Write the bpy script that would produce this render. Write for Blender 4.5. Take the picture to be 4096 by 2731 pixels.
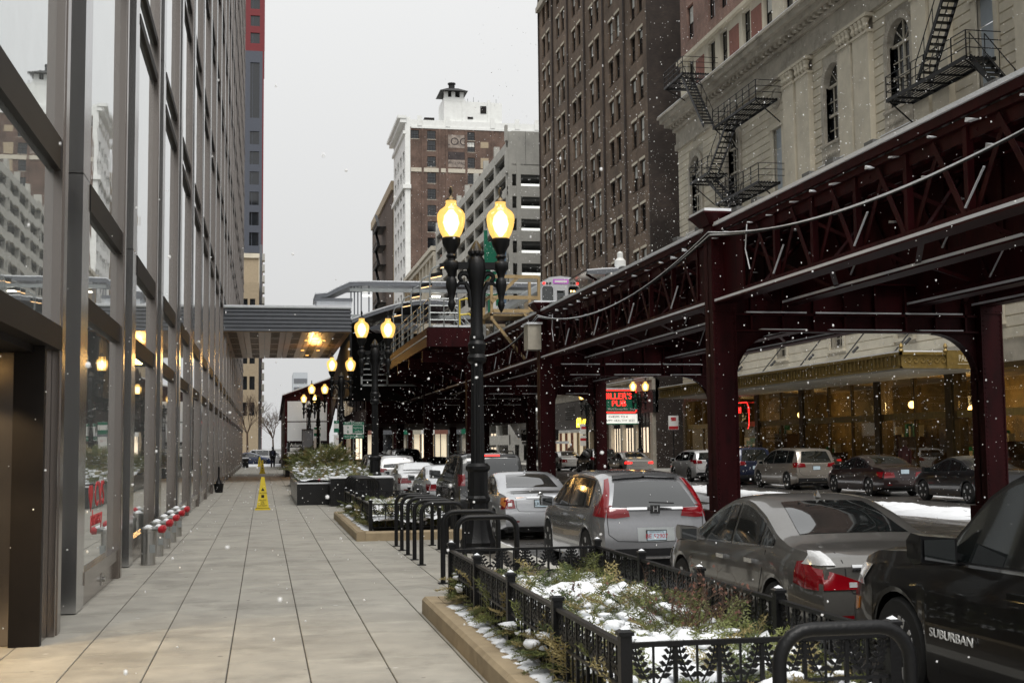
import bpy, math, random
import numpy as np
from mathutils import Vector, Matrix
from mathutils.bvhtree import BVHTree

random.seed(7)
rng = np.random.default_rng(7)
S = bpy.context.scene
for o in list(bpy.data.objects):
    bpy.data.objects.remove(o)
COL = S.collection
PI = math.pi

# ------------------------------------------------------------------ camera
# street runs along +Y, right is +X, sidewalk top is z = 0, eye height 1.7 m
cam_d = bpy.data.cameras.new('camera')
cam = bpy.data.objects.new('camera', cam_d)
COL.objects.link(cam)
cam_d.sensor_width = 36.0
cam_d.lens = 44.85
cam_d.clip_start = 0.1
cam_d.clip_end = 3000
_R = ((0.9816082, -0.00570297, -0.19082142), (-0.19064628, -0.08146706, -0.97827251), (-0.0099666, 0.99665972, -0.08105599))
_M = Matrix(_R).to_4x4()
_M.translation = Vector((0, 0, 1.7))
cam.matrix_world = _M
S.camera = cam
cam_d.dof.use_dof = True
cam_d.dof.focus_distance = 22.0
cam_d.dof.aperture_fstop = 6.3

# ------------------------------------------------------------------ overcast sky and weak soft sun
W = bpy.data.worlds.new('World')
S.world = W
W.use_nodes = True
nt = W.node_tree
for n in list(nt.nodes):
    nt.nodes.remove(n)
out = nt.nodes.new('ShaderNodeOutputWorld')
bg = nt.nodes.new('ShaderNodeBackground')
sky = nt.nodes.new('ShaderNodeTexSky')
sky.sky_type = 'NISHITA'
sky.sun_disc = False
SUN_EL, SUN_AZ = 62.0, 186.0
sky.sun_elevation = math.radians(SUN_EL)
sky.sun_rotation = math.radians(SUN_AZ)
sky.dust_density = 6.0
hs = nt.nodes.new('ShaderNodeHueSaturation')
hs.inputs['Saturation'].default_value = 0.05
mixw = nt.nodes.new('ShaderNodeMixRGB')
mixw.inputs[0].default_value = 0.94
mixw.inputs[2].default_value = (7.35, 7.4, 7.4, 1)      # even cloud cover
nt.links.new(sky.outputs[0], hs.inputs['Color'])
nt.links.new(hs.outputs[0], mixw.inputs[1])
# standard overcast sky: luminance grows evenly from horizon to zenith
tc = nt.nodes.new('ShaderNodeTexCoord'); sxyz = nt.nodes.new('ShaderNodeSeparateXYZ'); nt.links.new(tc.outputs['Generated'], sxyz.inputs[0])
mr = nt.nodes.new('ShaderNodeMapRange'); mr.inputs[1].default_value = 0; mr.inputs[2].default_value = 1; mr.inputs[3].default_value = 1.0; mr.inputs[4].default_value = 2.0
nt.links.new(sxyz.outputs[2], mr.inputs[0])
vs_ = nt.nodes.new('ShaderNodeVectorMath'); vs_.operation = 'SCALE'
nt.links.new(mixw.outputs[0], vs_.inputs[0]); nt.links.new(mr.outputs[0], vs_.inputs['Scale'])
nt.links.new(vs_.outputs[0], bg.inputs[0])
bg.inputs[1].default_value = 0.0485
nt.links.new(bg.outputs[0], out.inputs[0])

sun_d = bpy.data.lights.new('sun', 'SUN')
sun_d.energy = 1.5
sun_d.angle = math.radians(35)
sun_d.color = (1.0, 0.97, 0.92)
sun = bpy.data.objects.new('sun', sun_d)
COL.objects.link(sun)
_az = math.radians(SUN_AZ)
_sd = Vector((math.sin(_az) * math.cos(math.radians(SUN_EL)), math.cos(_az) * math.cos(math.radians(SUN_EL)), math.sin(math.radians(SUN_EL))))
sun.rotation_euler = (-_sd).to_track_quat('-Z', 'Y').to_euler()

S.view_settings.view_transform = 'Standard'
S.view_settings.look = 'None'
S.view_settings.exposure = 0.90
S.view_settings.gamma = 1.0
S.render.engine = 'CYCLES'

# ------------------------------------------------------------------ mesh helpers
class MB:
    """collects geometry; build() links it as ONE mesh object"""
    def __init__(s):
        s.v = []; s.f = []; s.m = []
    def add(s, vs, fs, mi=0):
        b = len(s.v)
        s.v.extend([tuple(p) for p in vs])
        for f in fs:
            s.f.append(tuple(b + i for i in f)); s.m.append(mi)
    def box(s, x0, x1, y0, y1, z0, z1, mi=0):
        s.add([(x0,y0,z0),(x1,y0,z0),(x1,y1,z0),(x0,y1,z0),(x0,y0,z1),(x1,y0,z1),(x1,y1,z1),(x0,y1,z1)],
              [(0,3,2,1),(4,5,6,7),(0,1,5,4),(1,2,6,5),(2,3,7,6),(3,0,4,7)], mi)
    def quad(s, a, b, c, d, mi=0):
        s.add([a,b,c,d], [(0,1,2,3)], mi)
    def beam(s, p0, p1, w, h, mi=0, up=(0,0,1)):
        p0 = Vector(p0); p1 = Vector(p1); d = (p1-p0)
        if d.length < 1e-6: return
        d.normalize(); up = Vector(up)
        if abs(d.dot(up)) > .98: up = Vector((0,1,0)) if abs(d.y) < .9 else Vector((1,0,0))
        x = d.cross(up).normalized()*(w/2); y = x.cross(d).normalized()*(h/2)
        vs = [p0-x-y,p0+x-y,p0+x+y,p0-x+y,p1-x-y,p1+x-y,p1+x+y,p1-x+y]
        s.add(vs, [(0,3,2,1),(4,5,6,7),(0,1,5,4),(1,2,6,5),(2,3,7,6),(3,0,4,7)], mi)
    def cyl(s, p0, p1, r0, r1=None, n=10, mi=0, caps=True):
        if r1 is None: r1 = r0
        p0 = Vector(p0); p1 = Vector(p1); d = (p1-p0).normalized()
        a = Vector((0,0,1)) if abs(d.z) < .9 else Vector((1,0,0))
        x = d.cross(a).normalized(); y = d.cross(x)
        vs = []
        for p, r in ((p0,r0),(p1,r1)):
            for i in range(n):
                t = 2*PI*i/n
                vs.append(p + (x*math.cos(t)+y*math.sin(t))*r)
        fs = [(i,(i+1)%n,n+(i+1)%n,n+i) for i in range(n)]
        if caps: fs += [tuple(range(n-1,-1,-1)), tuple(range(n,2*n))]
        s.add(vs, fs, mi)
    def tube(s, pts, r, n=8, mi=0, caps=True):
        pts = [Vector(p) for p in pts]; m = len(pts)
        rs = r if isinstance(r, (list,tuple)) else [r]*m
        ds = []
        for i in range(m):
            d = pts[min(i+1,m-1)]-pts[max(i-1,0)]
            ds.append(d.normalized() if d.length > 1e-9 else Vector((0,0,1)))
        a = Vector((0,0,1)) if abs(ds[0].z) < .9 else Vector((1,0,0))
        x = ds[0].cross(a).normalized()
        vs = []; fs = []
        for i in range(m):
            x = (x - ds[i]*x.dot(ds[i])).normalized(); y = ds[i].cross(x)
            for k in range(n):
                t = 2*PI*k/n
                vs.append(pts[i] + (x*math.cos(t)+y*math.sin(t))*rs[i])
        for i in range(m-1):
            for k in range(n):
                fs.append((i*n+k, i*n+(k+1)%n, (i+1)*n+(k+1)%n, (i+1)*n+k))
        if caps: fs += [tuple(range(n-1,-1,-1)), tuple(range((m-1)*n, m*n))]
        s.add(vs, fs, mi)
    def lathe(s, prof, n=20, o=(0,0,0), mi=0, flute=0, axis='z'):
        vs = []; fs = []
        for r, z in prof:
            for k in range(n):
                t = 2*PI*k/n
                rr = r*(1-flute*(k % 2))
                if axis == 'z': p = (o[0]+rr*math.cos(t), o[1]+rr*math.sin(t), o[2]+z)
                elif axis == 'y': p = (o[0]+rr*math.cos(t), o[1]+z, o[2]+rr*math.sin(t))
                else: p = (o[0]+z, o[1]+rr*math.cos(t), o[2]+rr*math.sin(t))
                vs.append(p)
        for i in range(len(prof)-1):
            for k in range(n):
                fs.append((i*n+k, i*n+(k+1)%n, (i+1)*n+(k+1)%n, (i+1)*n+k))
        fs += [tuple(range(n-1,-1,-1)), tuple(range((len(prof)-1)*n, len(prof)*n))]
        s.add(vs, fs, mi)
    def prism(s, poly, mp, a0, a1, mi=0):
        """poly: 2-D points, mp(u, v, n) -> point"""
        n = len(poly)
        vs = [mp(u,v,a0) for u,v in poly] + [mp(u,v,a1) for u,v in poly]
        fs = [tuple(range(n)), tuple(range(2*n-1,n-1,-1))] + [(i,(i+1)%n,n+(i+1)%n,n+i) for i in range(n)]
        s.add(vs, fs, mi)
    def mesh(s, name, mats, smooth=None):
        me = bpy.data.meshes.new(name)
        me.from_pydata(s.v, [], s.f)
        mats = mats if isinstance(mats, (list,tuple)) else [mats]
        for m in mats: me.materials.append(m)
        if len(mats) > 1: me.polygons.foreach_set('material_index', s.m)
        if smooth:
            me.shade_smooth()
            me.set_sharp_from_angle(angle=math.radians(smooth))
        me.update()
        return me
    def build(s, name, mats, parent=None, smooth=None, loc=None):
        return link(name, s.mesh(name, mats, smooth), parent, loc)

def link(name, me, parent=None, loc=None, rz=None, scale=None):
    o = bpy.data.objects.new(name, me)
    COL.objects.link(o)
    if parent is not None: o.parent = parent
    if loc is not None: o.location = loc
    if rz is not None: o.rotation_euler = (0,0,rz)
    if scale is not None: o.scale = scale if isinstance(scale,(tuple,list)) else (scale,)*3
    return o

def tag(o, label=None, cat=None, group=None, kind=None):
    if label: o['label'] = label
    if cat: o['category'] = cat
    if group: o['group'] = group
    if kind: o['kind'] = kind
    return o

def thing(name, label, cat, loc=(0,0,0), rz=0.0, group=None):
    o = link(name, None, None, loc, rz)
    o.empty_display_size = .2
    return tag(o, label, cat, group)

def dup(o, parent=None, loc=None, rz=None, label=None):
    c = o.copy()
    COL.objects.link(c)
    c.parent = parent
    if loc is not None: c.location = loc
    if rz is not None: c.rotation_euler = (0,0,rz)
    if label: c['label'] = label
    for ch in list(o.children): dup(ch, c)
    return c

def text(name, body, size, mat, parent=None, loc=(0,0,0), face='-Y', ext=.004, align='CENTER', sx=1.0, shear=0):
    """raised lettering; face = direction the letters face, in the parent's axes"""
    cu = bpy.data.curves.new(name, 'FONT')
    cu.body = body; cu.size = size; cu.extrude = ext
    cu.align_x = align; cu.align_y = 'CENTER'; cu.shear = shear
    cu.resolution_u = 3
    tmp = bpy.data.objects.new(name, cu)
    me = bpy.data.meshes.new_from_object(tmp)
    bpy.data.objects.remove(tmp); bpy.data.curves.remove(cu)
    me.name = name; me.materials.clear(); me.materials.append(mat)
    o = link(name, me, parent, loc)
    rz = {'-Y':0, '+Y':PI, '-X':-PI/2, '+X':PI/2}[face]
    o.rotation_euler = (PI/2, 0, rz)
    o.scale = (sx,1,1)
    return o

# ------------------------------------------------------------------ procedural materials
def _n(nt, t, **kw):
    n = nt.nodes.new(t)
    for k, v in kw.items(): setattr(n, k, v)
    return n

def pm(name, col, rough=.6, metal=0.0, var=.15, scale=3.0, bump=0.0, bscale=60.0, coat=0.0, ior=1.5, emit=None, es=0.0, rand=0.0, spec=.5, stain=None, trans=0.0, rvar=0.0, strx=None):
    m = bpy.data.materials.new(name); m.use_nodes = True
    nt = m.node_tree; b = nt.nodes['Principled BSDF']; L = nt.links.new
    geo = _n(nt, 'ShaderNodeNewGeometry')
    pos = geo.outputs['Position']
    if strx:
        mp = _n(nt, 'ShaderNodeMapping'); mp.inputs['Scale'].default_value = strx; L(pos, mp.inputs[0]); pos = mp.outputs[0]
    nz = _n(nt, 'ShaderNodeTexNoise'); nz.inputs['Scale'].default_value = scale; nz.inputs['Detail'].default_value = 6; nz.inputs['Roughness'].default_value = .65
    L(pos, nz.inputs['Vector'])
    mx = _n(nt, 'ShaderNodeMixRGB')
    rmp = _n(nt, 'ShaderNodeMapRange'); rmp.inputs[1].default_value = .3; rmp.inputs[2].default_value = .7
    L(nz.outputs[0], rmp.inputs[0]); L(rmp.outputs[0], mx.inputs[0])
    c = Vector(col[:3])
    mx.inputs[1].default_value = (*(c*(1-var)), 1); mx.inputs[2].default_value = (*[min(1,k) for k in c*(1+var)], 1)
    colout = mx.outputs[0]
    if stain:                                  # (colour, noise scale, threshold, softness, amount)
        n2 = _n(nt, 'ShaderNodeTexNoise'); n2.inputs['Scale'].default_value = stain[1]; n2.inputs['Detail'].default_value = 8; n2.inputs['Roughness'].default_value = .7
        L(pos, n2.inputs['Vector'])
        r2 = _n(nt, 'ShaderNodeMapRange'); r2.inputs[1].default_value = stain[2]; r2.inputs[2].default_value = stain[2]+stain[3]; r2.inputs[4].default_value = stain[4]
        L(n2.outputs[0], r2.inputs[0])
        m2 = _n(nt, 'ShaderNodeMixRGB'); m2.inputs[2].default_value = (*stain[0],1)
        L(r2.outputs[0], m2.inputs[0]); L(colout, m2.inputs[1]); colout = m2.outputs[0]
    if rand:
        oi = _n(nt, 'ShaderNodeObjectInfo')
        rr = _n(nt, 'ShaderNodeMapRange'); rr.inputs[3].default_value = 1-rand; rr.inputs[4].default_value = 1+rand
        L(oi.outputs['Random'], rr.inputs[0])
        vm = _n(nt, 'ShaderNodeVectorMath', operation='SCALE'); L(colout, vm.inputs[0]); L(rr.outputs[0], vm.inputs['Scale']); colout = vm.outputs[0]
    L(colout, b.inputs['Base Color'])
    b.inputs['Roughness'].default_value = rough; b.inputs['Metallic'].default_value = metal
    b.inputs['IOR'].default_value = ior; b.inputs['Specular IOR Level'].default_value = spec
    if coat: b.inputs['Coat Weight'].default_value = coat; b.inputs['Coat Roughness'].default_value = .04
    if trans: b.inputs['Transmission Weight'].default_value = trans
    if rvar:
        r3 = _n(nt, 'ShaderNodeMapRange'); r3.inputs[1].default_value = .35; r3.inputs[2].default_value = .65; r3.inputs[3].default_value = max(.02,rough-rvar); r3.inputs[4].default_value = rough+rvar
        L(nz.outputs[0], r3.inputs[0]); L(r3.outputs[0], b.inputs['Roughness'])
    if emit:
        b.inputs['Emission Color'].default_value = (*emit,1); b.inputs['Emission Strength'].default_value = es
    if bump:
        n3 = _n(nt, 'ShaderNodeTexNoise'); n3.inputs['Scale'].default_value = bscale; n3.inputs['Detail'].default_value = 4
        L(pos, n3.inputs['Vector'])
        bp = _n(nt, 'ShaderNodeBump'); bp.inputs['Strength'].default_value = bump; bp.inputs['Distance'].default_value = .02
        L(n3.outputs[0], bp.inputs['Height']); L(bp.outputs[0], b.inputs['Normal'])
    return m

def brickmat(name, c1, c2, mortar, bw=.22, bh=.075, stain=None):
    m = bpy.data.materials.new(name); m.use_nodes = True
    nt = m.node_tree; b = nt.nodes['Principled BSDF']; L = nt.links.new
    geo = _n(nt, 'ShaderNodeNewGeometry'); sp = _n(nt, 'ShaderNodeSeparateXYZ'); L(geo.outputs['Position'], sp.inputs[0])
    ad = _n(nt, 'ShaderNodeMath', operation='ADD'); L(sp.outputs[0], ad.inputs[0]); L(sp.outputs[1], ad.inputs[1])
    cb = _n(nt, 'ShaderNodeCombineXYZ'); L(ad.outputs[0], cb.inputs[0]); L(sp.outputs[2], cb.inputs[1])
    br = _n(nt, 'ShaderNodeTexBrick'); L(cb.outputs[0], br.inputs['Vector'])
    br.inputs['Scale'].default_value = 1.0; br.inputs['Brick Width'].default_value = bw; br.inputs['Row Height'].default_value = bh
    br.inputs['Mortar Size'].default_value = .012; br.inputs['Color1'].default_value = (*c1,1); br.inputs['Color2'].default_value = (*c2,1); br.inputs['Mortar'].default_value = (*mortar,1)
    nz = _n(nt, 'ShaderNodeTexNoise'); nz.inputs['Scale'].default_value = .35; nz.inputs['Detail'].default_value = 8; L(geo.outputs['Position'], nz.inputs['Vector'])
    rr = _n(nt, 'ShaderNodeMapRange'); rr.inputs[1].default_value = .3; rr.inputs[2].default_value = .7; rr.inputs[3].default_value = .62; rr.inputs[4].default_value = 1.3; L(nz.outputs[0], rr.inputs[0])
    vm = _n(nt, 'ShaderNodeVectorMath', operation='SCALE'); L(br.outputs['Color'], vm.inputs[0]); L(rr.outputs[0], vm.inputs['Scale'])
    n2 = _n(nt, 'ShaderNodeTexNoise'); n2.inputs['Scale'].default_value = 2.3; n2.inputs['Detail'].default_value = 3; L(geo.outputs['Position'], n2.inputs['Vector'])
    r2 = _n(nt, 'ShaderNodeMapRange'); r2.inputs[1].default_value = .25; r2.inputs[2].default_value = .75; r2.inputs[3].default_value = .8; r2.inputs[4].default_value = 1.2; L(n2.outputs[0], r2.inputs[0])
    v2 = _n(nt, 'ShaderNodeVectorMath', operation='SCALE'); L(vm.outputs[0], v2.inputs[0]); L(r2.outputs[0], v2.inputs['Scale'])
    L(v2.outputs[0], b.inputs['Base Color']); b.inputs['Roughness'].default_value = .9
    bp = _n(nt, 'ShaderNodeBump'); bp.inputs['Strength'].default_value = .5; bp.inputs['Distance'].default_value = .01; bp.invert = True
    L(br.outputs['Fac'], bp.inputs['Height']); L(bp.outputs[0], b.inputs['Normal'])
    return m

def emat(name, col, s):
    return pm(name, col, .5, var=.03, emit=col, es=s)

M = {}
M['snow'] = pm('snow', (.82,.84,.87), .7, var=.04, bump=.5, bscale=35)
M['slush'] = pm('dirty_snow', (.6,.6,.6), .6, var=.15, scale=2, bump=.8, bscale=18, stain=((.16,.15,.14),1.6,.55,.2,.8))
M['slab'] = pm('sidewalk_concrete', (.345,.328,.288), .72, var=.2, scale=2.6, bump=.35, bscale=110, rand=.08, stain=((.19,.18,.155),1.1,.49,.14,.5), rvar=.2)
M['joint'] = pm('joint_sand', (.07,.062,.05), .9, var=.3)
M['kerb'] = pm('tan_limestone', (.34,.265,.165), .7, var=.15, scale=4, bump=.3, bscale=90, rand=.05, stain=((.2,.15,.09),1.5,.55,.15,.6))
M['bronze'] = pm('brushed_bronze_metal', (.27,.24,.22), .2, .92, var=.10, scale=.8, strx=(6,6,.25))
M['steelgrey'] = pm('grey_clad_metal', (.52,.525,.53), .2, .92, var=.08, scale=.8, strx=(6,6,.25))
M['darkmetal'] = pm('dark_bronze_frame', (.012,.010,.0095), .5, 0, spec=.2, var=.2)
M['black'] = pm('black_painted_iron', (.005,.005,.0055), .42, 0, var=.3, spec=.3, bump=.15, bscale=50)
M['blackmatte'] = pm('matte_black', (.008,.008,.008), .7, var=.2)
M['glass'] = pm('reflective_glass', (.66,.69,.68), .015, .78, var=.04, ior=2.8, spec=.9, bump=.09, bscale=.6)
M['glassw'] = pm('window_glass', (.012,.014,.017), .04, 0, var=.2, ior=1.75)
M['steel'] = pm('stainless_steel', (.45,.44,.42), .3, .95, var=.1, scale=8)
M['red'] = pm('red_paint', (.45,.02,.03), .35, var=.1)
M['white'] = pm('white_paint', (.78,.78,.76), .5, var=.06)
M['maroon'] = pm('maroon_painted_steel', (.034,.0036,.0050), .55, 0, spec=.14, strx=(1.6,1.6,.5), var=.35, scale=1.6, bump=.1, bscale=30, stain=((.010,.0028,.003),2.5,.52,.2,.8))
M['wood'] = pm('creosoted_timber', (.016,.013,.012), .85, var=.35, scale=4)
M['timber'] = pm('new_yellow_timber', (.42,.30,.15), .7, var=.2, scale=5)
M['galv'] = pm('galvanised_metal', (.36,.38,.38), .4, .6, var=.15)
M['rail'] = pm('rail_steel', (.12,.1,.09), .4, .8, var=.3)
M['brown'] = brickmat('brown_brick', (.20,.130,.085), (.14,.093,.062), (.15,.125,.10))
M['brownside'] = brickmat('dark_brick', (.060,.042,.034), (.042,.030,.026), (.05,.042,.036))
M['brick'] = brickmat('red_brown_brick', (.15,.085,.062), (.105,.06,.046), (.13,.105,.088))
M['pink'] = brickmat('pale_red_brick', (.30,.16,.125), (.25,.13,.105), (.3,.24,.2))
M['stone'] = pm('pale_limestone', (.64,.585,.47), .85, var=.10, scale=.9, bump=.15, bscale=40, stain=((.42,.38,.31),.5,.5,.2,.6))
M['stone_d'] = pm('weathered_limestone', (.46,.42,.35), .85, var=.15, scale=1.5, bump=.3, bscale=20, stain=((.2,.18,.15),.8,.5,.2,.7))
M['terra'] = pm('red_terracotta', (.24,.10,.075), .8, var=.15)
M['conc'] = pm('grey_concrete', (.42,.41,.375), .85, var=.12, scale=.5, bump=.2, bscale=25, stain=((.24,.235,.22),.35,.52,.2,.7))
M['concd'] = pm('dark_concrete', (.12,.12,.115), .9, var=.15)
M['whitewash'] = pm('white_glazed_brick', (.74,.75,.73), .5, var=.07, scale=1.2, stain=((.45,.42,.36),.4,.6,.12,.5))
M['tan'] = pm('tan_stone', (.36,.29,.20), .85, var=.12)
M['cream'] = pm('cream_terracotta', (.5,.46,.38), .7, var=.12)
M['gold'] = pm('bronze_gilt_marquee', (.26,.18,.055), .42, .4, var=.25, scale=5)
M['bronze_d'] = pm('dark_bronze_pier', (.07,.045,.016), .45, .4, var=.3, scale=4)
M['copper'] = pm('bronze_ceiling_panel', (.30,.185,.095), .3, .75, var=.08)
M['corr'] = pm('grey_corrugated_metal', (.19,.20,.22), .4, .5, var=.08)
M['granite'] = pm('black_granite', (.007,.007,.0075), .25, var=.4, scale=60)
M['soil'] = pm('planter_soil', (.06,.045,.03), .95, var=.3, scale=15)
M['green'] = pm('evergreen_needles', (.13,.145,.04), .6, var=.45, scale=5)
M['green2'] = pm('dry_gold_needles', (.27,.22,.09), .6, var=.4, scale=7)
M['green3'] = pm('dark_needles', (.055,.075,.022), .6, var=.4, scale=6)
M['twig'] = pm('brown_twig', (.075,.045,.028), .8, var=.4, scale=9)
M['yellow'] = pm('yellow_plastic', (.72,.55,.035), .4, var=.05)
M['greensign'] = pm('green_sign_sheet', (.01,.16,.09), .4, var=.08)
M['rubber'] = pm('tyre_rubber', (.014,.014,.014), .75, var=.2)
M['alloy'] = pm('alloy_wheel', (.62,.62,.62), .3, .45, var=.08)
M['chrome'] = pm('chrome_trim', (.72,.72,.72), .12, 1.0, var=.03)
M['plast'] = pm('black_plastic_trim', (.014,.014,.015), .5, var=.2)
M['carglass'] = pm('tinted_car_glass', (.008,.01,.01), .03, 0, var=.1, ior=1.8, coat=.6)
M['lampred'] = pm('red_tail_lens', (.20,.002,.006), .15, var=.1, coat=1.0)
M['lampclear'] = pm('clear_lamp_lens', (.6,.6,.6), .12, .3, var=.15, scale=40, coat=1.0)
M['amber'] = pm('amber_lens', (.6,.2,.03), .15, var=.1, coat=1.0)
M['redlit'] = emat('lit_red_lamp', (1.0,.025,.02), 1.5)
M['bulb'] = emat('lamp_glow', (1.0,.80,.42), 9.0)
M['warm'] = emat('warm_lit_lamp', (1.0,.62,.22), 5.0)
M['whitelit'] = emat('white_lit_lamp', (1.0,.95,.82), 2.4)

def spots(m, scale, rad, col, amt):
    """scattered small round marks (gum, drips) added to a material's colour"""
    nt = m.node_tree; b = nt.nodes['Principled BSDF']; L = nt.links.new
    src = b.inputs['Base Color'].links[0].from_socket
    geo = _n(nt, 'ShaderNodeNewGeometry'); vo = _n(nt, 'ShaderNodeTexVoronoi'); vo.inputs['Scale'].default_value = scale; L(geo.outputs['Position'], vo.inputs['Vector'])
    mr = _n(nt, 'ShaderNodeMapRange'); mr.inputs[1].default_value = rad; mr.inputs[2].default_value = rad*.7; mr.inputs[3].default_value = 0; mr.inputs[4].default_value = amt; L(vo.outputs['Distance'], mr.inputs[0])
    mx = _n(nt, 'ShaderNodeMixRGB'); mx.inputs[2].default_value = (*col,1); L(mr.outputs[0], mx.inputs[0]); L(src, mx.inputs[1]); L(mx.outputs[0], b.inputs['Base Color'])
spots(M['slab'], 2.6, .07, (.12,.115,.105), .75)
spots(M['slab'], 1.1, .035, (.6,.6,.6), .6)
# ------------------------------------------------------------------ setting: ground, road, pavements
ROAD_Z = -.15
KERB_X, KERB2_X, XR = 4.1, 22.4, 27.0

def roadmat():
    m = pm('wet_slushy_asphalt', (.040,.036,.032), .38, var=.35, scale=1.2, bump=.4, bscale=70, rvar=.2)
    nt = m.node_tree; b = nt.nodes['Principled BSDF']; L = nt.links.new
    geo = _n(nt, 'ShaderNodeNewGeometry')
    mp = _n(nt, 'ShaderNodeMapping'); mp.inputs['Scale'].default_value = (1.0,.10,1.0); L(geo.outputs['Position'], mp.inputs[0])
    n1 = _n(nt, 'ShaderNodeTexNoise'); n1.inputs['Scale'].default_value = .55; n1.inputs['Detail'].default_value = 9; n1.inputs['Roughness'].default_value = .68; L(mp.outputs[0], n1.inputs['Vector'])
    r1 = _n(nt, 'ShaderNodeMapRange'); r1.inputs[1].default_value = .56; r1.inputs[2].default_value = .66; L(n1.outputs[0], r1.inputs[0])
    src = b.inputs['Base Color'].links[0].from_socket
    mx = _n(nt, 'ShaderNodeMixRGB'); mx.inputs[2].default_value = (.42,.42,.43,1); L(r1.outputs[0], mx.inputs[0]); L(src, mx.inputs[1]); L(mx.outputs[0], b.inputs['Base Color'])
    return m
M['road'] = roadmat()
g = MB(); g.quad((-900,-300,-.20),(900,-300,-.20),(900,1800,-.20),(-900,1800,-.20))
tag(g.build('ground', M['concd']), kind='structure')
g = MB(); g.quad((KERB_X-.02,-30,ROAD_Z),(KERB2_X+.02,-30,ROAD_Z),(KERB2_X+.02,600,ROAD_Z),(KERB_X-.02,600,ROAD_Z))
tag(g.build('road', M['road']), kind='structure')
g = MB(); g.box(-60,KERB_X-.02,126,150,-.19,-.147); tag(g.build('cross_street', M['road']), kind='structure')
g = MB(); g.box(KERB2_X+.02,90,124.5,138.5,-.19,-.147); tag(g.build('cross_street', M['road']), kind='structure')

# left pavement: dark bed with separate concrete slabs on it
bed = MB(); bed.box(-3.2, KERB_X-.2, -6, 126, -.19, -.012)
side = tag(bed.build('sidewalk', M['joint']), kind='structure')
SX, SY = .612, .70
X0s = -1.48 - SX*2
def slabmesh(dx=SX, dy=SY):
    b = MB(); w, d, c = dx-.010, dy-.005, .004
    b.add([(0,0,-.03),(w,0,-.03),(w,d,-.03),(0,d,-.03),(0,0,-c),(w,0,-c),(w,d,-c),(0,d,-c),(c,c,0),(w-c,c,0),(w-c,d-c,0),(c,d-c,0)],
          [(0,1,5,4),(1,2,6,5),(2,3,7,6),(3,0,4,7),(4,5,9,8),(5,6,10,9),(6,7,11,10),(7,4,8,11),(8,9,10,11)])
    return b
sm = slabmesh().mesh('slab', M['slab'])
ncol = int((KERB_X-.2-X0s)/SX)
Y0s = 6.35
cnt = 0
rest = MB()
tmp = slabmesh()
for j in range(int((126-Y0s)/SY)):
    y = Y0s + j*SY
    for i in range(ncol):
        x = X0s + i*SX
        if y < 25.5 and cnt < 290:
            link('slab', sm, side, (x, y, random.uniform(-.0025,.0015))); cnt += 1
        else:
            dz = random.uniform(-.0025,.0015)
            rest.add([(a+x,b_+y,c+dz) for a,b_,c in tmp.v], tmp.f)
for j in range(1,14):
    for i in range(ncol):
        rest.add([(a+X0s+i*SX,b_+Y0s-j*SY,c) for a,b_,c in tmp.v], tmp.f)
tag(rest.build('slab_field', M['slab'], side), kind='stuff')
# kerb stones
kb = MB(); kb.box(KERB_X-.2, KERB_X, 0, 1.80, -.19, 0)
km = kb.mesh('kerb_stone', M['conc'])
for j in range(68): link('kerb_stone', km, side, (0, 3+j*1.815, 0))
far = MB(); far.box(KERB2_X+.15, 31, -10, 124.5, -.19, 0); far.box(KERB2_X+.15, 60, 138.5, 500, -.19, 0); far.box(-60, KERB_X, 150, 600, -.19, 0)
fs_ = tag(far.build('far_sidewalk', M['conc']), kind='structure')
for j in range(40): link('kerb_stone', km, fs_, (KERB2_X-KERB_X+.2-.05, 20+j*2.6, .0), scale=(.99,1.43,1))

# snow left by the ploughs: ridges with lumpy profile
def snow_ridge(name, x0, x1, y0, y1, h, base, label, seed, mat=None, cell=.22):
    r = random.Random(seed); nx = max(4,int((x1-x0)/cell)); ny = max(6,int((y1-y0)/cell))
    g2 = np.random.default_rng(seed); nzs = g2.random((nx+4,ny+4)); 
    for _ in range(1): nzs = (nzs + np.roll(nzs,1,0) + np.roll(nzs,1,1) + np.roll(nzs,-1,0) + np.roll(nzs,-1,1))/5
    big = g2.random((nx//5+3, ny//5+3))
    b = MB(); vs = []; fs = []
    for i in range(nx+1):
        for j in range(ny+1):
            u, v = i/nx, j/ny
            a, c = i/5, j/5; ia, ic = int(a), int(c); fa, fc = a-ia, c-ic
            bg_ = (big[ia,ic]*(1-fa)+big[ia+1,ic]*fa)*(1-fc)+(big[ia,ic+1]*(1-fa)+big[ia+1,ic+1]*fa)*fc
            e = min(1, 4*u*(1-u)*1.5) * min(1, 12*v*(1-v))
            z = base - .03 + h*e*(.25+.9*bg_+.9*(nzs[i,j]-.5))
            wob = .25*(big[ia,min(ic+1,big.shape[1]-1)]-.5)
            vs.append((x0+(x1-x0)*u+wob*(1 if 0<u<1 else 1), y0+(y1-y0)*v, z))
    for i in range(nx):
        for j in range(ny):
            fs.append((i*(ny+1)+j,(i+1)*(ny+1)+j,(i+1)*(ny+1)+j+1,i*(ny+1)+j+1))
    b.add(vs, fs)
    return tag(b.build(name, mat or M['snow'], None, 60), label, 'snow', None, 'stuff')
snow_ridge('snow_bank', 15.6,18.6, 27,62,.14,ROAD_Z,'long white snow bank beside the far parked cars',1,None,.13)
snow_ridge('snow_bank', 12.2,14.6, 30,37,.12,ROAD_Z,'low white snow patch lying in the traffic lane',2)
snow_ridge('snow_bank', 13.8,16.4, 37.5,44,.25,ROAD_Z,'snow heap around the foot of the second right railway column',3)
snow_ridge('snow_bank', 22.0,22.8, 34,100,.28,ROAD_Z,'snow ridge along the far kerb behind the parked cars',4,M['slush'])
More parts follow.
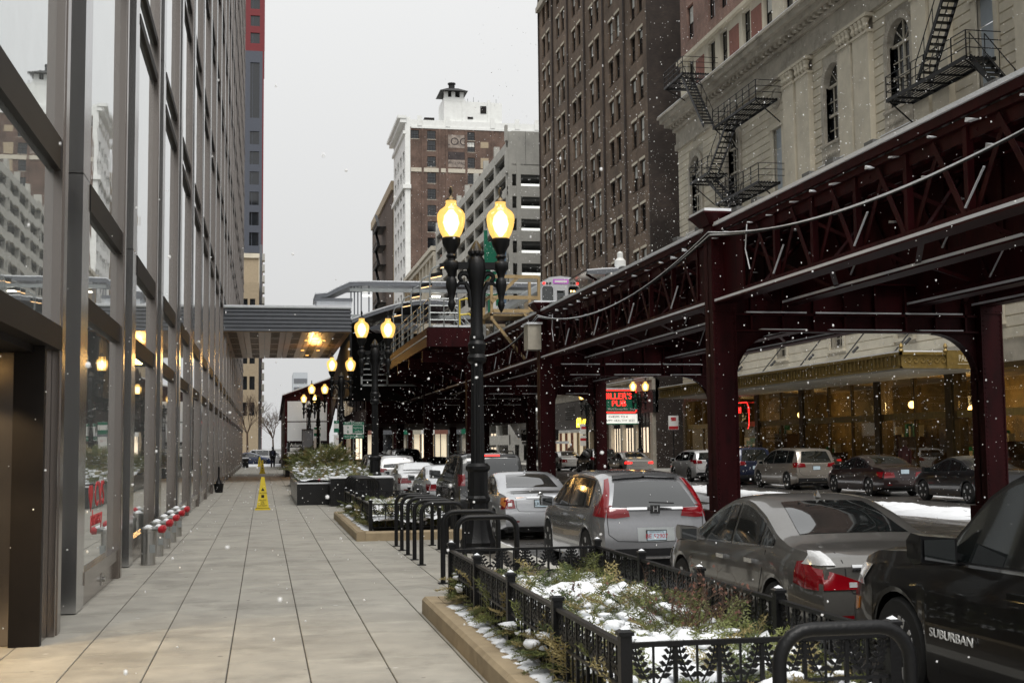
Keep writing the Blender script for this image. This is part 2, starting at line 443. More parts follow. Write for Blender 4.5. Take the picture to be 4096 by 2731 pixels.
snow_ridge('snow_bank', 3.6,4.5, 19.4,29.6,.16,ROAD_Z,'slushy snow at the near kerb behind the lamp post',5,M['slush'])
snow_ridge('snow_bank', -6,3.2, 118.5,125,.22,0,'snow heap at the far end of the sidewalk',6)

# ------------------------------------------------------------------ left: glass office building
XL = -2.1
H_L = 78.0
off = thing('glass_office_building', 'tall glass office building with grey metal fins along the left sidewalk', 'building', (-12,80,0))
def offp(mb, name, mats, smooth=None):
    o = mb.build(name, mats, off, smooth); o.location = (12,-80,0); return o
core = MB()
core.box(-26, XL-1.2, 12.2, 121, -.1, H_L); core.box(-26, XL-1.2, 2, 9.0, -.1, H_L); core.box(-26, XL-1.2, 9.0, 12.2, 3.0, H_L); core.box(-26,-3.6,9.0,12.2,-.1,3.0)
core.box(XL-1.25, XL-.02, 120.7, 121, 0, H_L)
offp(core, 'core', M['concd'])
MODY = 5.3
fin = MB(); fin.box(-2.24,-1.865,0,.36,0,H_L); fin.box(-1.865,-1.855,.1,.26,0,H_L)
finm = fin.mesh('fin', M['bronze'])
colm = MB()
zz = 0
for zt in (4.62, 9.05, 13.3, 17.5, 21.7, 25.9, 34.3, 42.7, 51, 60, 69, H_L):
    colm.box(-2.24,-1.895,0,.55,zz+.012,zt); zz = zt
colme = colm.mesh('column', M['steelgrey'])
Z_FL = [9.0+4.2*k for k in range(0,17)]
pane_cache = {}
def gx(w): return -1.945 if w > 2 else -2.20      # wide bays sit nearly flush, narrow ones are recessed
def pane(w, z0, z1):
    k = (round(w,2), round(z0,2), round(z1,2))
    if k not in pane_cache:
        b = MB(); b.box(gx(w)-.025,gx(w),0,w,z0,z1); pane_cache[k] = b.mesh('pane', M['glass'])
    return pane_cache[k]
bar_cache = {}
def bar(w, z0, z1, dep=.05):
    k = (round(w,2), round(z0,2), round(z1,2), dep)
    if k not in bar_cache:
        b = MB(); b.box(gx(w)-.06,gx(w)+dep,0,w,z0,z1); bar_cache[k] = b.mesh('transom', M['darkmetal'])
    return bar_cache[k]
def put(name, me, y, dx=0):
    return link(name, me, off, (12+dx, y-80, 0))
upper = MB(); upbar = MB()
for k in range(-2, 21):
    fy, cy = 12.40+MODY*k, 14.0+MODY*k
    if cy > 120: break
    put('fin', finm, fy); put('column', colme, cy)
    ny = fy + MODY
    for (ya, yb, wide) in ((cy+.55, ny, True), (fy+.36, cy, False)):
        w = yb-ya
        entry = wide and k == -1
        if not entry:
            if wide:
                put('sill_panel', bar(w, 0, .24, .02), ya).data.materials[0] = M['bronze']
                put('transom', bar(w, .24, .38, .06), ya).data.materials[0] = M['bronze']
                put('pane', pane(w, .38, 3.12), ya)
                put('transom', bar(w, 3.12, 3.36), ya)
            else:
                put('sill_panel', bar(w, 0, .62, .03), ya)
                put('pane', pane(w, .62, 3.36), ya)
        else:
            put('transom', bar(w, 2.62, 2.84, .10), ya)
        zlo = 2.84 if entry else 3.36
        put('pane', pane(w, zlo, 4.32), ya)
        put('transom', bar(w, 4.32, 4.62, .06), ya)
        put('pane', pane(w, 4.62, 8.2), ya)
        put('transom', bar(w, 8.2, 8.36, .06), ya)
        put('pane', pane(w, 8.36, 8.86), ya)
        put('transom', bar(w, 8.86, 9.0, .06), ya)
        for z in Z_FL:
            if z > 13: upper.box(gx(w)-.025,gx(w),ya,yb,z,z+3.3); upper.box(gx(w)-.025,gx(w),ya,yb,z+3.42,z+4.06)
            else:
                put('pane', pane(w, z, z+3.3), ya); put('pane', pane(w, z+3.42, z+4.06), ya)
            upbar.box(gx(w)-.06,gx(w)+.05,ya,yb,z+3.3,z+3.42); upbar.box(gx(w)-.06,gx(w)+.05,ya,yb,z+4.06,z+4.2)
tag(offp(upper, 'upper_panes', M['glass']), kind='stuff')
tag(offp(upbar, 'upper_transoms', M['darkmetal']), kind='stuff')
# entrance recess at the near end
v = MB(); v.box(-3.6,-1.93,11.93,12.38,0,2.62); offp(v, 'entrance_jamb', M['bronze'])
v = MB(); v.box(-2.16,-1.9,11.83,11.93,0,2.62); offp(v, 'door_post', M['darkmetal'])
v = MB(); v.box(-3.6,-2.0,9.25,11.9,2.56,2.62); v.box(-3.6,-3.5,9.25,11.9,0,2.56); offp(v, 'entrance_soffit', M['darkmetal'])
for yy in (9.9, 11.2):
    v = MB(); v.cyl((-2.7,yy,2.53),(-2.7,yy,2.555),.09,n=12); offp(v, 'downlight', M['warm'])
    ld = bpy.data.lights.new('entrance_downlight','SPOT'); ld.energy = 90; ld.color = (1,.72,.38); ld.spot_size = 2.2; ld.shadow_soft_size = .08
    lo = bpy.data.objects.new('entrance_downlight', ld); COL.objects.link(lo); lo.parent = off; lo.location = (12-2.7,yy-80,2.5)
# window lettering
rd = pm('red_window_film', (.5,.03,.035), .5, var=.05)
hm = MB(); hp = []
for i in range(24):
    t = 2*PI*i/24; hp.append((16*math.sin(t)**3/32, (13*math.cos(t)-5*math.cos(2*t)-2*math.cos(3*t)-math.cos(4*t))/32))
hm.prism(hp, lambda u,v_,n: (-1.944+n, 15.42+.34*u, 1.17+.34*v_), 0, .004); offp(hm, 'window_logo', rd)
t_ = text('window_lettering','CVS',.42,rd,off,(12-1.943,16.22-80,1.16),'+X',.003,sx=1.2)
t_ = text('window_lettering','pharmacy',.27,rd,off,(12-1.943,15.95-80,.90),'+X',.003)
# wall spigot plate
v = MB(); v.box(-1.925,-1.915,16.3,16.42,.06,.2); v.cyl((-1.915,16.36,.13),(-1.88,16.36,.13),.03,n=8); offp(v,'outlet_cover',M['steel'])

# ------------------------------------------------------------------ bridge-like canopy between the office building and the station
cb = thing('entrance_canopy', 'grey corrugated box canopy with glowing bronze underside joining station and office', 'canopy', (1,63.5,7.3))
def cpart(mb, name, mat, smooth=None):
    o = mb.build(name, mat, cb, smooth); o.location = (-1,-63.5,-7.3); return o
CX1 = 4.2
for i in range(6):
    z0 = 7.36 + i*.19
    b = MB(); b.prism([(0,z0),(-.05,z0+.03),(-.05,z0+.11),(0,z0+.14),(.03,z0+.15),(.03,z0+.185)], lambda u,v_,n: (n, 63.3+u, v_), XL+.05, CX1)
    b.prism([(0,z0),(.05,z0+.03),(.05,z0+.11),(0,z0+.14),(-.03,z0+.15),(-.03,z0+.185)], lambda u,v_,n: (CX1+u, n, v_), 63.3, 82)
    cpart(b, 'fascia_rib', M['corr'])
b = MB(); b.box(XL+.05,CX1-.06,63.38,82,7.5,8.44); cpart(b,'frame',M['corr'])
b = MB(); b.box(XL+.04,CX1+.03,63.22,82.1,8.5,8.56); cpart(b,'roof_edge',M['galv'])
b = MB(); b.box(XL+.06,CX1-.02,63.3,82,8.56,8.66); cpart(b,'snow_cover',M['snow'])
for i in range(6):
    for j in range(5):
        x0, x1 = XL+.06+i*1.045, XL+.06+(i+1)*1.045-.02
        y0, y1 = 63.35+j*3.72, 63.35+(j+1)*3.72-.03
        b = MB(); b.box(x0,x1,y0,y1,7.34,7.40)
        for q in range(6):
            b.box((x0+x1)/2-.22,(x0+x1)/2+.22,y0+.35+q*.55,y0+.42+q*.55,7.325,7.339,1)
        cpart(b,'ceiling_panel',[M['copper'],M['blackmatte']])
M['amberglow'] = emat('amber_ceiling_glow',(1.0,.5,.12),1.1)
for (x,y) in ((2.2,68),(3.1,68),(2.2,75),(3.1,75),(2.6,79)):
    b = MB(); b.cyl((x,y,7.30),(x,y,7.335),.10,n=12); cpart(b,'ceiling_lamp',M['amberglow'])
ld = bpy.data.lights.new('canopy_glow','POINT'); ld.energy = 130; ld.color = (1,.55,.16); ld.shadow_soft_size = .3
lo = bpy.data.objects.new('canopy_glow', ld); COL.objects.link(lo); lo.parent = cb; lo.location = (2.8-1,72-63.5,6.6-7.3)
# station roof box standing above the canopy
sb = thing('station_roof_house', 'snow dusted white roof house above the grey canopy', 'roof house', (4,75,8.6))
b = MB(); b.box(-1.0,1.0,-.6,1.4,0.08,1.55); b.build('wall', M['snow'], sb)
b = MB(); b.box(-1.15,1.05,-.75,1.5,1.55,1.72); b.build('roof', M['corr'], sb)
# ------------------------------------------------------------------ facade helpers
def wall_holes(mb, mp, u0, u1, v0, v1, holes, depth=.3, mi=0, mr=0):
    us = sorted(set([u0,u1]+[h[0] for h in holes]+[h[1] for h in holes]))
    vs = sorted(set([v0,v1]+[h[2] for h in holes]+[h[3] for h in holes]))
    hs = {}
    for h in holes: hs.setdefault((round(h[0],4)),[]).append(h)
    for a in range(len(us)-1):
        um = (us[a]+us[a+1])/2
        cand = [h for h in holes if h[0] < um < h[1]]
        run = None
        for c in range(len(vs)-1):
            vm = (vs[c]+vs[c+1])/2
            hit = any(h[2] < vm < h[3] for h in cand)
            if hit:
                if run is not None: mb.quad(mp(us[a],run,0),mp(us[a+1],run,0),mp(us[a+1],vs[c],0),mp(us[a],vs[c],0),mi); run = None
            elif run is None: run = vs[c]
        if run is not None: mb.quad(mp(us[a],run,0),mp(us[a+1],run,0),mp(us[a+1],v1,0),mp(us[a],v1,0),mi)
    for h in holes:
        a,b,c,d = h[:4]
        mb.quad(mp(a,c,0),mp(a,d,0),mp(a,d,depth),mp(a,c,depth),mr)
        mb.quad(mp(b,c,0),mp(b,d,0),mp(b,d,depth),mp(b,c,depth),mr)
        mb.quad(mp(a,c,0),mp(b,c,0),mp(b,c,depth),mp(a,c,depth),mr)
        mb.quad(mp(a,d,0),mp(b,d,0),mp(b,d,depth),mp(a,d,depth),mr)

def mapX(X): return lambda u,v,n: (X+n, u, v)       # faces -X, u = Y
def mapY(Y): return lambda u,v,n: (u, Y+n, v)       # faces -Y, u = X

_win = {}
def win_template(w, h, frame, style='sash'):
    key = (round(w,2),round(h,2),frame.name,style)
    if key in _win: return _win[key]
    f = MB(); t = .07
    f.box(-w/2,-w/2+t,0,.08,0,h); f.box(w/2-t,w/2,0,.08,0,h); f.box(-w/2+t,w/2-t,0,.08,h-t,h); f.box(-w/2+t,w/2-t,0,.08,0,t)
    if style in ('sash','grid'): f.box(-w/2+t,w/2-t,.01,.07,h*.5-.035,h*.5+.035)
    if style == 'grid':
        for k in (1,2): f.box(-w/2+k*w/3-.02,-w/2+k*w/3+.02,.02,.06,t,h-t)
        for k in (1,3): f.box(-w/2+t,w/2-t,.025,.055,h*k/4-.02,h*k/4+.02)
    if style == 'bars':
        for k in range(1,3): f.box(-w/2+k*w/3-.03,-w/2+k*w/3+.03,.02,.06,t,h-t)
        for k in range(1,4): f.box(-w/2+t,w/2-t,.025,.055,h*k/4-.03,h*k/4+.03)
    fm = f.mesh('window', frame)
    g = MB(); g.box(-w/2+t,w/2-t,.045,.05,t,h*.5) if style != 'one' else g.box(-w/2+t,w/2-t,.045,.05,t,h-t)
    g2 = MB(); g2.box(-w/2+t,w/2-t,.03,.035,h*.5,h-t)
    s_ = MB(); s_.box(-w/2-.1,w/2+.1,-.16,.02,-.1,-.002)
    _win[key] = (fm, g.mesh('pane', M['glassw']), g2.mesh('pane', M['glassw']) if style != 'one' else None, s_.mesh('sill', M['stone_d']))
    return _win[key]
blind = pm('pale_blind', (.66,.66,.62), .8, var=.1)
_blind = {}
def put_window(parent, p, w, h, frame, rz=-PI/2, style='sash', sill=True, pb=0.0):
    fm, g1, g2, sm_ = win_template(w, h, frame, style)
    po = Vector(parent.location)
    o = link('window', fm, parent, Vector(p)-po, rz)
    link('pane', g1, o)
    if g2: link('pane', g2, o)
    if sill: link('sill', sm_, o)
    if pb and random.random() < pb:
        q = random.choice((.3,.5,.5,.93))
        k = (w,h,q)
        if k not in _blind:
            b = MB(); b.box(-w/2+.08,w/2-.08,.026,.029,h*(1-q),h-.08); _blind[k] = b.mesh('blind', blind)
        link('blind', _blind[k], o)
    return o
def bthing(name, label, loc): return thing(name, label, 'building', loc)
def bpart(mb, name, mats, parent, smooth=None):
    o = mb.build(name, mats, parent, smooth); o.location = -Vector(parent.location); return o

# ------------------------------------------------------------------ right: hotel with limestone base and pink brick above
PAL = bthing('limestone_hotel', 'pale rusticated limestone hotel with arched windows and brick upper floors', (XR+6,60,0))
PY0, PY1 = 30.0, 80.0
arch_c = [76.5, 69.9, 56.4, 49.9]
sec_c = [76.9, 70.3, 63.7, 57.0, 50.35, 43.7, 37.0]
doors = [(63.4,14.6,18.55), (43.3,14.9,18.7)]
Z_MQ = 5.0
holes = []
for c in arch_c: holes.append((c-1.0,c+1.0,16.15,20.0))
for c in sec_c: holes.append((c-.72,c+.72,6.25,8.0))
for c,a,b_ in doors: holes.append((c-.62,c+.62,a,b_))
w = MB()
mpP = mapX(XR+.06)
wall_holes(w, mpP, PY0, PY1, 4.4, 23.0, holes, .35)
w.quad((XR+.06,PY1,0),(45,PY1,0),(45,PY1,23.0),(XR+.06,PY1,23.0)); w.quad((XR+.06,PY1,0),(XR+.06,PY1-.6,0),(XR+.06,PY1-.6,4.4),(XR+.06,PY1,4.4))
bpart(w, 'wall', M['stone_d'], PAL)
# arch heads: fan filling with stone voussoir ring
def arch_window(c, z0, zs, hw, glass_mat):
    n = 14
    ring = MB()
    for i in range(n):
        a0, a1 = PI*i/n, PI*(i+1)/n-.015
        pts = [(c+hw*math.cos(a0),zs+hw*math.sin(a0)),(c+(hw+.32)*math.cos(a0),zs+(hw+.32)*math.sin(a0)),(c+(hw+.32)*math.cos(a1),zs+(hw+.32)*math.sin(a1)),(c+hw*math.cos(a1),zs+hw*math.sin(a1))]
        ring.prism(pts, mapX(XR), -.10, .30)
    for sgn in (-1,1):
        ring.box(XR-.10,XR+.3,c+sgn*(hw+.16)-.16,c+sgn*(hw+.16)+.16,z0-.15,zs-.005)
    bpart(ring,'window_surround',M['stone_d'],PAL)
    for sg in (-1,1):
        sp_ = MB(); sp_.prism([(c+sg*hw,zs+hw)]+[(c+sg*hw*math.cos(PI/2*i/8),zs+hw*math.sin(PI/2*i/8)) for i in range(9)], mapX(XR), .05, .34); bpart(sp_,'spandrel',M['stone_d'],PAL)
    hd = MB()
    fan = [(c+hw*math.cos(PI*i/n),zs+hw*math.sin(PI*i/n)) for i in range(n+1)]
    hd.prism([(c,zs)]+fan, mapX(XR), .24, .27)
    g_ = bpart(hd,'arch_pane',glass_mat,PAL)
    fr = MB()
    fr.box(XR+.18,XR+.27,c-.05,c+.05,z0,zs+hw); fr.box(XR+.17,XR+.26,c-hw,c+hw,zs-.06,zs+.06); fr.box(XR+.17,XR+.26,c-hw,c+hw,z0+1.35,z0+1.47)
    for q in (-.5,.5): fr.box(XR+.2,XR+.25,c+hw*q-.025,c+hw*q+.025,z0,zs)
    for zq in (.7,2.1): fr.box(XR+.2,XR+.25,c-hw,c+hw,z0+zq-.02,z0+zq+.02)
    for a in (PI/4,PI/2,3*PI/4): fr.beam((XR+.22,c,zs),(XR+.22,c+hw*math.cos(a),zs+hw*math.sin(a)),.04,.04)
    f_ = bpart(fr,'window',M['cream'],PAL)
    gl = MB(); gl.box(XR+.26,XR+.28,c-hw,c+hw,z0,zs); o = gl.build('pane',glass_mat,f_)
    sl = MB(); sl.box(XR-.30,XR+.1,c-1.45,c+1.45,z0-1.2,z0-1.05); sl.box(XR-.16,XR+.06,c-1.25,c+1.25,z0-1.05,z0-.12); sl.box(XR-.22,XR+.1,c-1.3,c+1.3,z0-.12,z0-.01)
    for q in range(7): sl.lathe([(.02,-.05),(.16,-.02),(.1,.02),(.02,.06)],8,(XR-.17,c-.9+q*.3,z0-.6),0,0,'x')
    bpart(sl,'carved_sill',M['stone_d'],PAL)
    sn = MB(); sn.box(XR-.31,XR-.05,c-1.44,c+1.44,z0-1.05,z0-1.01); bpart(sn,'snow_strip',M['snow'],PAL)
for c in arch_c: arch_window(c,16.15,19.0,1.0,M['glassw'])
# pilasters
pil = [(62.0,60.65),(60.3,58.8),(55.45,54.1),(53.85,52.3),(48.4,47.2),(46.9,45.6),(41,39.7),(39.4,38)]
for a,b_ in pil:
    p = MB(); p.box(XR-.26,XR+.05,b_,a,10.2,20.2); p.box(XR-.34,XR+.05,b_-.1,a+.1,9.6,10.2)
    p.box(XR-.32,XR+.05,b_-.06,a+.06,20.2,20.32)
    for q in range(4):
        yy = b_+(a-b_)*(q+.5)/4
        p.lathe([(.05,0),(.17,.18),(.13,.34),(.2,.52),(.12,.6)],8,(XR-.25,yy,20.32))
    p.box(XR-.42,XR+.05,b_-.14,a+.14,20.92,21.06)
    bpart(p,'pilaster',M['stone'],PAL)
# rusticated courses, each course its own piece
blk = [(c-1.34,c+1.34,15.9,20.36) for c in arch_c] + [(a_,b2,9.5,21.1) for (b2,a_) in pil] + [(c-.95,c+.95,6.05,8.25) for c in sec_c] + [(c-.95,c+.95,a,b_+.35) for c,a,b_ in doors]
z = 5.45
while z < 21.0:
    h = .42
    segs = [(PY0,PY1)]
    for (a,b_,c,d) in blk:
        if c < z+h*.7 and d > z+h*.3:
            ns = []
            for s0,s1 in segs:
                if b_ <= s0 or a >= s1: ns.append((s0,s1)); continue
                if a > s0: ns.append((s0,a))
                if b_ < s1: ns.append((b_,s1))
            segs = ns
    for s0,s1 in segs:
        if s1-s0 < .05: continue
        m_ = MB(); m_.add([(XR+.06,s0,z),(XR+.06,s1,z),(XR,s0+.01,z+.035),(XR,s1-.01,z+.035),(XR,s0+.01,z+h-.035),(XR,s1-.01,z+h-.035),(XR+.06,s0,z+h-.005),(XR+.06,s1,z+h-.005)],
               [(0,1,3,2),(2,3,5,4),(4,5,7,6),(0,2,4,6),(1,7,5,3)])
        bpart(m_,'stone_course',M['stone'],PAL)
    z += h
# medallions
for c in (76.6,69.9,63.4):
    md = MB()
    md.lathe([(.02,-.13),(.3,-.1),(.42,-.03),(.5,-.1),(.62,-.06),(.64,.0)],18,(XR,c,21.6 if c>66 else 20.2),0,0,'x'); bpart(md,'medallion',M['stone_d'],PAL,40)
# entablature and main cornice
e = MB()
for (z0,z1,d) in ((21.1,21.5,.18),(21.5,22.35,.10),(22.35,22.55,.30),(22.75,23.05,.75),(23.05,23.35,1.0),(23.35,23.5,1.15)):
    e.box(XR-d,XR+.5,PY0,PY1+d*.8,z0,z1)
bpart(e,'cornice',M['stone_d'],PAL)
dn = MB(); dn.box(XR-.55,XR-.02,0,.28,22.55,22.75); dnm = dn.mesh('dentil',M['stone_d'])
for i in range(82): link('dentil',dnm,PAL,(-PAL.location.x,PY0+.3+i*.61-60,0))
sn = MB(); sn.box(XR-1.13,XR+.1,PY0,PY1+.8,23.5,23.56); bpart(sn,'snow_strip',M['snow'],PAL)
# upper brick floors set back a little
uh = []; uc = []
y = 78.2
cen = [78.0,74.0,71.9,68.2,65.0,62.2,58.6,55.5,52,48.5,45,41.5]
for fl in range(3):
    for c in cen: uh.append((c-.62,c+.62,24.4+fl*3.7,26.7+fl*3.7)); uc.append((c,24.4+fl*3.7))
u_ = MB(); wall_holes(u_, mapX(XR+.35), PY0, PY1, 27.15, 42, [h for h in uh if h[2]>27], .3); u_.quad((XR+.35,PY1,27.15),(45,PY1,27.15),(45,PY1,42),(XR+.35,PY1,42)); bpart(u_,'upper_wall',M['pink'],PAL)
u_ = MB(); wall_holes(u_, mapX(XR+.30), PY0, PY1+.05, 23.5, 26.9, [h for h in uh if h[2]<27], .3); u_.quad((XR+.3,PY1+.05,23.5),(45,PY1+.05,23.5),(45,PY1+.05,26.9),(XR+.3,PY1+.05,26.9)); bpart(u_,'attic_wall',M['stone'],PAL)
u_ = MB(); u_.box(XR+.05,XR+.6,PY0,PY1+.2,26.9,27.15); bpart(u_,'string_course',M['stone'],PAL)
for c in (76.1,70.1,66.6,60.4,53.8,50.2):
    u_ = MB(); u_.box(XR+.26,XR+.32,c-.75,c+.75,24.7,26.3); bpart(u_,'terracotta_panel',M['terra'],PAL)
for c,zq in uc: put_window(PAL,(XR+.52,c,zq),1.24,2.3,M['darkmetal'],-PI/2,'sash',zq>27,.25)
for c in sec_c: put_window(PAL,(XR+.3,c,6.25),1.44,1.75,M['stone_d'],-PI/2,'bars')
for c in sec_c:
    s_ = MB(); s_.box(XR-.05,XR+.1,c-.93,c-.72,6.1,8.2); s_.box(XR-.05,XR+.1,c+.72,c+.93,6.1,8.2); s_.box(XR-.05,XR+.1,c-.72,c+.72,8.0,8.2); s_.box(XR-.16,XR+.06,c-1.0,c+1.0,6.0,6.12)
    bpart(s_,'window_surround',M['stone'],PAL)
bluedoor = pm('pale_blue_door', (.42,.47,.52), .6, var=.06)
for c,a,b_ in doors:
    d_ = MB(); d_.box(XR+.2,XR+.25,c-.6,c+.6,a,b_-1.1); d_.box(XR+.2,XR+.25,c-.6,c+.6,b_-1.05,b_); o = bpart(d_,'door',bluedoor,PAL)
    h_ = MB(); h_.box(XR+.14,XR+.2,c-.45,c-.38,a+1,a+1.15); h_.build('handle',M['black'],o)
    d_ = MB(); d_.box(XR-.05,XR+.1,c-.9,c-.62,a,b_); d_.box(XR-.05,XR+.1,c+.62,c+.9,a,b_); d_.box(XR-.1,XR+.1,c-.98,c+.98,b_,b_+.3); bpart(d_,'door_surround',M['stone'],PAL)

# fire escapes: platforms, rails, flights
def fire_escape(label, plats, flights, y_ref):
    T = thing('fire_escape', label, 'fire escape', (XR,y_ref,16), 0, 'iron fire escapes on the hotel wall')
    for (ya,yb,z,xo) in plats:
        p = MB(); x0, x1 = XR-xo, XR-.3
        for k in range(int((x1-x0)/.16)+1): p.box(x0+k*.16,x0+k*.16+.05,ya,yb,z,z+.04)
        p.box(x0-.03,x0+.03,ya,yb,z-.1,z+.05); p.box(x1-.02,x1+.02,ya,yb,z-.1,z+.05)
        for k in range(int((yb-ya)/1.1)+2):
            yy = min(ya+k*1.1,yb); p.box(x0,x1,yy-.03,yy+.03,z-.09,z-.01)
        bpart(p,'platform',M['black'],T)
        r = MB()
        n = int((yb-ya)/1.1)+1
        for k in range(n+1):
            yy = ya+(yb-ya)*k/n; r.box(x0-.02,x0+.02,yy-.02,yy+.02,z,z+1.0)
        for zz_ in (.35,.68,1.0): r.box(x0-.015,x0+.015,ya,yb,z+zz_-.015,z+zz_+.015); r.box(x0,XR-.05,ya-.015,ya+.015,z+zz_-.015,z+zz_+.015); r.box(x0,XR-.05,yb-.015,yb+.015,z+zz_-.015,z+zz_+.015)
        bpart(r,'railing',M['black'],T)
        for yy in (ya+.15,yb-.15):
            b = MB(); b.beam((x0+.05,yy,z-.08),(XR+.02,yy,z-1.3),.05,.05); bpart(b,'bracket',M['black'],T)
    for (ya,za,yb,zb,xo) in flights:
        f = MB(); x0, x1 = XR-xo, XR-xo+.62
        for x in (x0,x1): f.beam((x,ya,za),(x,yb,zb),.04,.2)
        n = max(4,int(abs(za-zb)/.23))
        for k in range(1,n): 
            yy = ya+(yb-ya)*k/n; zq = za+(zb-za)*k/n; f.box(x0,x1,yy-.12,yy+.12,zq-.02,zq+.02)
        bpart(f,'stair_flight',M['black'],T)
        r = MB()
        for x in (x0,x1):
            r.beam((x,ya,za+.9),(x,yb,zb+.9),.03,.03)
            for k in range(0,n+1,4): 
                yy = ya+(yb-ya)*k/n; zq = za+(zb-za)*k/n; r.beam((x,yy,zq),(x,yy,zq+.9),.025,.025)
        bpart(r,'handrail',M['black'],T)
    return T
fire_escape('black iron fire escape zigzagging down from the brick floors past the cornice',
    [(72.0,75.6,24.0,2.3),(62.6,69.2,19.9,1.5),(70.2,73.4,17.5,1.5),(62.5,69.0,15.4,1.5)],
    [(72.6,24.0,68.8,19.9,2.2),(67.2,19.9,70.6,17.5,1.35),(72.0,17.5,68.6,15.4,.95),(66.8,15.4,69.3,12.6,1.35)], 68)
fire_escape('black iron fire escape at the top right corner above the tracks',
    [(42.2,48.4,15.9,1.5),(38.2,42.0,21.2,1.5)], [(46.2,15.9,42.0,21.2,1.35),(42.2,15.9,39.0,12.6,1.35)], 45)

# bronze marquee with raised ornament and name
MQX, MQ0, MQ1 = 23.15, 43.5, 73.0
mq = thing('hotel_marquee', 'gilt bronze hotel marquee with scroll ornament and snow on top', 'marquee', (25,58,4.4))
b = MB(); b.box(MQX+.03,XR-.02,MQ0+.03,MQ1-.03,4.45,4.92); bpart(b,'frame',M['gold'],mq)
b = MB(); b.box(MQX+.25,XR-.02,MQ0+.25,MQ1-.2,4.36,4.45); bpart(b,'soffit',M['conc'],mq)
for (a,b_,zz0,zz1,d) in ((0,0,4.40,4.47,.04),(0,0,4.90,5.0,.06)):
    m_ = MB(); m_.box(MQX-d,MQX+.03,MQ0-d,MQ1+d,zz0,zz1); m_.box(MQX-d,XR-.02,MQ0-d,MQ0+.03,zz0,zz1); bpart(m_,'moulding',M['gold'],mq)
sc = MB(); sc.tube([(0,.15*math.cos(t)*(1-t/9),.15*math.sin(t)*(1-t/9)) for t in np.linspace(0,7,14)],.022,5); scm = sc.mesh('scroll_ornament',M['gold'])
lf = MB(); lf.lathe([(.01,-.02),(.05,-.03),(.06,-.015),(.03,0)],6,(0,0,.12),0,0,'x'); lf.box(-.03,0,-.02,.02,-.18,.08); lfm = lf.mesh('leaf_ornament',M['gold'])
loc0 = Vector(mq.location)
for i in range(90):
    y = MQ0+.15+i*.328
    link('leaf_ornament',lfm,mq,Vector((MQX,y,4.70))-loc0)
for i in range(7):
    o = link('scroll_ornament',scm,mq,Vector((MQX+.3+i*.28,MQ0+.01,4.68))-loc0,PI/2)
b = MB(); b.box(24.95,XR-.01,MQ0-.10,MQ0-.042,4.38,5.06); bpart(b,'name_panel',M['gold'],mq)
ivory = pm('ivory_letters',(.75,.7,.55),.5,var=.05)
text('name_lettering','PALMER HOUSE',.34,ivory,mq,Vector((25.42,MQ0-.105,4.76))-loc0,'-Y',.006,'LEFT',sx=.62)
b = MB(); b.box(25.38,XR-.1,MQ0-.112,MQ0-.10,4.55,4.57); bpart(b,'underline',ivory,mq)
for (x,y) in ((MQX+.02,MQ0+.02),(24.92,MQ0-.05)):
    b = MB(); b.lathe([(.06,0),(.1,.05),(.05,.12),(.09,.2),(.06,.28),(.01,.34)],8,(x,y,5.0)); bpart(b,'finial',M['gold'],mq)
b = MB(); b.box(MQX-.02,XR-.02,MQ0,MQ1,5.0,5.06); bpart(b,'snow_strip',M['snow'],mq)
for y in (46,50.5,55,59.5,64,68.5):
    b = MB(); b.cyl((MQX+.9,y,5.0),(XR+.05,y-.2,8.6),.03,n=6); b.cyl((MQX+1.5,y,5.5),(MQX+1.75,y,5.74),.06,n=6); bpart(b,'hanger_rod',M['black'],mq)

# ground floor: bronze piers, glazing, lit interior behind
sf = thing('hotel_storefront', 'warm lit hotel storefront with bronze piers behind the far parked cars', 'storefront', (XR,58,0))
piers = [79.4,73.2,67.0,61.0,52.8,46.7,40.5,34.5]
for y in piers:
    b = MB(); b.box(XR-.12,XR+.45,y-.35,y+.35,0,4.4); b.box(XR-.18,XR-.12,y-.22,y+.22,.3,4.2); bpart(b,'pier',M['bronze_d'],sf)
clear = bpy.data.materials.new('clear_shop_glass'); clear.use_nodes = True
_t = clear.node_tree; _b = _t.nodes['Principled BSDF']; _b.inputs['Base Color'].default_value = (.9,.88,.8,1); _b.inputs['Roughness'].default_value = .01
_g = _t.nodes.new('ShaderNodeBsdfTransparent'); _g.inputs[0].default_value = (.85,.82,.72,1); _m = _t.nodes.new('ShaderNodeMixShader'); _m.inputs[0].default_value = .12
_gl = _t.nodes.new('ShaderNodeBsdfGlossy'); _gl.inputs['Roughness'].default_value = .02
_t.links.new(_g.outputs[0],_m.inputs[1]); _t.links.new(_gl.outputs[0],_m.inputs[2]); _t.links.new(_m.outputs[0],_t.nodes['Material Output'].inputs['Surface'])
M['clear'] = clear
for i in range(len(piers)-1):
    ya, yb = piers[i+1]+.35, piers[i]-.35
    b = MB(); b.box(XR-.02,XR+.2,ya,yb,0,.45); bpart(b,'stall_riser',M['bronze_d'],sf)
    b = MB(); b.box(XR-.02,XR+.16,ya,yb,2.62,2.9); bpart(b,'transom',M['gold'],sf)
    n = 2 if yb-ya < 6 else 3
    for k in range(n):
        y0, y1 = ya+(yb-ya)*k/n, ya+(yb-ya)*(k+1)/n
        if k: 
            b = MB(); b.box(XR,XR+.14,y0-.05,y0+.05,.45,4.4); bpart(b,'mullion',M['bronze_d'],sf)
        for (z0,z1) in ((.45,2.62),(2.9,4.4)):
            b = MB(); b.box(XR+.06,XR+.08,y0+.05,y1-.05,z0,z1); bpart(b,'pane',M['clear'],sf)
b = MB(); b.box(XR+.02,XR+.3,PY0,80,4.40,4.6); bpart(b,'head_beam',M['bronze_d'],sf)
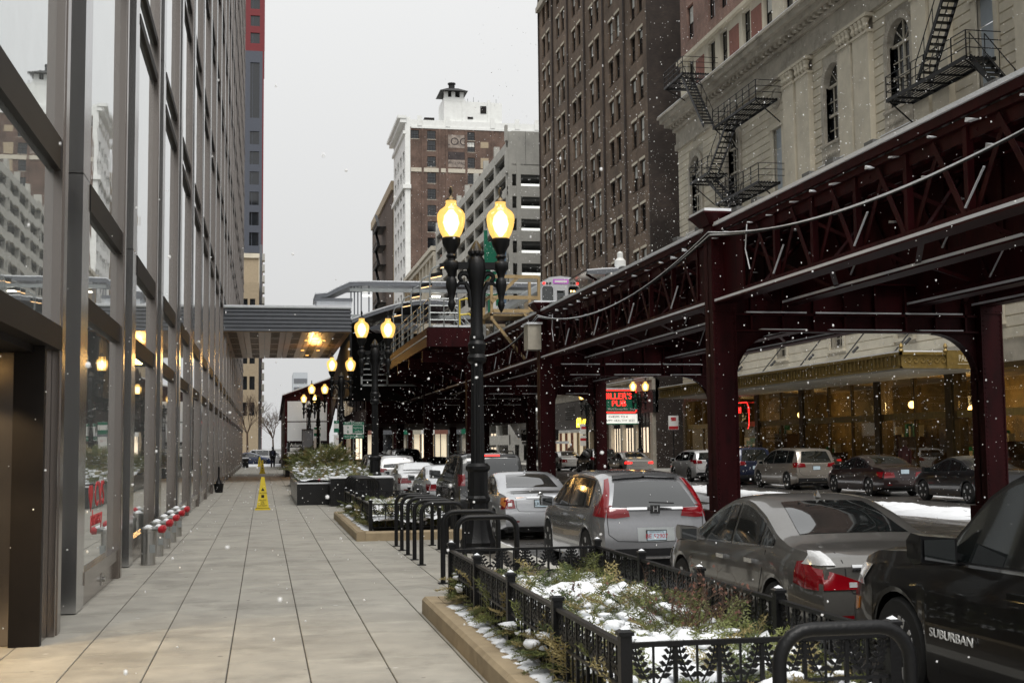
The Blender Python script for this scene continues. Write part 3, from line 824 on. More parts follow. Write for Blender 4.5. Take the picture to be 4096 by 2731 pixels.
intw = pm('warm_interior_wall',(.16,.105,.035),.7,var=.4,scale=.6,stain=((.03,.02,.008),.9,.48,.15,.85))
b = MB(); b.box(31,31.2,30,80,0,4.6); b.box(XR+.5,31,30,80,-.05,0); b.box(XR+.5,31,30,80,4.45,4.6); b.box(XR+.46,31,79.9,80,0,4.6); b.box(XR+.46,31,30,30.2,0,4.6)
bpart(b,'interior',intw,sf)
for i,y in enumerate((36,41,44.5,47.8,50,56,58.5,64,70,76)):
    b = MB(); r = random.Random(i); x = 29.2+r.random()*1.3
    h = .9+r.random()*1.3; b.box(x,x+.7,y-.9,y+.9,0,h); b.box(x-.05,x+.75,y-.95,y+.95,h,h+.06)
    for q in range(5): b.box(x+.1,x+.4,y-.8+q*.35,y-.62+q*.35,h+.06,h+.2+r.random()*.5,1+q%2)
    bpart(b,'display_counter',[M['twig'],M['cream'],M['greensign']],sf)
for (y,z,x) in ((62.4,3.5,27.9),(51.6,3.3,27.9),(44.9,3.2,28),(48.3,3.0,28.8),(49.2,3.0,28.8),(50.1,3.0,28.8),(66,3.2,29),(76,3.2,29),(57,3.4,29.5)):
    b = MB(); b.lathe([(.02,-.16),(.12,-.12),(.16,0),(.12,.12),(.02,.16)],10,(x,y,z)); b.cyl((x,y,z+.16),(x,y,4.45),.015,n=5,mi=1); bpart(b,'hanging_lamp',[M['warm'],M['black']],sf,50)
for (y,e_) in ((49,85),(57,22),(65,60),(75,40),(40,45)):
    ld = bpy.data.lights.new('shop_lamp','POINT'); ld.energy = e_; ld.color = (1,.76,.42); ld.shadow_soft_size = .3
    lo = bpy.data.objects.new('shop_lamp', ld); COL.objects.link(lo); lo.parent = sf; lo.location = (29-XR,y-58,3.3)
# neon window sign reading M behind the column
b = MB()
P = [(71.9,3.1),(71.9,3.9),(72.3,4.1),(73.6,4.1)]
b.tube([(XR-.2,y,z) for y,z in [(68.2,2.5),(68.0,2.7),(68.0,3.7),(68.3,4.0),(70.3,4.0)]],.022,6); 
neon = thing('neon_sign','red neon outline window sign with letter M beside the column','neon sign',(XR-.2,69,3))
bpart(b,'neon_tube',M['redlit'],neon); text('neon_letter','M',.5,M['redlit'],neon,Vector((0,.4,.55)),'-X',.02)

# ------------------------------------------------------------------ brown brick tower
BY0, BY1, BH = 86.0, 122.6, 66.0
BRN = bthing('brown_brick_tower','tall brown brick tower with paired sash windows and dark side wall',(XR+8,104,0))
bayw = (BY1-BY0)/6
holes = []; wins = []
FH = 3.25
for f in range(18):
    z0 = 7.4+f*FH
    for k in range(6):
        c = BY0+bayw*(k+.5)
        for q in (-.95,.95): holes.append((c+q-.6,c+q+.6,z0,z0+1.95)); wins.append((c+q,z0))
b = MB(); wall_holes(b,mapX(XR),BY0,BY1,6.2,BH,holes,.28); b.box(XR+.4,XR+22,BY0+.1,BY1,0,BH-.1)
bpart(b,'wall',M['brown'],BRN)
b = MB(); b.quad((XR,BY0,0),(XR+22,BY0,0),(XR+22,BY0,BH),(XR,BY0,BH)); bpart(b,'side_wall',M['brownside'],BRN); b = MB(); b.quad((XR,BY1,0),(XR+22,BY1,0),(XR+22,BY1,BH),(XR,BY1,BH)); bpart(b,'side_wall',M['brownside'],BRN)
for k in range(7):
    y = BY0+bayw*k
    b = MB(); b.box(XR-.14,XR-.002,max(BY0,y-.13),min(BY1,y+.13),6.3,BH); bpart(b,'groove_shade',M['brownside'],BRN)  # dark proud strip painted in for the shade of a recessed groove between bays
lt = MB(); lt.box(-.05,-.002,-.68,.68,1.955,2.13); ltm = lt.mesh('lintel',M['stone'])
for c,z0 in wins: link('lintel',ltm,BRN,Vector((XR,c,z0))-Vector(BRN.location))
for c,z0 in wins: put_window(BRN,(XR+.16,c,z0),1.2,1.95,M['darkmetal'],-PI/2,'sash',True,.6)
for z0 in (45.0,):
    b = MB(); b.box(XR-.35,XR,BY0,BY1,z0,z0+.5); b.box(XR-.2,XR,BY0,BY1,z0+.5,z0+.9); bpart(b,'string_course',M['stone_d'],BRN)
# street level of the tower: shopfronts
b = MB(); b.box(XR-.25,XR+.3,BY0,BY1,5.5,6.2); b.box(XR-.45,XR+.1,BY0,BY1,6.2,6.4); bpart(b,'shop_cornice',M['stone_d'],BRN)
b = MB(); b.box(XR-.47,XR,BY0,BY1,6.4,6.46); bpart(b,'snow_strip',M['snow'],BRN)
b = MB(); b.box(XR-.2,XR+.2,BY0,97.5,3.9,5.5); b.box(XR-.2,XR+.2,97.5,104,3.9,5.5); bpart(b,'fascia_board',M['blackmatte'],BRN)
for y in (BY0+.5,90.6,94.2,97.5):
    b = MB(); b.box(XR-.2,XR+.3,y-.3,y+.3,0,3.9); bpart(b,'pier',M['stone_d'],BRN)
litwin = emat('lit_pub_window',(1.0,.82,.6),.55)
for (ya,yb) in ((87,90.3),(90.9,93.9),(94.5,97.2)):
    b = MB(); b.box(XR,XR+.3,ya,yb,0,1.1); bpart(b,'stall_riser',M['tan'],BRN)
    n = 4
    for k in range(n):
        y0,y1 = ya+(yb-ya)*k/n, ya+(yb-ya)*(k+1)/n
        b = MB(); b.box(XR+.1,XR+.12,y0+.05,y1-.05,1.1,2.9); bpart(b,'lit_pane',litwin,BRN)
        b = MB(); b.box(XR+.02,XR+.14,y0-.05,y0+.05,1.1,3.9); bpart(b,'mullion',M['blackmatte'],BRN)
    b = MB(); b.box(XR+.05,XR+.15,ya,yb,2.9,3.9); bpart(b,'fascia_board',M['darkmetal'],BRN)
# burger shop bay with dark panelled fascia
b = MB(); b.box(XR-.3,XR+.1,104.2,BY1,3.0,5.45); bpart(b,'fascia_board',pm('dark_grey_panel',(.035,.034,.036),.5,var=.2),BRN)
for k in range(6):
    b = MB(); b.box(XR-.33,XR-.3,108.5,112,3.9+k*.2,3.98+k*.2); bpart(b,'vent_slat',M['blackmatte'],BRN)
b = MB(); b.box(XR-.9,XR,104.4,BY1,2.75,2.98); bpart(b,'awning',M['white'],BRN)
for y in np.linspace(104.5,BY1-.2,9):
    b = MB(); b.box(XR,XR+.25,y-.2,y+.2,0,2.75); bpart(b,'pier',M['terra'] if int(y)%2 else M['tan'],BRN)
b = MB(); b.box(XR+.15,XR+.2,104.5,BY1,.3,2.75); bpart(b,'lit_pane',emat('lit_shop_window',(1,.85,.62),.22),BRN)
goldem = emat('yellow_arch_light',(1.0,.72,.05),1.6)
for yc,s in ((106.9,1.0),(104.9,.8)):
    b = MB()
    for sg in (-1,1):
        pts = []
        for t in np.linspace(0,PI,12): pts.append((XR-.36, yc+sg*.33*s+.33*s*math.cos(t)*1.0, 3.2+.75*s*math.sin(t)**.8))
        b.tube(pts,.06*s,6)
    o = bpart(b,'arch_logo',goldem,BRN)

# pub blade sign over the pavement
ps = thing('pub_sign','green pub sign with red neon lettering above a white letter board','sign',(25.4,90,3.4))
def pspart(mb,name,mat,smooth=None):
    o = mb.build(name,mat,ps,smooth); return o
b = MB(); b.box(-1.75,1.6,0,.3,.55,2.3); pspart(b,'board',M['greensign'])
b = MB(); fr = [(-1.7,.62),(1.3,.62),(1.33,.74),(1.5,.77),(1.5,2.05),(1.33,2.08),(1.3,2.22),(-1.7,2.22)]
b.tube([(x,-.05,z) for x,z in fr+[fr[0]]],.045,6); pspart(b,'neon_border',M['redlit'])
text('neon_lettering',"MILLER'S",.62,M['redlit'],ps,(-.1,-.03,1.78),'-Y',.02,sx=1.0)
text('neon_lettering','PUB',.62,M['redlit'],ps,(.05,-.03,1.25),'-Y',.02,sx=1.0)
text('lettering','Seafood   World Famous Ribs   Steaks',.19,M['white'],ps,(-.1,-.02,.86),'-Y',.01)
b = MB(); b.box(-1.35,1.45,.02,.28,-.18,.5); pspart(b,'letter_board',emat('lit_letter_board',(.9,.92,.85),.35))
b = MB(); b.box(-1.42,1.52,.0,.3,-.26,-.18); b.box(-1.42,1.52,.0,.3,.5,.549); b.box(-1.42,-1.35,.0,.3,-.18,.5); b.box(1.45,1.52,.0,.3,-.18,.5); pspart(b,'board_frame',M['greensign'])
text('lettering','CHEERS TO A',.24,M['blackmatte'],ps,(.0,0.01,.30),'-Y',.006)
text('lettering','HAPPY HEALTHY 2022',.24,M['blackmatte'],ps,(.05,0.01,.02),'-Y',.006)
b = MB(); b.box(-1.8,1.65,-.1,.4,2.3,2.38); pspart(b,'snow_strip',M['snow'])
b = MB(); b.lathe([(.02,-.05),(.42,-.05),(.42,.05),(.02,.05)],18,(-1.35,.1,2.75),0,0,'y'); pspart(b,'round_emblem',M['greensign'])
b = MB(); b.lathe([(.34,-.07),(.40,-.07),(.40,-.055),(.34,-.055)],18,(-1.35,.1,2.75),0,0,'y'); pspart(b,'emblem_ring',M['white'])
# half timbered gable over the pub door
gb = thing('gabled_porch','small half timbered gable with shingled roof beside the burger shop','porch',(26.4,101,2.9))
b = MB(); b.prism([(-1.5,0),(1.5,0),(0,1.7)],lambda u,v,n:(n,u,v),-.2,.6); b.build('gable',M['cream'],gb)
b = MB()
for sg in (-1,1): b.beam((-.28,sg*1.6,-.12),(-.28,0,1.8),.1,.16); b.beam((-.22,sg*.5,0),(-.22,sg*.5,1.1),.05,.12)
b.beam((-.22,0,0),(-.22,0,1.6),.05,.12); b.build('timber_frame',M['twig'],gb)
for r_ in range(7):
    for sg in (-1,1):
        b = MB(); t0, t1 = r_/7, (r_+1)/7
        b.quad((-.4,sg*1.7*(1-t0)+sg*.03,-.15+2.0*t0+.05),(.6,sg*1.7*(1-t0)+sg*.03,-.15+2.0*t0+.05),(.6,sg*1.7*(1-t1),-.15+2.0*t1),(-.4,sg*1.7*(1-t1),-.15+2.0*t1))
        b.build('shingle_row',M['wood'],gb)
b = MB(); b.box(-.35,.6,.2,.9,.95,1.45); 
# ------------------------------------------------------------------ parking garage
GY0, GY1, GH = 140.0, 200.0, 36.9
GAR = bthing('parking_garage','grey concrete parking garage with open decks and sloping parapets',(XR+10,170,0))
LV = 2.55
nl = 14
for i in range(nl):
    z = GH-LV*(i+1)
    b = MB(); b.box(XR-.1,XR+.2,GY0,GY1,z+.55,z+1.65); 
    bpart(b,'deck_parapet',M['conc'],GAR)
    b = MB(); b.box(XR+.2,XR+26,GY0+.3,GY1,z+.28,z+.6); bpart(b,'deck_slab',M['concd'],GAR)
    b = MB(); b.box(XR+.2,XR+26,GY0,GY0+.3,z+.55,z+1.75); bpart(b,'deck_parapet',M['conc'],GAR)
    for k in range(7):
        x0 = XR+1.6+k*3.6
        b = MB(); b.box(x0,x0+2.9,GY0+.5,GY0+.7,z+1.75,z+2.12); bpart(b,'ceiling_light',emat('garage_light',(.9,.92,.88),.45) if i==0 and k==0 else bpy.data.materials['garage_light'],GAR)
b = MB(); b.box(XR+2.5,XR+26,GY0+9,GY1,0,GH-1.4); bpart(b,'core',M['concd'],GAR)
for y in np.arange(GY0,GY1+.1,7.5):
    b = MB(); b.box(XR-.14,XR+.5,y-(.0 if y>GY0 else -.0),y+.55,0,GH+.3); bpart(b,'column',M['conc'],GAR)
for x in (XR,XR+1.0,XR+9,XR+17,XR+25):
    b = MB(); b.box(x+.01,x+.5,GY0-.08,GY0+.35,0,GH); bpart(b,'column',M['conc'],GAR)
b = MB(); b.box(XR+.5,XR+26,GY0-.05,GY0+.3,GH-3.4,GH+.4); bpart(b,'top_panel',M['conc'],GAR)
for k in range(1,16):
    b = MB(); b.box(XR+.5+k*1.6-.02,XR+.5+k*1.6+.02,GY0-.062,GY0-.05,GH-3.4,GH+.4); bpart(b,'panel_joint',M['concd'],GAR)
b = MB(); b.box(XR-.3,XR+.0,GY0-.3,GY0+.3,GH-4.5,GH-1.6); bpart(b,'sign_box',M['conc'],GAR); b = MB(); b.box(XR-.3,XR+.0,GY0-.3,GY0+.3,GH-.8,GH+1.0); bpart(b,'sign_box',M['conc'],GAR)
# green garage blade sign
gs = thing('garage_sign','tall green and blue garage blade sign with arrow','sign',(XR-1.0,141,16.5))
b = MB(); b.box(-1.2,.2,0,.25,0,8.2); b.build('panel',M['greensign'],gs)
b = MB(); b.box(.2,1.0,.05,.3,-.6,7.6); b.build('panel',pm('blue_panel',(.13,.2,.3),.5,var=.06),gs)
text('lettering','P',2.2,M['white'],gs,(-.5,-.02,4.2),'-Y',.02)
b = MB(); b.prism([(-.7,1.6),(-.3,1.6),(-.3,.9),(0,.9),(-.5,.2),(-1.0,.9),(-.7,.9)],lambda u,v,n:(u,n,v),-.03,-.005); b.build('arrow',M['white'],gs)
b = MB(); b.box(-1.6,-1.2,.02,.2,2.0,9.5); b.build('side_banner',M['greensign'],gs)

# ------------------------------------------------------------------ old low rise with cream front
OLD = bthing('cream_lowrise','older cream and brown low rise between garage and white tower',(XR+6,220,0))
OY0,OY1,OH = 201.5,244,33
ho = []; wo = []
for f in range(7):
    for k in range(9):
        c = OY0+2.4+k*4.7; z0 = 6+f*3.8
        ho.append((c-1.3,c+1.3,z0,z0+2.7)); wo.append((c,z0))
b = MB(); wall_holes(b,mapX(XR),OY0,222,0,OH,[h for h in ho if h[1]<222],.4); bpart(b,'wall',M['cream'],OLD)
b = MB(); wall_holes(b,mapX(XR),222,OY1,0,OH-1,[h for h in ho if h[0]>222],.4); bpart(b,'wall',M['tan'],OLD)
b = MB(); b.box(XR+.5,XR+20,OY0,OY1,0,OH-1.2); bpart(b,'core',M['brick'],OLD)
for k in range(10):
    y = OY0+.05+k*4.7; b = MB(); b.box(XR-.4,XR,y-.35,y+.35,0,OH-.4); bpart(b,'pier',M['cream'] if k<5 else M['tan'],OLD)
b = MB(); b.box(XR-.8,XR+.4,OY0,OY1,OH,OH+.7); b.box(XR-.5,XR+.4,OY0,OY1,OH-.8,OH-.2); bpart(b,'cornice',M['cream'],OLD)
for c,z0 in wo:
    if 219.5 < c < 224: continue
    put_window(OLD,(XR+.25,c,z0),2.6,2.7,M['darkmetal'],-PI/2,'bars',True)

# ------------------------------------------------------------------ tall brick block with white front and faded painted sign
LOG = bthing('white_fronted_brick_block','tall brick block with white front, white top and faded painted advertisement',(XR+12,256,0))
LY0,LY1,LH = 246.0,268.5,66.3
hl = []; wl = []
for f in range(17):
    for k in range(4):
        c = LY0+3.2+k*5.2; z0 = 5.4+f*3.5
        if z0 > 60: continue
        hl.append((c-1.5,c+1.5,z0,z0+2.1)); wl.append((c,z0))
b = MB(); wall_holes(b,mapX(XR),LY0,LY1,0,LH,hl,.5); b.box(XR+.6,XR+27,LY0+.5,LY1,0,LH-.5)
b.box(XR,XR+1.0,LY0-.06,LY0,0,LH)
bpart(b,'front_wall',M['whitewash'],LOG)
for c,z0 in wl: put_window(LOG,(XR+.3,c,z0),3.0,2.1,M['darkmetal'],-PI/2,'bars',False)
for (z0,z1,d) in ((LH-3.4,LH-2.8,.4),(LH-1.2,LH-.4,1.0),(LH-.399,LH+.2,1.5)):
    b = MB(); b.box(XR-d,XR+.2,LY0-d*.3,LY1,z0,z1); bpart(b,'cornice',M['whitewash'],LOG)
b = MB(); b.box(XR-.5,XR+1.1,LY0-.4,LY1,52.0,52.8); bpart(b,'string_course',M['whitewash'],LOG)
ZB = 64.3
sw = []; ww = []
for (xc,wd) in ((XR+1.9,1.6),(XR+5.2,1.7),(XR+13.0,1.7)):
    for f in range(18):
        z0 = 62.0-f*3.23 if f == 0 else 62.9-f*3.23
        hh = 1.7 if f == 0 else 2.1
        if xc < XR+3 and f > 0: continue
        if xc > XR+9 and f > 6: continue
        sw.append((xc-wd/2,xc+wd/2,z0,z0+hh)); ww.append((xc,z0,wd,hh))
b = MB(); wall_holes(b,mapY(LY0),XR+1.0,XR+27,0,ZB,sw,.3); bpart(b,'side_wall',M['brick'],LOG)
b = MB(); b.quad((XR,LY0,ZB),(XR+27,LY0,ZB),(XR+27,LY0,LH-.5),(XR,LY0,LH-.5)); b.box(XR+1.2,XR+27,LY0-.12,LY0,ZB-.2,ZB+.25)
for x in (XR+2.4,XR+8.0,XR+17,XR+22,XR+26): b.box(x,x+.9,LY0-.2,LY0,ZB+.25,LH+.3)
bpart(b,'top_band',M['whitewash'],LOG)
b = MB(); b.box(XR+1.1,XR+27,LY0-.12,LY0-.005,55.4,56.2); bpart(b,'string_course',M['cream'],LOG)
for (xc,z0,wd,hh) in ww: put_window(LOG,(xc,LY0+.15,z0),wd,hh,M['darkmetal'],0,'grid',True,.1)
for k in range(3):
    b = MB(); b.box(XR+15.0,XR+16.6,LY0-.05,LY0-.005,62.9-3.23*(k+1)+(.9 if k==0 else 0),62.9-3.23*(k+1)+2.1); bpart(b,'blocked_window',M['tan'],LOG)
for i,x in enumerate((XR+3.2,XR+6.6,XR+8.0,XR+11.9,XR+17.2)):
    b = MB(); b.box(x,x+.45,LY0-.14,LY0-.004,10,ZB-.2); bpart(b,'pier',M['brick'],LOG)
fade = pm('faded_white_paint',(.26,.22,.19),.9,var=.45,scale=1.3); fade2 = pm('faded_dark_paint',(.05,.04,.04),.9,var=.4,scale=1.2)
b = MB(); b.box(XR+8.5,XR+11.8,LY0-.03,LY0-.006,60.4,63.0); bpart(b,'painted_panel',fade,LOG)
b = MB(); b.box(XR+8.5,XR+11.8,LY0-.03,LY0-.006,56.5,58.0); bpart(b,'painted_panel',fade,LOG)
b = MB(); b.box(XR+8.5,XR+11.8,LY0-.03,LY0-.006,58.05,59.6); bpart(b,'painted_panel',fade2,LOG)
LP = Vector(LOG.location)
text('painted_lettering','LOG',2.2,fade2,LOG,Vector((XR+10.1,LY0-.04,61.6))-LP,'-Y',.004)
text('painted_lettering','OFFICE SPACE',.8,fade2,LOG,Vector((XR+10.1,LY0-.04,57.3))-LP,'-Y',.004,sx=.8)
# roof house with dark cupola
b = MB(); b.box(XR+7.9,XR+19.6,LY0+1,LY0+9,LH-1,70.1); b.box(XR+7.9,XR+12.0,LY0+.98,LY0+9,70.1,70.9); b.box(XR+11.5,XR+12.2,LY0+.8,LY0+1,LH-1,70.4); b.box(XR+16.6,XR+17.2,LY0+.8,LY0+1,LH-1,70.6); bpart(b,'roof_house',M['whitewash'],LOG)
for (x0,x1,z0,z1) in ((XR+15.2,XR+16.4,67.8,69.3),(XR+12.6,XR+13.7,66.6,67.0)):
    b = MB(); b.box(x0,x1,LY0+.9,LY0+.99,z0,z1); bpart(b,'vent',M['darkmetal'],LOG)
b = MB(); b.box(XR+4.2,XR+6.2,LY0+3,LY0+5,LH-.6,LH+.8); bpart(b,'vent',M['darkmetal'],LOG)
for x in (XR+7.95,XR+9.4,XR+11.1):
    b = MB(); b.box(x,x+.75,LY0+1,LY0+1.8,70.9,72.1); bpart(b,'belvedere_pier',M['whitewash'],LOG)
b = MB(); b.box(XR+8.2,XR+11.6,LY0+4,LY0+6,70.9,72.1); bpart(b,'belvedere',M['blackmatte'],LOG)
b = MB()
b.add([(XR+7.0,LY0,72.0),(XR+12.6,LY0,72.0),(XR+12.6,LY0+7,72.0),(XR+7.0,LY0+7,72.0),(XR+8.7,LY0+2,73.0),(XR+10.9,LY0+2,73.0),(XR+10.9,LY0+5,73.0),(XR+8.7,LY0+5,73.0)],[(0,1,5,4),(1,2,6,5),(2,3,7,6),(3,0,4,7),(4,5,6,7),(0,3,2,1)])
b.lathe([(.62,0),(.62,1.1),(.8,1.15),(.8,1.4),(.2,1.5)],14,(XR+9.8,LY0+3.5,73.0)); bpart(b,'cupola',M['blackmatte'],LOG)
for x in (XR+12.8,XR+14,XR+15,XR+16.9,XR+18.6):
    b = MB(); b.cyl((x,LY0+2,70.1),(x,LY0+2,70.7+random.random()*.7),.06,n=5); bpart(b,'antenna',M['galv'],LOG)

# dark tan block behind with fire escape
DK = bthing('tan_block','narrow tan block with dark fire escape left of the white tower',(XR+6,290,0))
b = MB()
hd = [];wd_=[]
for f in range(12):
    for k in range(3):
        x0 = XR+3.2+k*3.2
        hd.append((x0-1,x0+1,6+f*4.1,9+f*4.1)); wd_.append((x0,6+f*4.1))
wall_holes(b,mapY(269.5),XR+.6,XR+14,0,58,hd,.3); b.box(XR,XR+14,270,322,0,58); bpart(b,'wall',M['tan'],DK)
for x,z in wd_: put_window(DK,(x,269.7,z),2.0,3.0,M['darkmetal'],0,'sash',False)
b = MB(); b.box(XR-.1,XR,270,322,0,57); bpart(b,'front_wall',M['twig'],DK)
b = MB(); b.box(XR-.5,XR+1.2,269.4,322,56.4,58.4); bpart(b,'cornice',M['tan'],DK)
for f in range(11):
    z = 8+f*4.3; b = MB(); b.box(XR-2.2,XR,285,296,z,z+.15)
    for q in range(5): b.box(XR-2.2,XR-2.1,285+q*2.7,285.1+q*2.7,z,z+1.3)
    b.box(XR-2.2,XR-2.1,285,296,z+1.2,z+1.3); b.beam((XR-1.6,286,z),(XR-1.6,294,z+4.3),.6,.2); bpart(b,'fire_escape_level',M['black'],DK)

# ------------------------------------------------------------------ towers behind the office building
RT = bthing('red_topped_tower','thin slice of tall tower, red above and blue grey below',(-8,262,0))
redp = pm('red_steel_cladding',(.15,.008,.012),.5,var=.15); bluep = pm('blue_grey_cladding',(.062,.07,.092),.5,var=.15)
XE = -.45
hr = [];
b = MB(); z = 34
h1 = [(XE-2.6,XE-.75,34+4.15*i,34+4.15*i+2.7) for i in range(8)]
h1 += [(XE-2.6,XE-.75,68.5,80.0)]
wall_holes(b,mapY(260),-18,XE-.15,0,82.4,h1,.4); b.box(-18,XE-.2,260.6,280,0,82); bpart(b,'lower_wall',bluep,RT)
b = MB(); h2 = [(XE-2.6,XE-.75,84+3.6*i,84+3.6*i+2.2) for i in range(6)]
wall_holes(b,mapY(260),-18,XE+.25,82.4,112,h2,.4); b.box(-18,XE+.2,260.6,280,82.4,112); bpart(b,'upper_wall',redp,RT)
b = MB(); b.box(XE-.15,XE+.1,260,280,0,82.4); bpart(b,'red_edge_strip',redp,RT)
for (a,c,z0,z1) in h1+h2:
    f = MB(); f.box(a,c,260.3,260.36,z0,z1); w_ = bpart(f,'window',M['glassw'],RT)
    f = MB(); f.box((a+c)/2-.5,(a+c)/2-.42,260.2,260.3,z0,z1); bpart(f,'mullion',bluep,RT)
LB = bthing('low_brown_block','low brown stone block just beyond the office building',(-6,230,0))
b = MB(); b.box(-14,-.95,230,245,0,36); bpart(b,'wall',M['tan'],LB)
b = MB(); b.box(-14,-.8,229.7,245,35.4,36.2); b.box(-1.0,-.82,229.8,230,0,35.4); bpart(b,'coping',M['stone'],LB)
for k in range(6):
    b = MB(); b.box(-.94,-.7,231+k*.9,231.5+k*.9,31-k*1.2,31.9-k*1.2); bpart(b,'bracket',M['conc'],LB)
TB = bthing('tan_corner_block','tan stone corner building seen under the canopy at the end of the street',(-4,182,0))
b = MB(); hs_ = [(x,x+.7,z0,z0+1.8) for x in (-6.5,-5.2,-3.9,-2.9,-1.9) for z0 in (6,9.5,13,16.5,20)]
wall_holes(b,mapY(175),-16,-.7,0,24,hs_,.3); b.box(-16,-.75,175.5,200,0,24); b.quad((-.7,175,0),(-.7,200,0),(-.7,200,24),(-.7,175,24)); bpart(b,'wall',M['tan'],TB)
for h in hs_:
    f = MB(); f.box(h[0],h[1],175.2,175.25,h[2],h[3]); bpart(f,'window',M['glassw'],TB)
b = MB(); b.box(-.68,-.3,180,190,0,30); bpart(b,'metal_pylon',M['corr'],TB)
for k in range(16):
    b = MB(); b.box(-.3,.05,178,180,5+k*1.5,5.9+k*1.5); bpart(b,'bracket_sign',M['conc'],TB)
FB = bthing('pale_grey_slab','faint pale grey slab tower far down the street',(4,420,0))
b = MB(); b.box(9.4,14,420,440,0,26); bpart(b,'wall',pm('pale_blue_grey_wall',(.42,.45,.48),.8,var=.05),FB)
for k in range(8):
    b = MB(); b.box(9.6,13.8,419.8,420,3+k*2.8,4.4+k*2.8); bpart(b,'window_band',M['corr'],FB)

# bare street tree near the corner
def bare_tree(loc, h, seed, label):
    T = thing('bare_tree',label,'tree',loc); r = random.Random(seed); b = MB()
    trunk = MB(); trunk.tube([(0,0,-.1),(.05,0,h*.2),(0,.1,h*.4)],[.16,.12,.10],7); trunk.build('trunk',M['twig'],T)
    def br(p,d,l,rad,dep):
        q = p+d*l; m = p+d*l*.5+Vector((r.uniform(-.1,.1),r.uniform(-.1,.1),.05))*l
        b.tube([p,m,q],[rad,rad*.8,rad*.6],5,caps=False)
        if dep == 0: return
        for _ in range(3 if dep>2 else 2):
            nd = (d+Vector((r.uniform(-.8,.8),r.uniform(-.8,.8),r.uniform(-.15,.6)))).normalized(); br(q if r.random()<.6 else m,nd,l*r.uniform(.62,.85),rad*.6,dep-1)
    for _ in range(5): br(Vector((0,.1,h*.4)),Vector((r.uniform(-.7,.7),r.uniform(-.7,.7),1)).normalized(),h*.2,.07,5)
    b.build('crown',M['twig'],T); return T
bare_tree((-1.9,155,0),8.5,3,'bare leafless street tree at the end of the glass building')
bare_tree((1.2,168,0),7,5,'thin bare tree against the sky further down the street')
# ------------------------------------------------------------------ elevated railway
EL = thing('elevated_railway','dark maroon riveted steel elevated railway over the street','railway',(12,60,0))
ELo = Vector(EL.location)
def ep(mb,name,mats,smooth=None): return bpart(mb,name,mats,EL,smooth)
def el(name, me, loc, rz=None): return link(name, me, EL, Vector(loc)-ELo, rz)
FR = [9.0,24.5,40.9,56.2,71.5,86.8,102.1,117.4,132.7,148]
CL, CR = 9.1, 15.0
ZB, ZT = 4.5, 5.95
# columns: riveted box with flanges, lacing strip and flared snow topped cap
cm = MB(); hw = .245
cm.box(-hw,hw,-.02,.02,ROAD_Z,6.1); 
cm.box(-hw,-hw+.03,-.24,.24,ROAD_Z,6.1); cm.box(hw-.03,hw,-.24,.24,ROAD_Z,6.1)
cm.box(-hw+.03,hw-.03,-.225,-.205,ROAD_Z,6.1); cm.box(-hw+.03,hw-.03,.205,.225,ROAD_Z,6.1)
cm.box(-hw-.08,hw+.08,-.32,.32,ROAD_Z,ROAD_Z+.5); cm.box(-hw-.012,hw+.012,-.245,-.225,4.35,6.1)
colme2 = cm.mesh('column', M['maroon'])
rv = MB()
for i in range(60):
    z = .1+i*.1
    for x in (-.19,-.11,.11,.19):
        if z > 4.35 or abs(x) > .15: rv.add([(x-.013,-.226 if z<4.35 else -.246,z-.013),(x+.013,-.226 if z<4.35 else -.246,z-.013),(x+.013,-.226 if z<4.35 else -.246,z+.013),(x-.013,-.226 if z<4.35 else -.246,z+.013),(x,-.243 if z<4.35 else -.263,z)],[(0,1,4),(1,2,4),(2,3,4),(3,0,4)])
rvm = rv.mesh('rivets', M['maroon'])
cap = MB()
cap.add([(-.3,-.3,6.1),(.3,-.3,6.1),(.3,.3,6.1),(-.3,.3,6.1),(-.46,-.46,6.3),(.46,-.46,6.3),(.46,.46,6.3),(-.46,.46,6.3)],[(0,1,5,4),(1,2,6,5),(2,3,7,6),(3,0,4,7),(4,5,6,7),(0,3,2,1)])
cap.box(-.48,.48,-.48,.48,6.3,6.34)
capm = cap.mesh('column_cap', M['maroon'])
csn = MB(); csn.box(-.46,.46,-.46,.46,6.34,6.40); csnm = csn.mesh('snow_cap', M['snow'])
for y in FR:
    for x in (CL,CR):
        if y < 10 and x == CR: pass
        o = el('column', colme2, (x,y,0)); link('rivets', rvm, o); o2 = link('column_cap', capm, o); link('snow_cap', csnm, o)
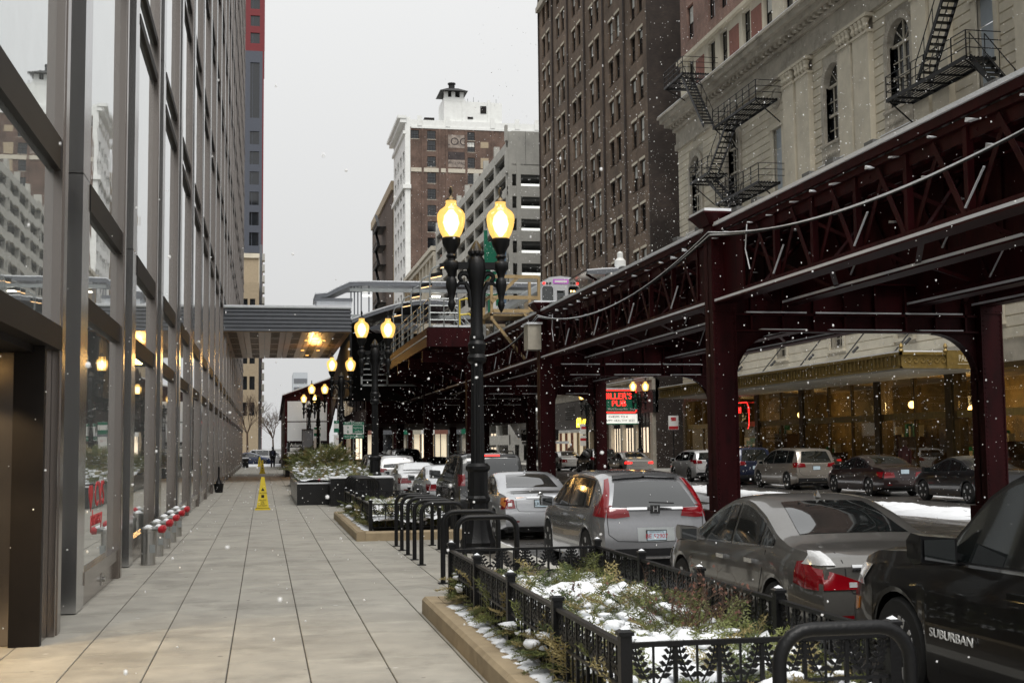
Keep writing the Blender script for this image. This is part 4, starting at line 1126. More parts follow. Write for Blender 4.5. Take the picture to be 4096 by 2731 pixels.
# cross girders with curved brackets
def bracket_poly(x0, sgn, r=0.98, zt=3.98):
    pts = [(x0,zt),(x0,zt-r-.05)]
    for i in range(13):
        a = PI*.5*i/12
        pts.append((x0+sgn*(r+.05-r*math.cos(a)), zt-r-.05+r*math.sin(a)))
    pts.append((x0+sgn*(r+.05),zt))
    return pts
cg = MB()
cg.box(CL+.2,CR-.2,-.02,.02,3.97,4.95); cg.box(CL+.2,CR-.2,-.16,.16,3.95,3.985); cg.box(CL+.2,CR-.2,-.16,.16,4.93,4.96); cg.box(CL+.2,CR-.2,-.13,-.02,4.28,4.33)
for k in range(8): cg.box(CL+.6+k*.68,CL+.64+k*.68,-.13,.13,3.98,4.94)
cgm = cg.mesh('cross_girder', M['maroon'])
bkms = []
for sgn,x0 in ((1,CL+.22),(-1,CR-.22)):
    bk = MB(); bk.prism(bracket_poly(x0,sgn),lambda u,v,n:(u,n,v),-.03,.03)
    pts = bracket_poly(x0,sgn)[2:-1]
    for i in range(len(pts)-1): bk.beam((pts[i][0],0,pts[i][1]),(pts[i+1][0],0,pts[i+1][1]),.26,.03,up=(0,1,0)) if False else bk.quad((pts[i][0],-.13,pts[i][1]),(pts[i+1][0],-.13,pts[i+1][1]),(pts[i+1][0],.13,pts[i+1][1]),(pts[i][0],.13,pts[i][1]))
    bkms.append(bk.mesh('curved_bracket', M['maroon']))
gsn = MB()
for (a,b_) in ((CL+.5,CL+1.8),(CL+2.0,CL+3.9),(CL+4.0,CR-.6)): gsn.box(a,b_,-.155,-.03,4.33,4.36); gsn.box(a+.3,b_,-.15,-.04,3.985,4.01)
gsnm = gsn.mesh('snow_strip', M['snow'])
for y in FR:
    o = el('cross_girder', cgm, (0,y,0)); [link('curved_bracket', q_, o) for q_ in bkms]; link('snow_strip', gsnm, o)
# longitudinal lattice girders, one piece per span
GX = [9.12,10.62,13.42,14.92]
def lattice(L_, snow=True):
    g = MB(); s = MB(); n = 8
    g.box(-.10,.10,0,L_,ZT-.12,ZT-.02); g.box(-.01,.01,0,L_,ZT-.3,ZT-.12)
    g.box(-.24,.12,0,L_,ZB,ZB+.035); g.box(-.07,-.045,0,L_,ZB+.035,ZB+.2); g.box(.045,.07,0,L_,ZB+.035,ZB+.2)
    g.box(-.02,.02,0,1.3,ZB,ZT-.1); g.box(-.02,.02,L_-1.3,L_,ZB,ZT-.1)
    st = (L_-2.6)/n
    for k in range(n):
        y0 = 1.3+k*st
        g.beam((-.06,y0,ZB+.12),(-.06,y0+st*.5,ZT-.15),.10,.014,up=(1,0,0)); g.beam((.06,y0+st*.5,ZT-.15),(.06,y0+st,ZB+.12),.10,.014,up=(1,0,0))
        g.box(-.05,.05,y0-.05,y0+.05,ZB+.1,ZT-.1)
        s.beam((-.075,y0+st,ZB+.25),(-.075,y0+st*.7,ZT-.75),.03,.012,up=(0,0,1)) if k%2==0 else None
    s.box(-.235,-.072,0,L_,ZB+.036,ZB+.085); s.box(.075,.118,0,L_*.7,ZB+.036,ZB+.058)
    return g.mesh('lattice_girder',M['maroon']), s.mesh('snow_strip',M['snow'])
lat = {}
for i in range(len(FR)-1):
    L_ = FR[i+1]-FR[i]
    k = round(L_,1)
    if k not in lat: lat[k] = lattice(L_)
    for x in GX:
        o = el('lattice_girder', lat[k][0], (x,FR[i],0)); link('snow_strip', lat[k][1], o)
        if x > GX[0]:                      # inner girders carry a solid web plate
            if ('w',k) not in lat:
                q = MB(); q.box(-.012,.012,.1,L_-.1,ZB+.03,ZT-.11); lat[('w',k)] = q.mesh('web_plate',M['maroon'])
            link('web_plate', lat[('w',k)], o)
# sway bracing between the girders
sb_ = MB()
for q in range(5):
    y = 1.4+q*3.0
    for (a,b_) in ((GX[0],GX[1]),(GX[2],GX[3])):
        sb_.beam((a,y,ZB+.1),(b_,y+1.5,ZT-.2),.06,.06); sb_.beam((b_,y,ZB+.1),(a,y+1.5,ZT-.2),.06,.06); sb_.beam((a,y,ZB+.08),(b_,y+2.9,ZB+.08),.09,.02)
    sb_.beam((GX[1],y,ZB+.3),(GX[2],y,ZT-.3),.07,.07); sb_.beam((GX[2],y,ZB+.3),(GX[1],y,ZT-.3),.07,.07)
sbm = sb_.mesh('sway_bracing', M['maroon'])
for y in FR[:-1]: el('sway_bracing', sbm, (0,y,0))
# ties
t_ = MB(); t_.box(9.0,11.3,-.11,.11,5.93,6.10); tm_ = t_.mesh('tie',M['wood'])
t2_ = MB(); t2_.box(12.75,15.1,-.11,.11,5.93,6.10); tm2_ = t2_.mesh('tie',M['wood'])
rest = MB(); i = 0; y = 6.0
while y < 148:
    if y < 58: el('tie', tm_, (0,y,0)); el('tie', tm2_, (0,y,0))
    else: rest.add([(a,b_+y,c) for a,b_,c in t_.v+t2_.v], t_.f+[tuple(q+8 for q in f) for f in t2_.f])
    y += .46; i += 1
tag(ep(rest,'far_ties',M['wood']),kind='stuff')
for x in (9.45,10.85,13.25,14.65):
    b = MB(); b.box(x-.035,x+.035,6,148,6.10,6.24); ep(b,'running_rail',M['rail'])
for x in (9.14,11.2,12.88,14.98):
    b = MB(); b.box(x-.07,x+.07,6,148,6.10,6.18); ep(b,'guard_timber',M['wood'])
b = MB(); b.box(11.45,12.6,6,148,6.10,6.15); ep(b,'centre_walkway',M['wood'])
for x in (9.9,10.35,13.7,14.15):
    b = MB(); b.box(x-.14,x+.14,6,148,5.86,5.92); ep(b,'stringer',M['maroon'])
b = MB(); b.box(8.92,8.98,6,148,5.94,6.07); ep(b,'edge_channel',M['maroon'])
b = MB(); b.box(8.88,8.985,6,58,6.07,6.135); ep(b,'snow_strip',M['snow'])
# junction boxes along the edge
jb = MB(); jb.box(-.12,.12,-.15,.15,6.12,6.30); jbm = jb.mesh('junction_box', M['concd'])
for k in range(40):
    if random.random() < .8: el('junction_box', jbm, (9.2, 11+k*1.15+random.uniform(-.25,.25), random.uniform(-.06,.03)))
# snow lodged on the gussets under the deck edge
gn = MB(); rr_ = random.Random(9)
for xg,zg,st_ in ((8.93,5.80,.92),(9.5,5.55,1.5),(10.45,5.35,2.3)):
    y = 10.0
    while y < 56:
        w_ = rr_.uniform(.10,.30); h_ = rr_.uniform(.03,.075); z_ = zg+rr_.uniform(-.04,.03)
        gn.prism([(y,z_),(y+w_,z_+.01),(y+w_*.9,z_+h_),(y+w_*.5,z_+h_*.55)],lambda u,v,n:(n,u,v),xg-.07,xg+.02)
        y += st_*rr_.uniform(.7,1.3)
tag(ep(gn,'gusset_snow',M['snow']),kind='stuff')
# sagging cables with snow on them
for (xa,sag,zc,r_) in ((8.80,.62,5.86,.018),(8.77,.70,5.92,.014)):
    for i in range(3):
        y0,y1 = FR[i]-.3,FR[i+1]-.3
        pts = [(xa,y0+(y1-y0)*t,zc-4*sag*t*(1-t)) for t in np.linspace(0,1,26)]
        b = MB(); b.tube(pts,r_,6); ep(b,'cable',M['blackmatte'])
        b = MB(); b.tube([(p[0],p[1],p[2]+r_*1.0) for p in pts],r_*1.0,5); ep(b,'snow_strip',M['snow'])
for y in (24.2,40.5):
    b = MB(); b.tube([(8.8,y-2.0,5.75),(8.8,y-1.9,5.3),(8.8,y-2.1,4.9)],.012,5); ep(b,'hanging_wire',M['snow'])
# grey cabinet on the second column
b = MB(); b.box(8.42,8.86,40.45,41.1,4.8,5.62); ep(b,'equipment_cabinet',M['cream'])
b = MB(); b.box(8.38,8.9,40.4,41.15,5.62,5.68); ep(b,'snow_cap',M['snow'])

# ------------------------------------------------------------------ station on the structure
ST = thing('railway_station','elevated station with platforms, railings and dark canopies above the street','station',(12,85,6))
def sp(mb,name,mats,smooth=None): return bpart(mb,name,mats,ST,smooth)
deck = MB(); deck.box(6.5,8.5,51,120,6.25,6.5); sp(deck,'platform',M['wood'])
deck = MB(); deck.box(15.9,19.5,56,120,6.25,6.9); sp(deck,'platform',M['wood'])
b = MB(); b.box(6.5,8.4,50.9,51.0,5.7,6.45); b.box(6.44,6.52,51,120,5.7,6.45); b.box(7.0,8.6,52,120,5.55,6.2); sp(b,'fascia_girder',M['maroon'])
b = MB(); b.box(6.7,8.3,51.05,52.4,6.5,6.58); sp(b,'snow_cover',M['snow'])
b = MB(); b.box(6.4,6.45,51,120,6.1,6.14); sp(b,'snow_strip',M['snow'])
for k in range(14):
    y = 53+k*5; b = MB(); b.beam((6.6,y,5.7),(8.95,y,4.6),.12,.2); b.box(6.5,16,y-.1,y+.1,5.2,5.7); b.beam((15.1,y,4.6),(19.2,y,6.2),.12,.2); sp(b,'outrigger',M['maroon'])
b = MB(); b.box(8.6,15.6,58,120,5.85,6.05); sp(b,'under_deck',M['maroon'])
# mezzanine house hanging below the tracks
b = MB(); b.box(6.6,17.5,84,118,3.2,6.2); sp(b,'mezzanine',M['maroon'])
for k in range(9):
    b = MB(); b.box(6.54,6.6,85+k*3.6,88+k*3.6,4.2,5.6); sp(b,'mezzanine_window',M['glassw'])
# pipe railings
def railing(p0,p1,h,n,mat=None,name='railing',rails=(.25,.5,.75,1.0)):
    b = MB(); p0 = Vector(p0); p1 = Vector(p1)
    for k in range(n+1): 
        q = p0.lerp(p1,k/n); b.cyl(q,q+Vector((0,0,h)),.03,n=6)
    for t in rails: b.cyl(p0+Vector((0,0,h*t)),p1+Vector((0,0,h*t)),.026,n=6)
    sp(b,name,mat or M['galv'])
railing((6.56,51.1,6.5),(6.56,86,6.5),1.15,18)
railing((6.56,51.05,6.5),(7.75,51.05,6.5),1.15,2)
railing((8.3,51.0,5.4),(7.95,53.5,6.5),1.1,3)
yel = MB(); yel.tube([(7.8,51.1,6.5),(7.8,51.1,7.6),(8.1,51.1,7.68),(8.4,51.1,7.5),(8.5,51.1,7.1)],.045,8); yel.tube([(7.8,51.1,7.0),(8.2,51.1,7.05),(8.45,51.1,6.8)],.04,8); sp(yel,'gate_hoop',M['yellow'])
# lattice railing on the far stair landing
b = MB()
for k in range(10):
    b.beam((4.5+k*.2,84,4.9),(4.9+k*.2,84,5.7),.03,.03); b.beam((4.9+k*.2,84,4.9),(4.5+k*.2,84,5.7),.03,.03)
b.beam((4.4,84,5.72),(7,84,5.72),.05,.05); b.beam((4.4,84,4.88),(7,84,4.88),.05,.05); sp(b,'lattice_railing',M['galv'])
# platform lamps, each on a bent pole
def platform_lamp(y):
    T = thing('platform_lamp', None, None, (6.75,y,6.5), 0, 'lamps along the platform edge')
    b = MB(); b.tube([(0,0,0),(0,0,2.3),(.1,0,2.55),(.32,0,2.66),(.45,0,2.68)],.035,7); b.build('pole',M['galv'],T)
    b = MB(); b.beam((.42,0,2.68),(.98,0,2.80),.26,.16); b.build('head',M['black'],T)
    b = MB(); b.beam((.46,0,2.585),(.94,0,2.69),.2,.02); b.build('lens',emat('platform_lens',(1,.6,.28),1.3) if 'platform_lens' not in bpy.data.materials else bpy.data.materials['platform_lens'],T)
    return T
ordn = ['nearest','second','third','fourth','fifth','sixth']
for i,y in enumerate((52.3,55.6,59.2,63.2,67.5,72.5)):
    T = platform_lamp(y); T['label'] = ordn[i]+' bent pole platform lamp from the platform end'; T['category'] = 'lamp'
# platform canopies: curved ribs and dark roof
def canopy(x0,x1,y0,y1,z,rise,name='platform_canopy'):
    b = MB(); n = 8
    pts = [(x0+(x1-x0)*i/n, z+rise*math.sin(PI*i/n)) for i in range(n+1)]
    for i in range(n): b.quad((pts[i][0],y0,pts[i][1]),(pts[i+1][0],y0,pts[i+1][1]),(pts[i+1][0],y1,pts[i+1][1]),(pts[i][0],y1,pts[i][1]))
    b.prism(pts+[(x1,z-.18),(x0,z-.18)],lambda u,v,n_:(u,n_,v),y0-.05,y0+.1)
    b.prism(pts+[(x1,z-.18),(x0,z-.18)],lambda u,v,n_:(u,n_,v),y1-.05,y1+.1)
    sp(b,name,M['corr'],40)
    s_ = MB()
    for i in range(n): s_.quad((pts[i][0],y0+.05,pts[i][1]+.07),(pts[i+1][0],y0+.05,pts[i+1][1]+.07),(pts[i+1][0],y1,pts[i+1][1]+.07),(pts[i][0],y1,pts[i][1]+.07))
    s_.prism(pts+[(p[0],p[1]+.07) for p in pts[::-1]],lambda u,v,n_:(u,n_,v),y0+.02,y0+.06)
    sp(s_,'snow_cover',M['snow'],40)
    for k in range(int((y1-y0)/5)):
        p = MB(); y = y0+1+k*5; xm = (x0+x1)/2
        p.box(xm-.08,xm+.08,y-.08,y+.08,6.5,z); p.beam((xm,y,z-.9),(x0+.2,y,z-.05),.06,.12); p.beam((xm,y,z-.9),(x1-.2,y,z-.05),.06,.12); sp(p,'canopy_post',M['maroon'])
canopy(16.0,19.4,62,118,10.45,.12)
canopy(6.2,9.6,80,118,9.2,.7)
for y in (64,69,74,79):
    b = MB(); b.box(16.7,17.0,y,y+2.0,9.75,9.83); sp(b,'canopy_light',M['whitelit'])
for y in (82,88,94,100):
    b = MB(); b.box(7.2,7.5,y,y+2.0,8.6,8.68); sp(b,'canopy_light',M['whitelit'])
b = MB(); b.lathe([(.2,0),(.3,.1),(.3,.35),(.16,.5),(.16,.75),(.05,.85)],10,(17.9,62.6,10.7)); sp(b,'roof_vent',M['whitewash'],40)
# transfer bridge across the tracks
prof = [(2.9,10.55),(3.6,10.62),(4.2,10.95),(4.9,11.28),(6,11.32),(16.3,11.34)]
b = MB(); b.prism(prof+[(16.3,11.12),(6,11.1),(4.9,11.04),(4.2,10.72),(3.6,10.4),(2.9,10.3)],lambda u,v,n:(u,n,v),74.4,77.6); sp(b,'bridge_roof',M['corr'],30)
b = MB(); b.prism([(x,z+.005) for x,z in prof]+[(x,z+.075) for x,z in prof[::-1]],lambda u,v,n:(u,n,v),74.38,77.6); sp(b,'snow_cover',M['snow'],30)
b = MB(); b.box(4.9,16.2,74.5,74.7,10.75,10.95); b.box(4.9,16.2,74.5,77.5,9.2,9.4); sp(b,'bridge_beam',M['galv'])
for x in (4.95,5.15,5.35,5.55,6.0,8.6,11.2,13.8,16.0):
    b = MB(); b.box(x,x+.07,74.6,74.75,9.0 if x<6 else 9.4,11.1); sp(b,'bridge_post',M['corr'])
for x in (5.7,9.8,13.2):
    b = MB(); b.box(x,x+.5,74.9,75.2,10.55,10.62); sp(b,'bridge_light',M['whitelit'])
# lower arched canopy with dark opening in front of the bridge
b = MB(); n = 14
arc = [(4.6+5.6*i/n, 8.6+1.15*math.sin(PI*.62*i/n)) for i in range(n+1)]
b.prism(arc+[(x,z-.2) for x,z in arc[::-1]],lambda u,v,n_:(u,n_,v),70,79); sp(b,'arched_roof',M['corr'],40)
b = MB(); b.prism(arc+[(x,z+.07) for x,z in arc[::-1]],lambda u,v,n_:(u,n_,v),69.98,79); sp(b,'snow_cover',M['snow'],40)
b = MB(); b.box(4.7,10.1,78.9,79,4.5,8.7); b.box(4.6,4.72,70,79,4.5,8.6); sp(b,'stair_house_wall',M['blackmatte'])
b = MB(); b.box(5.2,8.4,69.9,70.1,5.0,5.1); b.box(5.2,5.3,69.9,70,5,6.6); b.box(6.6,6.7,69.9,70,5,6.6)
for k in range(5): b.box(5.2,8.4,69.92,69.98,5.3+k*.3,5.36+k*.3)
sp(b,'stair_grille',M['galv'])
# left stair down to the near pavement: dark sloping side, white poster panels at its end
b = MB(); b.prism([(86,6.4),(100,3.4),(122,0),(122,4.4),(100,6.9),(86,8.6)],lambda u,v,n:(n,u,v),5.1,5.2); sp(b,'stair_side',M['maroon'])
b = MB(); b.prism([(100,0),(122,0),(122,4.2),(100,5.55)],lambda u,v,n:(n,u,v),1.62,1.72); sp(b,'stair_side',M['maroon'])
def sroof(dz): return [(1.4,5.55+dz,4.2+dz),(5.3,6.95+dz,5.6+dz)]
for nm,dz0,dz1,mt in (('stair_roof',0,.14,M['maroon']),('snow_cover',.141,.22,M['snow'])):
    b = MB(); q0 = sroof(dz0); q1 = sroof(dz1)
    b.add([(1.4,99.6,q0[0][1]),(5.3,99.6,q0[1][1]),(5.3,122,q0[1][2]),(1.4,122,q0[0][2]),(1.4,99.6,q1[0][1]),(5.3,99.6,q1[1][1]),(5.3,122,q1[1][2]),(1.4,122,q1[0][2])],[(0,3,2,1),(4,5,6,7),(0,1,5,4),(1,2,6,5),(2,3,7,6),(3,0,4,7)]); sp(b,nm,mt)
wp = pm('blank_white_panel',(.80,.82,.84),.5,var=.03)
for (x0,x1,z0,z1) in ((1.8,3.25,3.72,5.25),(3.33,4.8,3.72,5.25),(1.8,3.25,2.2,3.64),(3.33,4.8,2.2,3.64)):
    b = MB(); b.box(x0,x1,99.7,99.8,z0,z1); sp(b,'poster_panel',wp)
b = MB(); b.box(1.7,4.9,99.8,99.9,2.05,5.35); b.prism([(1.62,5.35),(4.95,5.35),(4.95,6.8),(1.62,5.6)],lambda u,v,n:(u,n,v),99.8,99.9); sp(b,'end_wall',M['maroon'])
b = MB(); b.box(1.62,1.78,99.7,99.95,0,5.4); sp(b,'post',M['maroon']); b = MB(); b.box(4.85,5.0,99.7,99.95,0,6.7); sp(b,'post',M['maroon'])
b = MB(); b.box(1.79,4.84,99.65,99.78,1.1,2.1); sp(b,'sign_board',M['blackmatte'])
text('sign_lettering','Adams/Wabash',.38,M['white'],ST,Vector((3.2,99.63,1.88))-Vector(ST.location),'-Y',.005)
b = MB(); b.box(2.0,3.6,99.6,99.65,1.42,1.7); sp(b,'sign_panel',M['white'])
b = MB(); b.box(1.85,4.3,99.6,99.65,1.12,1.36); sp(b,'sign_panel',M['white'])
# far right stair with snowy roof and sign, seen through the arch
b = MB(); b.prism([(17.5,3.0),(15.4,6.2),(16.3,6.2),(18.9,2.3),(18.9,1.6)],lambda u,v,n:(u,n,v),87,87.3); sp(b,'stair_side',M['maroon'])
b = MB(); b.quad((15.0,86.9,6.2),(17.2,86.9,6.2),(18.7,86.9,3.9),(16.2,86.9,3.9)); b.quad((16.3,86.88,3.85),(18.8,86.88,3.85),(20,86.88,2.2),(17.3,86.88,2.2)); b.box(17.6,20.6,85.5,87,1.78,1.95); sp(b,'snow_cover',M['snow'])
b = MB(); b.box(17.3,19.9,85.6,85.75,2.0,2.75); sp(b,'sign_board',M['blackmatte'])
text('sign_lettering','Adams/Wabash',.34,M['white'],ST,Vector((18.3,85.58,2.56))-Vector(ST.location),'-Y',.005)
b = MB(); b.box(17.6,19.6,85.56,85.6,2.06,2.36); sp(b,'sign_panel',M['white'])
# timber work platform by the tracks
TS = thing('timber_work_platform','new yellow timber work platform with railing and braces beside the track','scaffold',(9.2,47,6.5))
def tsp(mb,name): 
    o = mb.build(name,M['timber'],TS); return o
b = MB(); b.box(-.95,.9,-.6,1.2,0,.08); tsp(b,'deck')
for (x,y) in ((-.95,-.6),(.85,-.6),(-.95,1.1),(.85,1.1)):
    b = MB(); b.box(x,x+.1,y,y+.1,-.15,1.5); tsp(b,'post')
for z in (.12,.62,1.4):
    b = MB(); b.box(-.85,.85,-.66,-.60,z,z+.13); tsp(b,'rail')
for z in (.12,.75,1.4):
    b = MB(); b.beam((-.9,-.5,z),(-.9,1.2,z),.05,.12); tsp(b,'rail')
b = MB(); b.beam((.3,-.7,.1),(.8,-.7,-.75),.1,.1); tsp(b,'brace'); b = MB(); b.beam((-.9,-.5,-.1),(.4,-.3,-1.6),.1,.1); tsp(b,'brace')
b = MB(); b.beam((-.9,-.62,.5),(.1,-.62,1.45),.06,.12); tsp(b,'brace')
b = MB(); b.box(-.9,.85,-.55,1.1,.08,.13); b.build('snow_cover',M['snow'],TS)

# train standing at the far platform
TR = thing('commuter_train','silver commuter train with destination sign at the far platform','train',(15.55,66,7.05))
ss = pm('ribbed_stainless',(.62,.63,.65),.35,.2,var=.06); 
hwT = 1.14
sec = [(-hwT,0),(-hwT-.05,1.3),(-hwT+.02,2.9),(-hwT+.25,3.35),(-.6,3.58),(0,3.66),(.6,3.58),(hwT-.25,3.35),(hwT-.02,2.9),(hwT+.05,1.3),(hwT,0)]
b = MB(); b.prism(sec,lambda u,v,n:(u,n,v),.05,44); b.build('body',M['galv'],TR)
b = MB(); b.prism([(u*.99,v*.985+.02) for u,v in sec],lambda u,v,n:(u,n,v),-.04,.05); b.build('front',ss,TR)
for (x0,x1) in ((-1.02,-.42),(.42,1.02)):
    b = MB(); b.prism([(x0,1.7),(x0,2.98),(x0+.08,3.08),(x1-.08,3.08),(x1,2.98),(x1,1.7)],lambda u,v,n:(u,n,v),-.06,-.03); b.build('cab_window',M['carglass'],TR)
b = MB(); b.box(-.34,.34,-.065,-.03,.4,3.1); b.build('end_door',ss,TR)
b = MB(); b.prism([(-.22,1.9),(-.22,2.85),(.22,2.85),(.22,1.9)],lambda u,v,n:(u,n,v),-.075,-.06); b.build('door_window',M['carglass'],TR)
b = MB(); b.box(-.42,.42,-.075,-.03,3.22,3.46); b.build('destination_sign',emat('purple_lit_sign',(.35,.08,.38),.3),TR)
b = MB(); b.box(-.34,.34,-.085,-.075,3.28,3.4); b.build('destination_panel',M['white'],TR)
for i,x in enumerate((-.92,-.75,-.58,.58,.75,.92)):
    b = MB(); b.lathe([(.01,-.09),(.06,-.08),(.07,-.04)],10,(x,0,3.24),0,0,'y'); b.build('marker_lamp',M['redlit'] if i in (0,5) else M['glassw'],TR)
text('run_number','509',.3,M['amber'],TR,(.72,-.07,2.75),'-Y',.004).data.materials[0] = M['warm']
for k in range(10):
    b = MB(); b.box(-hwT-.06,-hwT-.03,1.2+k*4.2,3.9+k*4.2,1.5,2.6); b.build('side_window',M['carglass'],TR)
b = MB(); b.box(-.9,.9,.3,43,-.35,0); b.build('underframe',M['blackmatte'],TR)
# ------------------------------------------------------------------ vehicles
def lerpf(pts):
    xs = [p[0] for p in pts]; zs = [p[1] for p in pts]
    def f(x):
        # smooth monotone-ish interpolation: average of linear samples
        w = .05
        return float(np.mean(np.interp([x-w,x-w*.5,x,x+w*.5,x+w], xs, zs)))
    return f

def paint(name, col, metal=.35, rough=.32):
    return pm(name, col, rough, metal, var=.05, scale=30, coat=1.0, stain=((.3,.29,.28),1.2,.62,.2,.12) if max(col)>.08 else None)

def make_car(name, label, loc, rz, s, sp_, pmat, group=None, detail=True):
    """x forward, y left, z up; sp_ = dict(L,W,top,belt,xr,xf,R,...)"""
    T = thing(name, label, sp_.get('cat','car'), loc, rz, group)
    T.scale = (s,s,s)
    L, Wd = sp_['L'], sp_['W']; h = L/2
    top, belt = lerpf(sp_['top']), lerpf(sp_['belt'])
    xr, xf, R = sp_['xr'], sp_['xf'], sp_['R']; Ra = R*1.13
    sill = sp_.get('sill',.2); tum = sp_.get('tum',.30)
    rear = sp_.get('rear',[(.2,.10),(.45,0),(.62,0),(.9,.08),(1.8,.1)]); front = sp_.get('front',[(.2,-.1),(.45,0),(.7,-.05),(1,-.25),(1.8,-.3)])
    tr, tf = sp_.get('taper_r',.10), sp_.get('taper_f',.16)
    xs = set(np.round(np.linspace(-h,h,46),3))
    for c in (xr,xf):
        for k in np.linspace(-1,1,17): xs.add(round(c+Ra*math.sin(k*PI/2)*1.0,4))
        xs.add(round(c-Ra-.012,4)); xs.add(round(c+Ra+.012,4))
    for e in (.02,.05,.1,.16,.24,.34): xs.add(round(-h+e,3)); xs.add(round(h-e,3))
    xs = sorted(x for x in xs if -h <= x <= h)
    def hw(x):
        e = 1.0; q = .9
        if x < -h+q: e -= tr*((-h+q-x)/q)**2.4
        if x > h-q: e -= tf*((x-h+q)/q)**2.2
        return Wd/2*e
    def sect(x):
        w = hw(x); bz = belt(x); tz = max(top(x), bz+.015)
        zl = sill + .10*max(0,(abs(x)-h+.5)/.5)
        arch = 0
        for c in (xr,xf):
            d = abs(x-c)
            if d < Ra: zl = max(zl, R*.98+math.sqrt(Ra*Ra-d*d)); arch = max(arch, 1-(d/Ra)**4)
        zm = max(sp_.get('zmid',.58)*bz, zl+.03)
        zs_ = max(bz-.13, zm+.03)
        wr = w*.95 - tum*(tz-bz); cr = min(.07,(tz-bz)*.28+.004)
        fl = .018*arch
        rows = [(0,max(zl,.22) if False else zl),(w*.80,zl),(w*.975+fl,zl),(w*.99+fl*.8,zl+.04),(w*1.0,zm),(w*.99,zs_),(w*.95,bz),(wr,tz-cr),(wr*.86,tz-cr*.42),(wr*.5,tz-.006),(0,tz)]
        return rows
    rf, ff = lerpf(rear), lerpf(front)
    vs = []; fs = []
    nr = None
    for x in xs:
        rows = sect(x); nr = len(rows)
        wr_ = max(0,1-(x+h)/.75)**1.5; wf_ = max(0,1-(h-x)/.75)**1.5
        for y,z in rows: vs.append((x+wr_*rf(z)+wf_*ff(z), y, z))
        for y,z in rows: vs.append((x+wr_*rf(z)+wf_*ff(z), -y, z))
    st = 2*nr
    for i in range(len(xs)-1):
        for k in range(nr-1):
            a = i*st+k; b = a+st
            fs.append((a,b,b+1,a+1)); fs.append((a+nr,a+nr+1,b+nr+1,b+nr))
    for i in (0,len(xs)-1):
        for k in range(nr-1):
            a = i*st+k; fs.append((a,a+1,a+nr+1,a+nr))
    body = MB(); body.add(vs,fs)
    bo = body.build('body', pmat, T, 38)
    bvh = BVHTree.FromPolygons([Vector(v) for v in vs], fs)
    def hit(axis, a, b, sgn=1):
        if axis == 'side': o, d = Vector((a, 3*sgn, b)), Vector((0,-sgn,0))
        elif axis == 'rear': o, d = Vector((-h-2,a,b)), Vector((1,0,0))
        elif axis == 'front': o, d = Vector((h+2,a,b)), Vector((-1,0,0))
        else: o, d = Vector((a,b,4)), Vector((0,0,-1))
        r = bvh.ray_cast(o,d)
        if r[0] is None: return None
        n = r[1]
        if n.dot(d) > 0: n = -n
        return r[0], n
    def decal(pname, mat, axis, bot, topc, n=8, m=4, offs=.006, sgn=1, skirt=.0, parent=None):
        """panel between two chains of 2-D points laid on the body"""
        def samp(ch,t):
            k = t*(len(ch)-1); i = min(int(k),len(ch)-2); f = k-i
            return (ch[i][0]*(1-f)+ch[i+1][0]*f, ch[i][1]*(1-f)+ch[i+1][1]*f)
        P = []; g = MB()
        for i in range(n+1):
            p, q = samp(bot,i/n), samp(topc,i/n)
            for j in range(m+1):
                t = j/m; r = hit(axis, p[0]*(1-t)+q[0]*t, p[1]*(1-t)+q[1]*t, sgn)
                P.append(None if r is None else r[0]+r[1]*offs)
        vmap = {}; fs_ = []
        for i in range(n):
            for j in range(m):
                ids = [i*(m+1)+j,(i+1)*(m+1)+j,(i+1)*(m+1)+j+1,i*(m+1)+j+1]
                if all(P[k] is not None for k in ids): fs_.append(tuple(ids))
        if not fs_: return None
        used = sorted({k for f in fs_ for k in f}); vmap = {k:i for i,k in enumerate(used)}
        g.add([P[k] for k in used],[tuple(vmap[k] for k in f) for f in fs_])
        if skirt:
            cnt = {}
            for f in fs_:
                for a,b in zip(f,f[1:]+f[:1]): cnt.setdefault(frozenset((a,b)),[]).append((a,b))
            ctr = sum((P[k] for k in used),Vector())/len(used)
            d = {'side':Vector((0,-sgn,0)),'rear':Vector((1,0,0)),'front':Vector((-1,0,0)),'top':Vector((0,0,-1))}[axis]
            for e in cnt.values():
                if len(e) == 1:
                    a,b = e[0]; g.quad(P[a],P[b],P[b]+d*skirt,P[a]+d*skirt)
        return g.build(pname, mat, parent or T, 50)
    def strip(pname, mat, axis, pts, w=.012, offs=.004, sgn=1):
        g = MB(); Q = []
        for i,(a,b) in enumerate(pts):
            r = hit(axis,a,b,sgn)
            if r: Q.append(r[0]+r[1]*offs)
        if len(Q) > 1:
            for i in range(len(Q)-1): g.beam(Q[i],Q[i+1],w,.006,up=(0,1,0) if axis=='side' else (1,0,0))
            return g.build(pname,mat,T)
    def roofz(x):
        bz = belt(x); tz = max(top(x),bz+.015); return tz-min(.07,(tz-bz)*.28+.004)
    # side glass
    fr = sp_.get('wframe', M['plast'])
    for (x0,x1) in sp_['win']:
        ch0 = []; ch1 = []; xx = np.linspace(x0,x1,11)
        for x in xx:
            zb = belt(x)+.035; zt = max(zb+.004, roofz(x)-.055); ch0.append((x,zb)); ch1.append((x,zt))
        fb = [(x,z-.022) for x,z in ch0]; ft = [(x,z+.022) for x,z in ch1]
        fb[0] = (fb[0][0]-.02,fb[0][1]); ft[0] = (ft[0][0]-.02,ft[0][1]); fb[-1] = (fb[-1][0]+.02,fb[-1][1]); ft[-1] = (ft[-1][0]+.02,ft[-1][1])
        for sg in (1,-1):
            o = decal('window_frame', fr, 'side', fb, ft, 12, 3, .004, sg)
            decal('side_window', M['carglass'], 'side', ch0, ch1, 12, 3, .009, sg, parent=T)
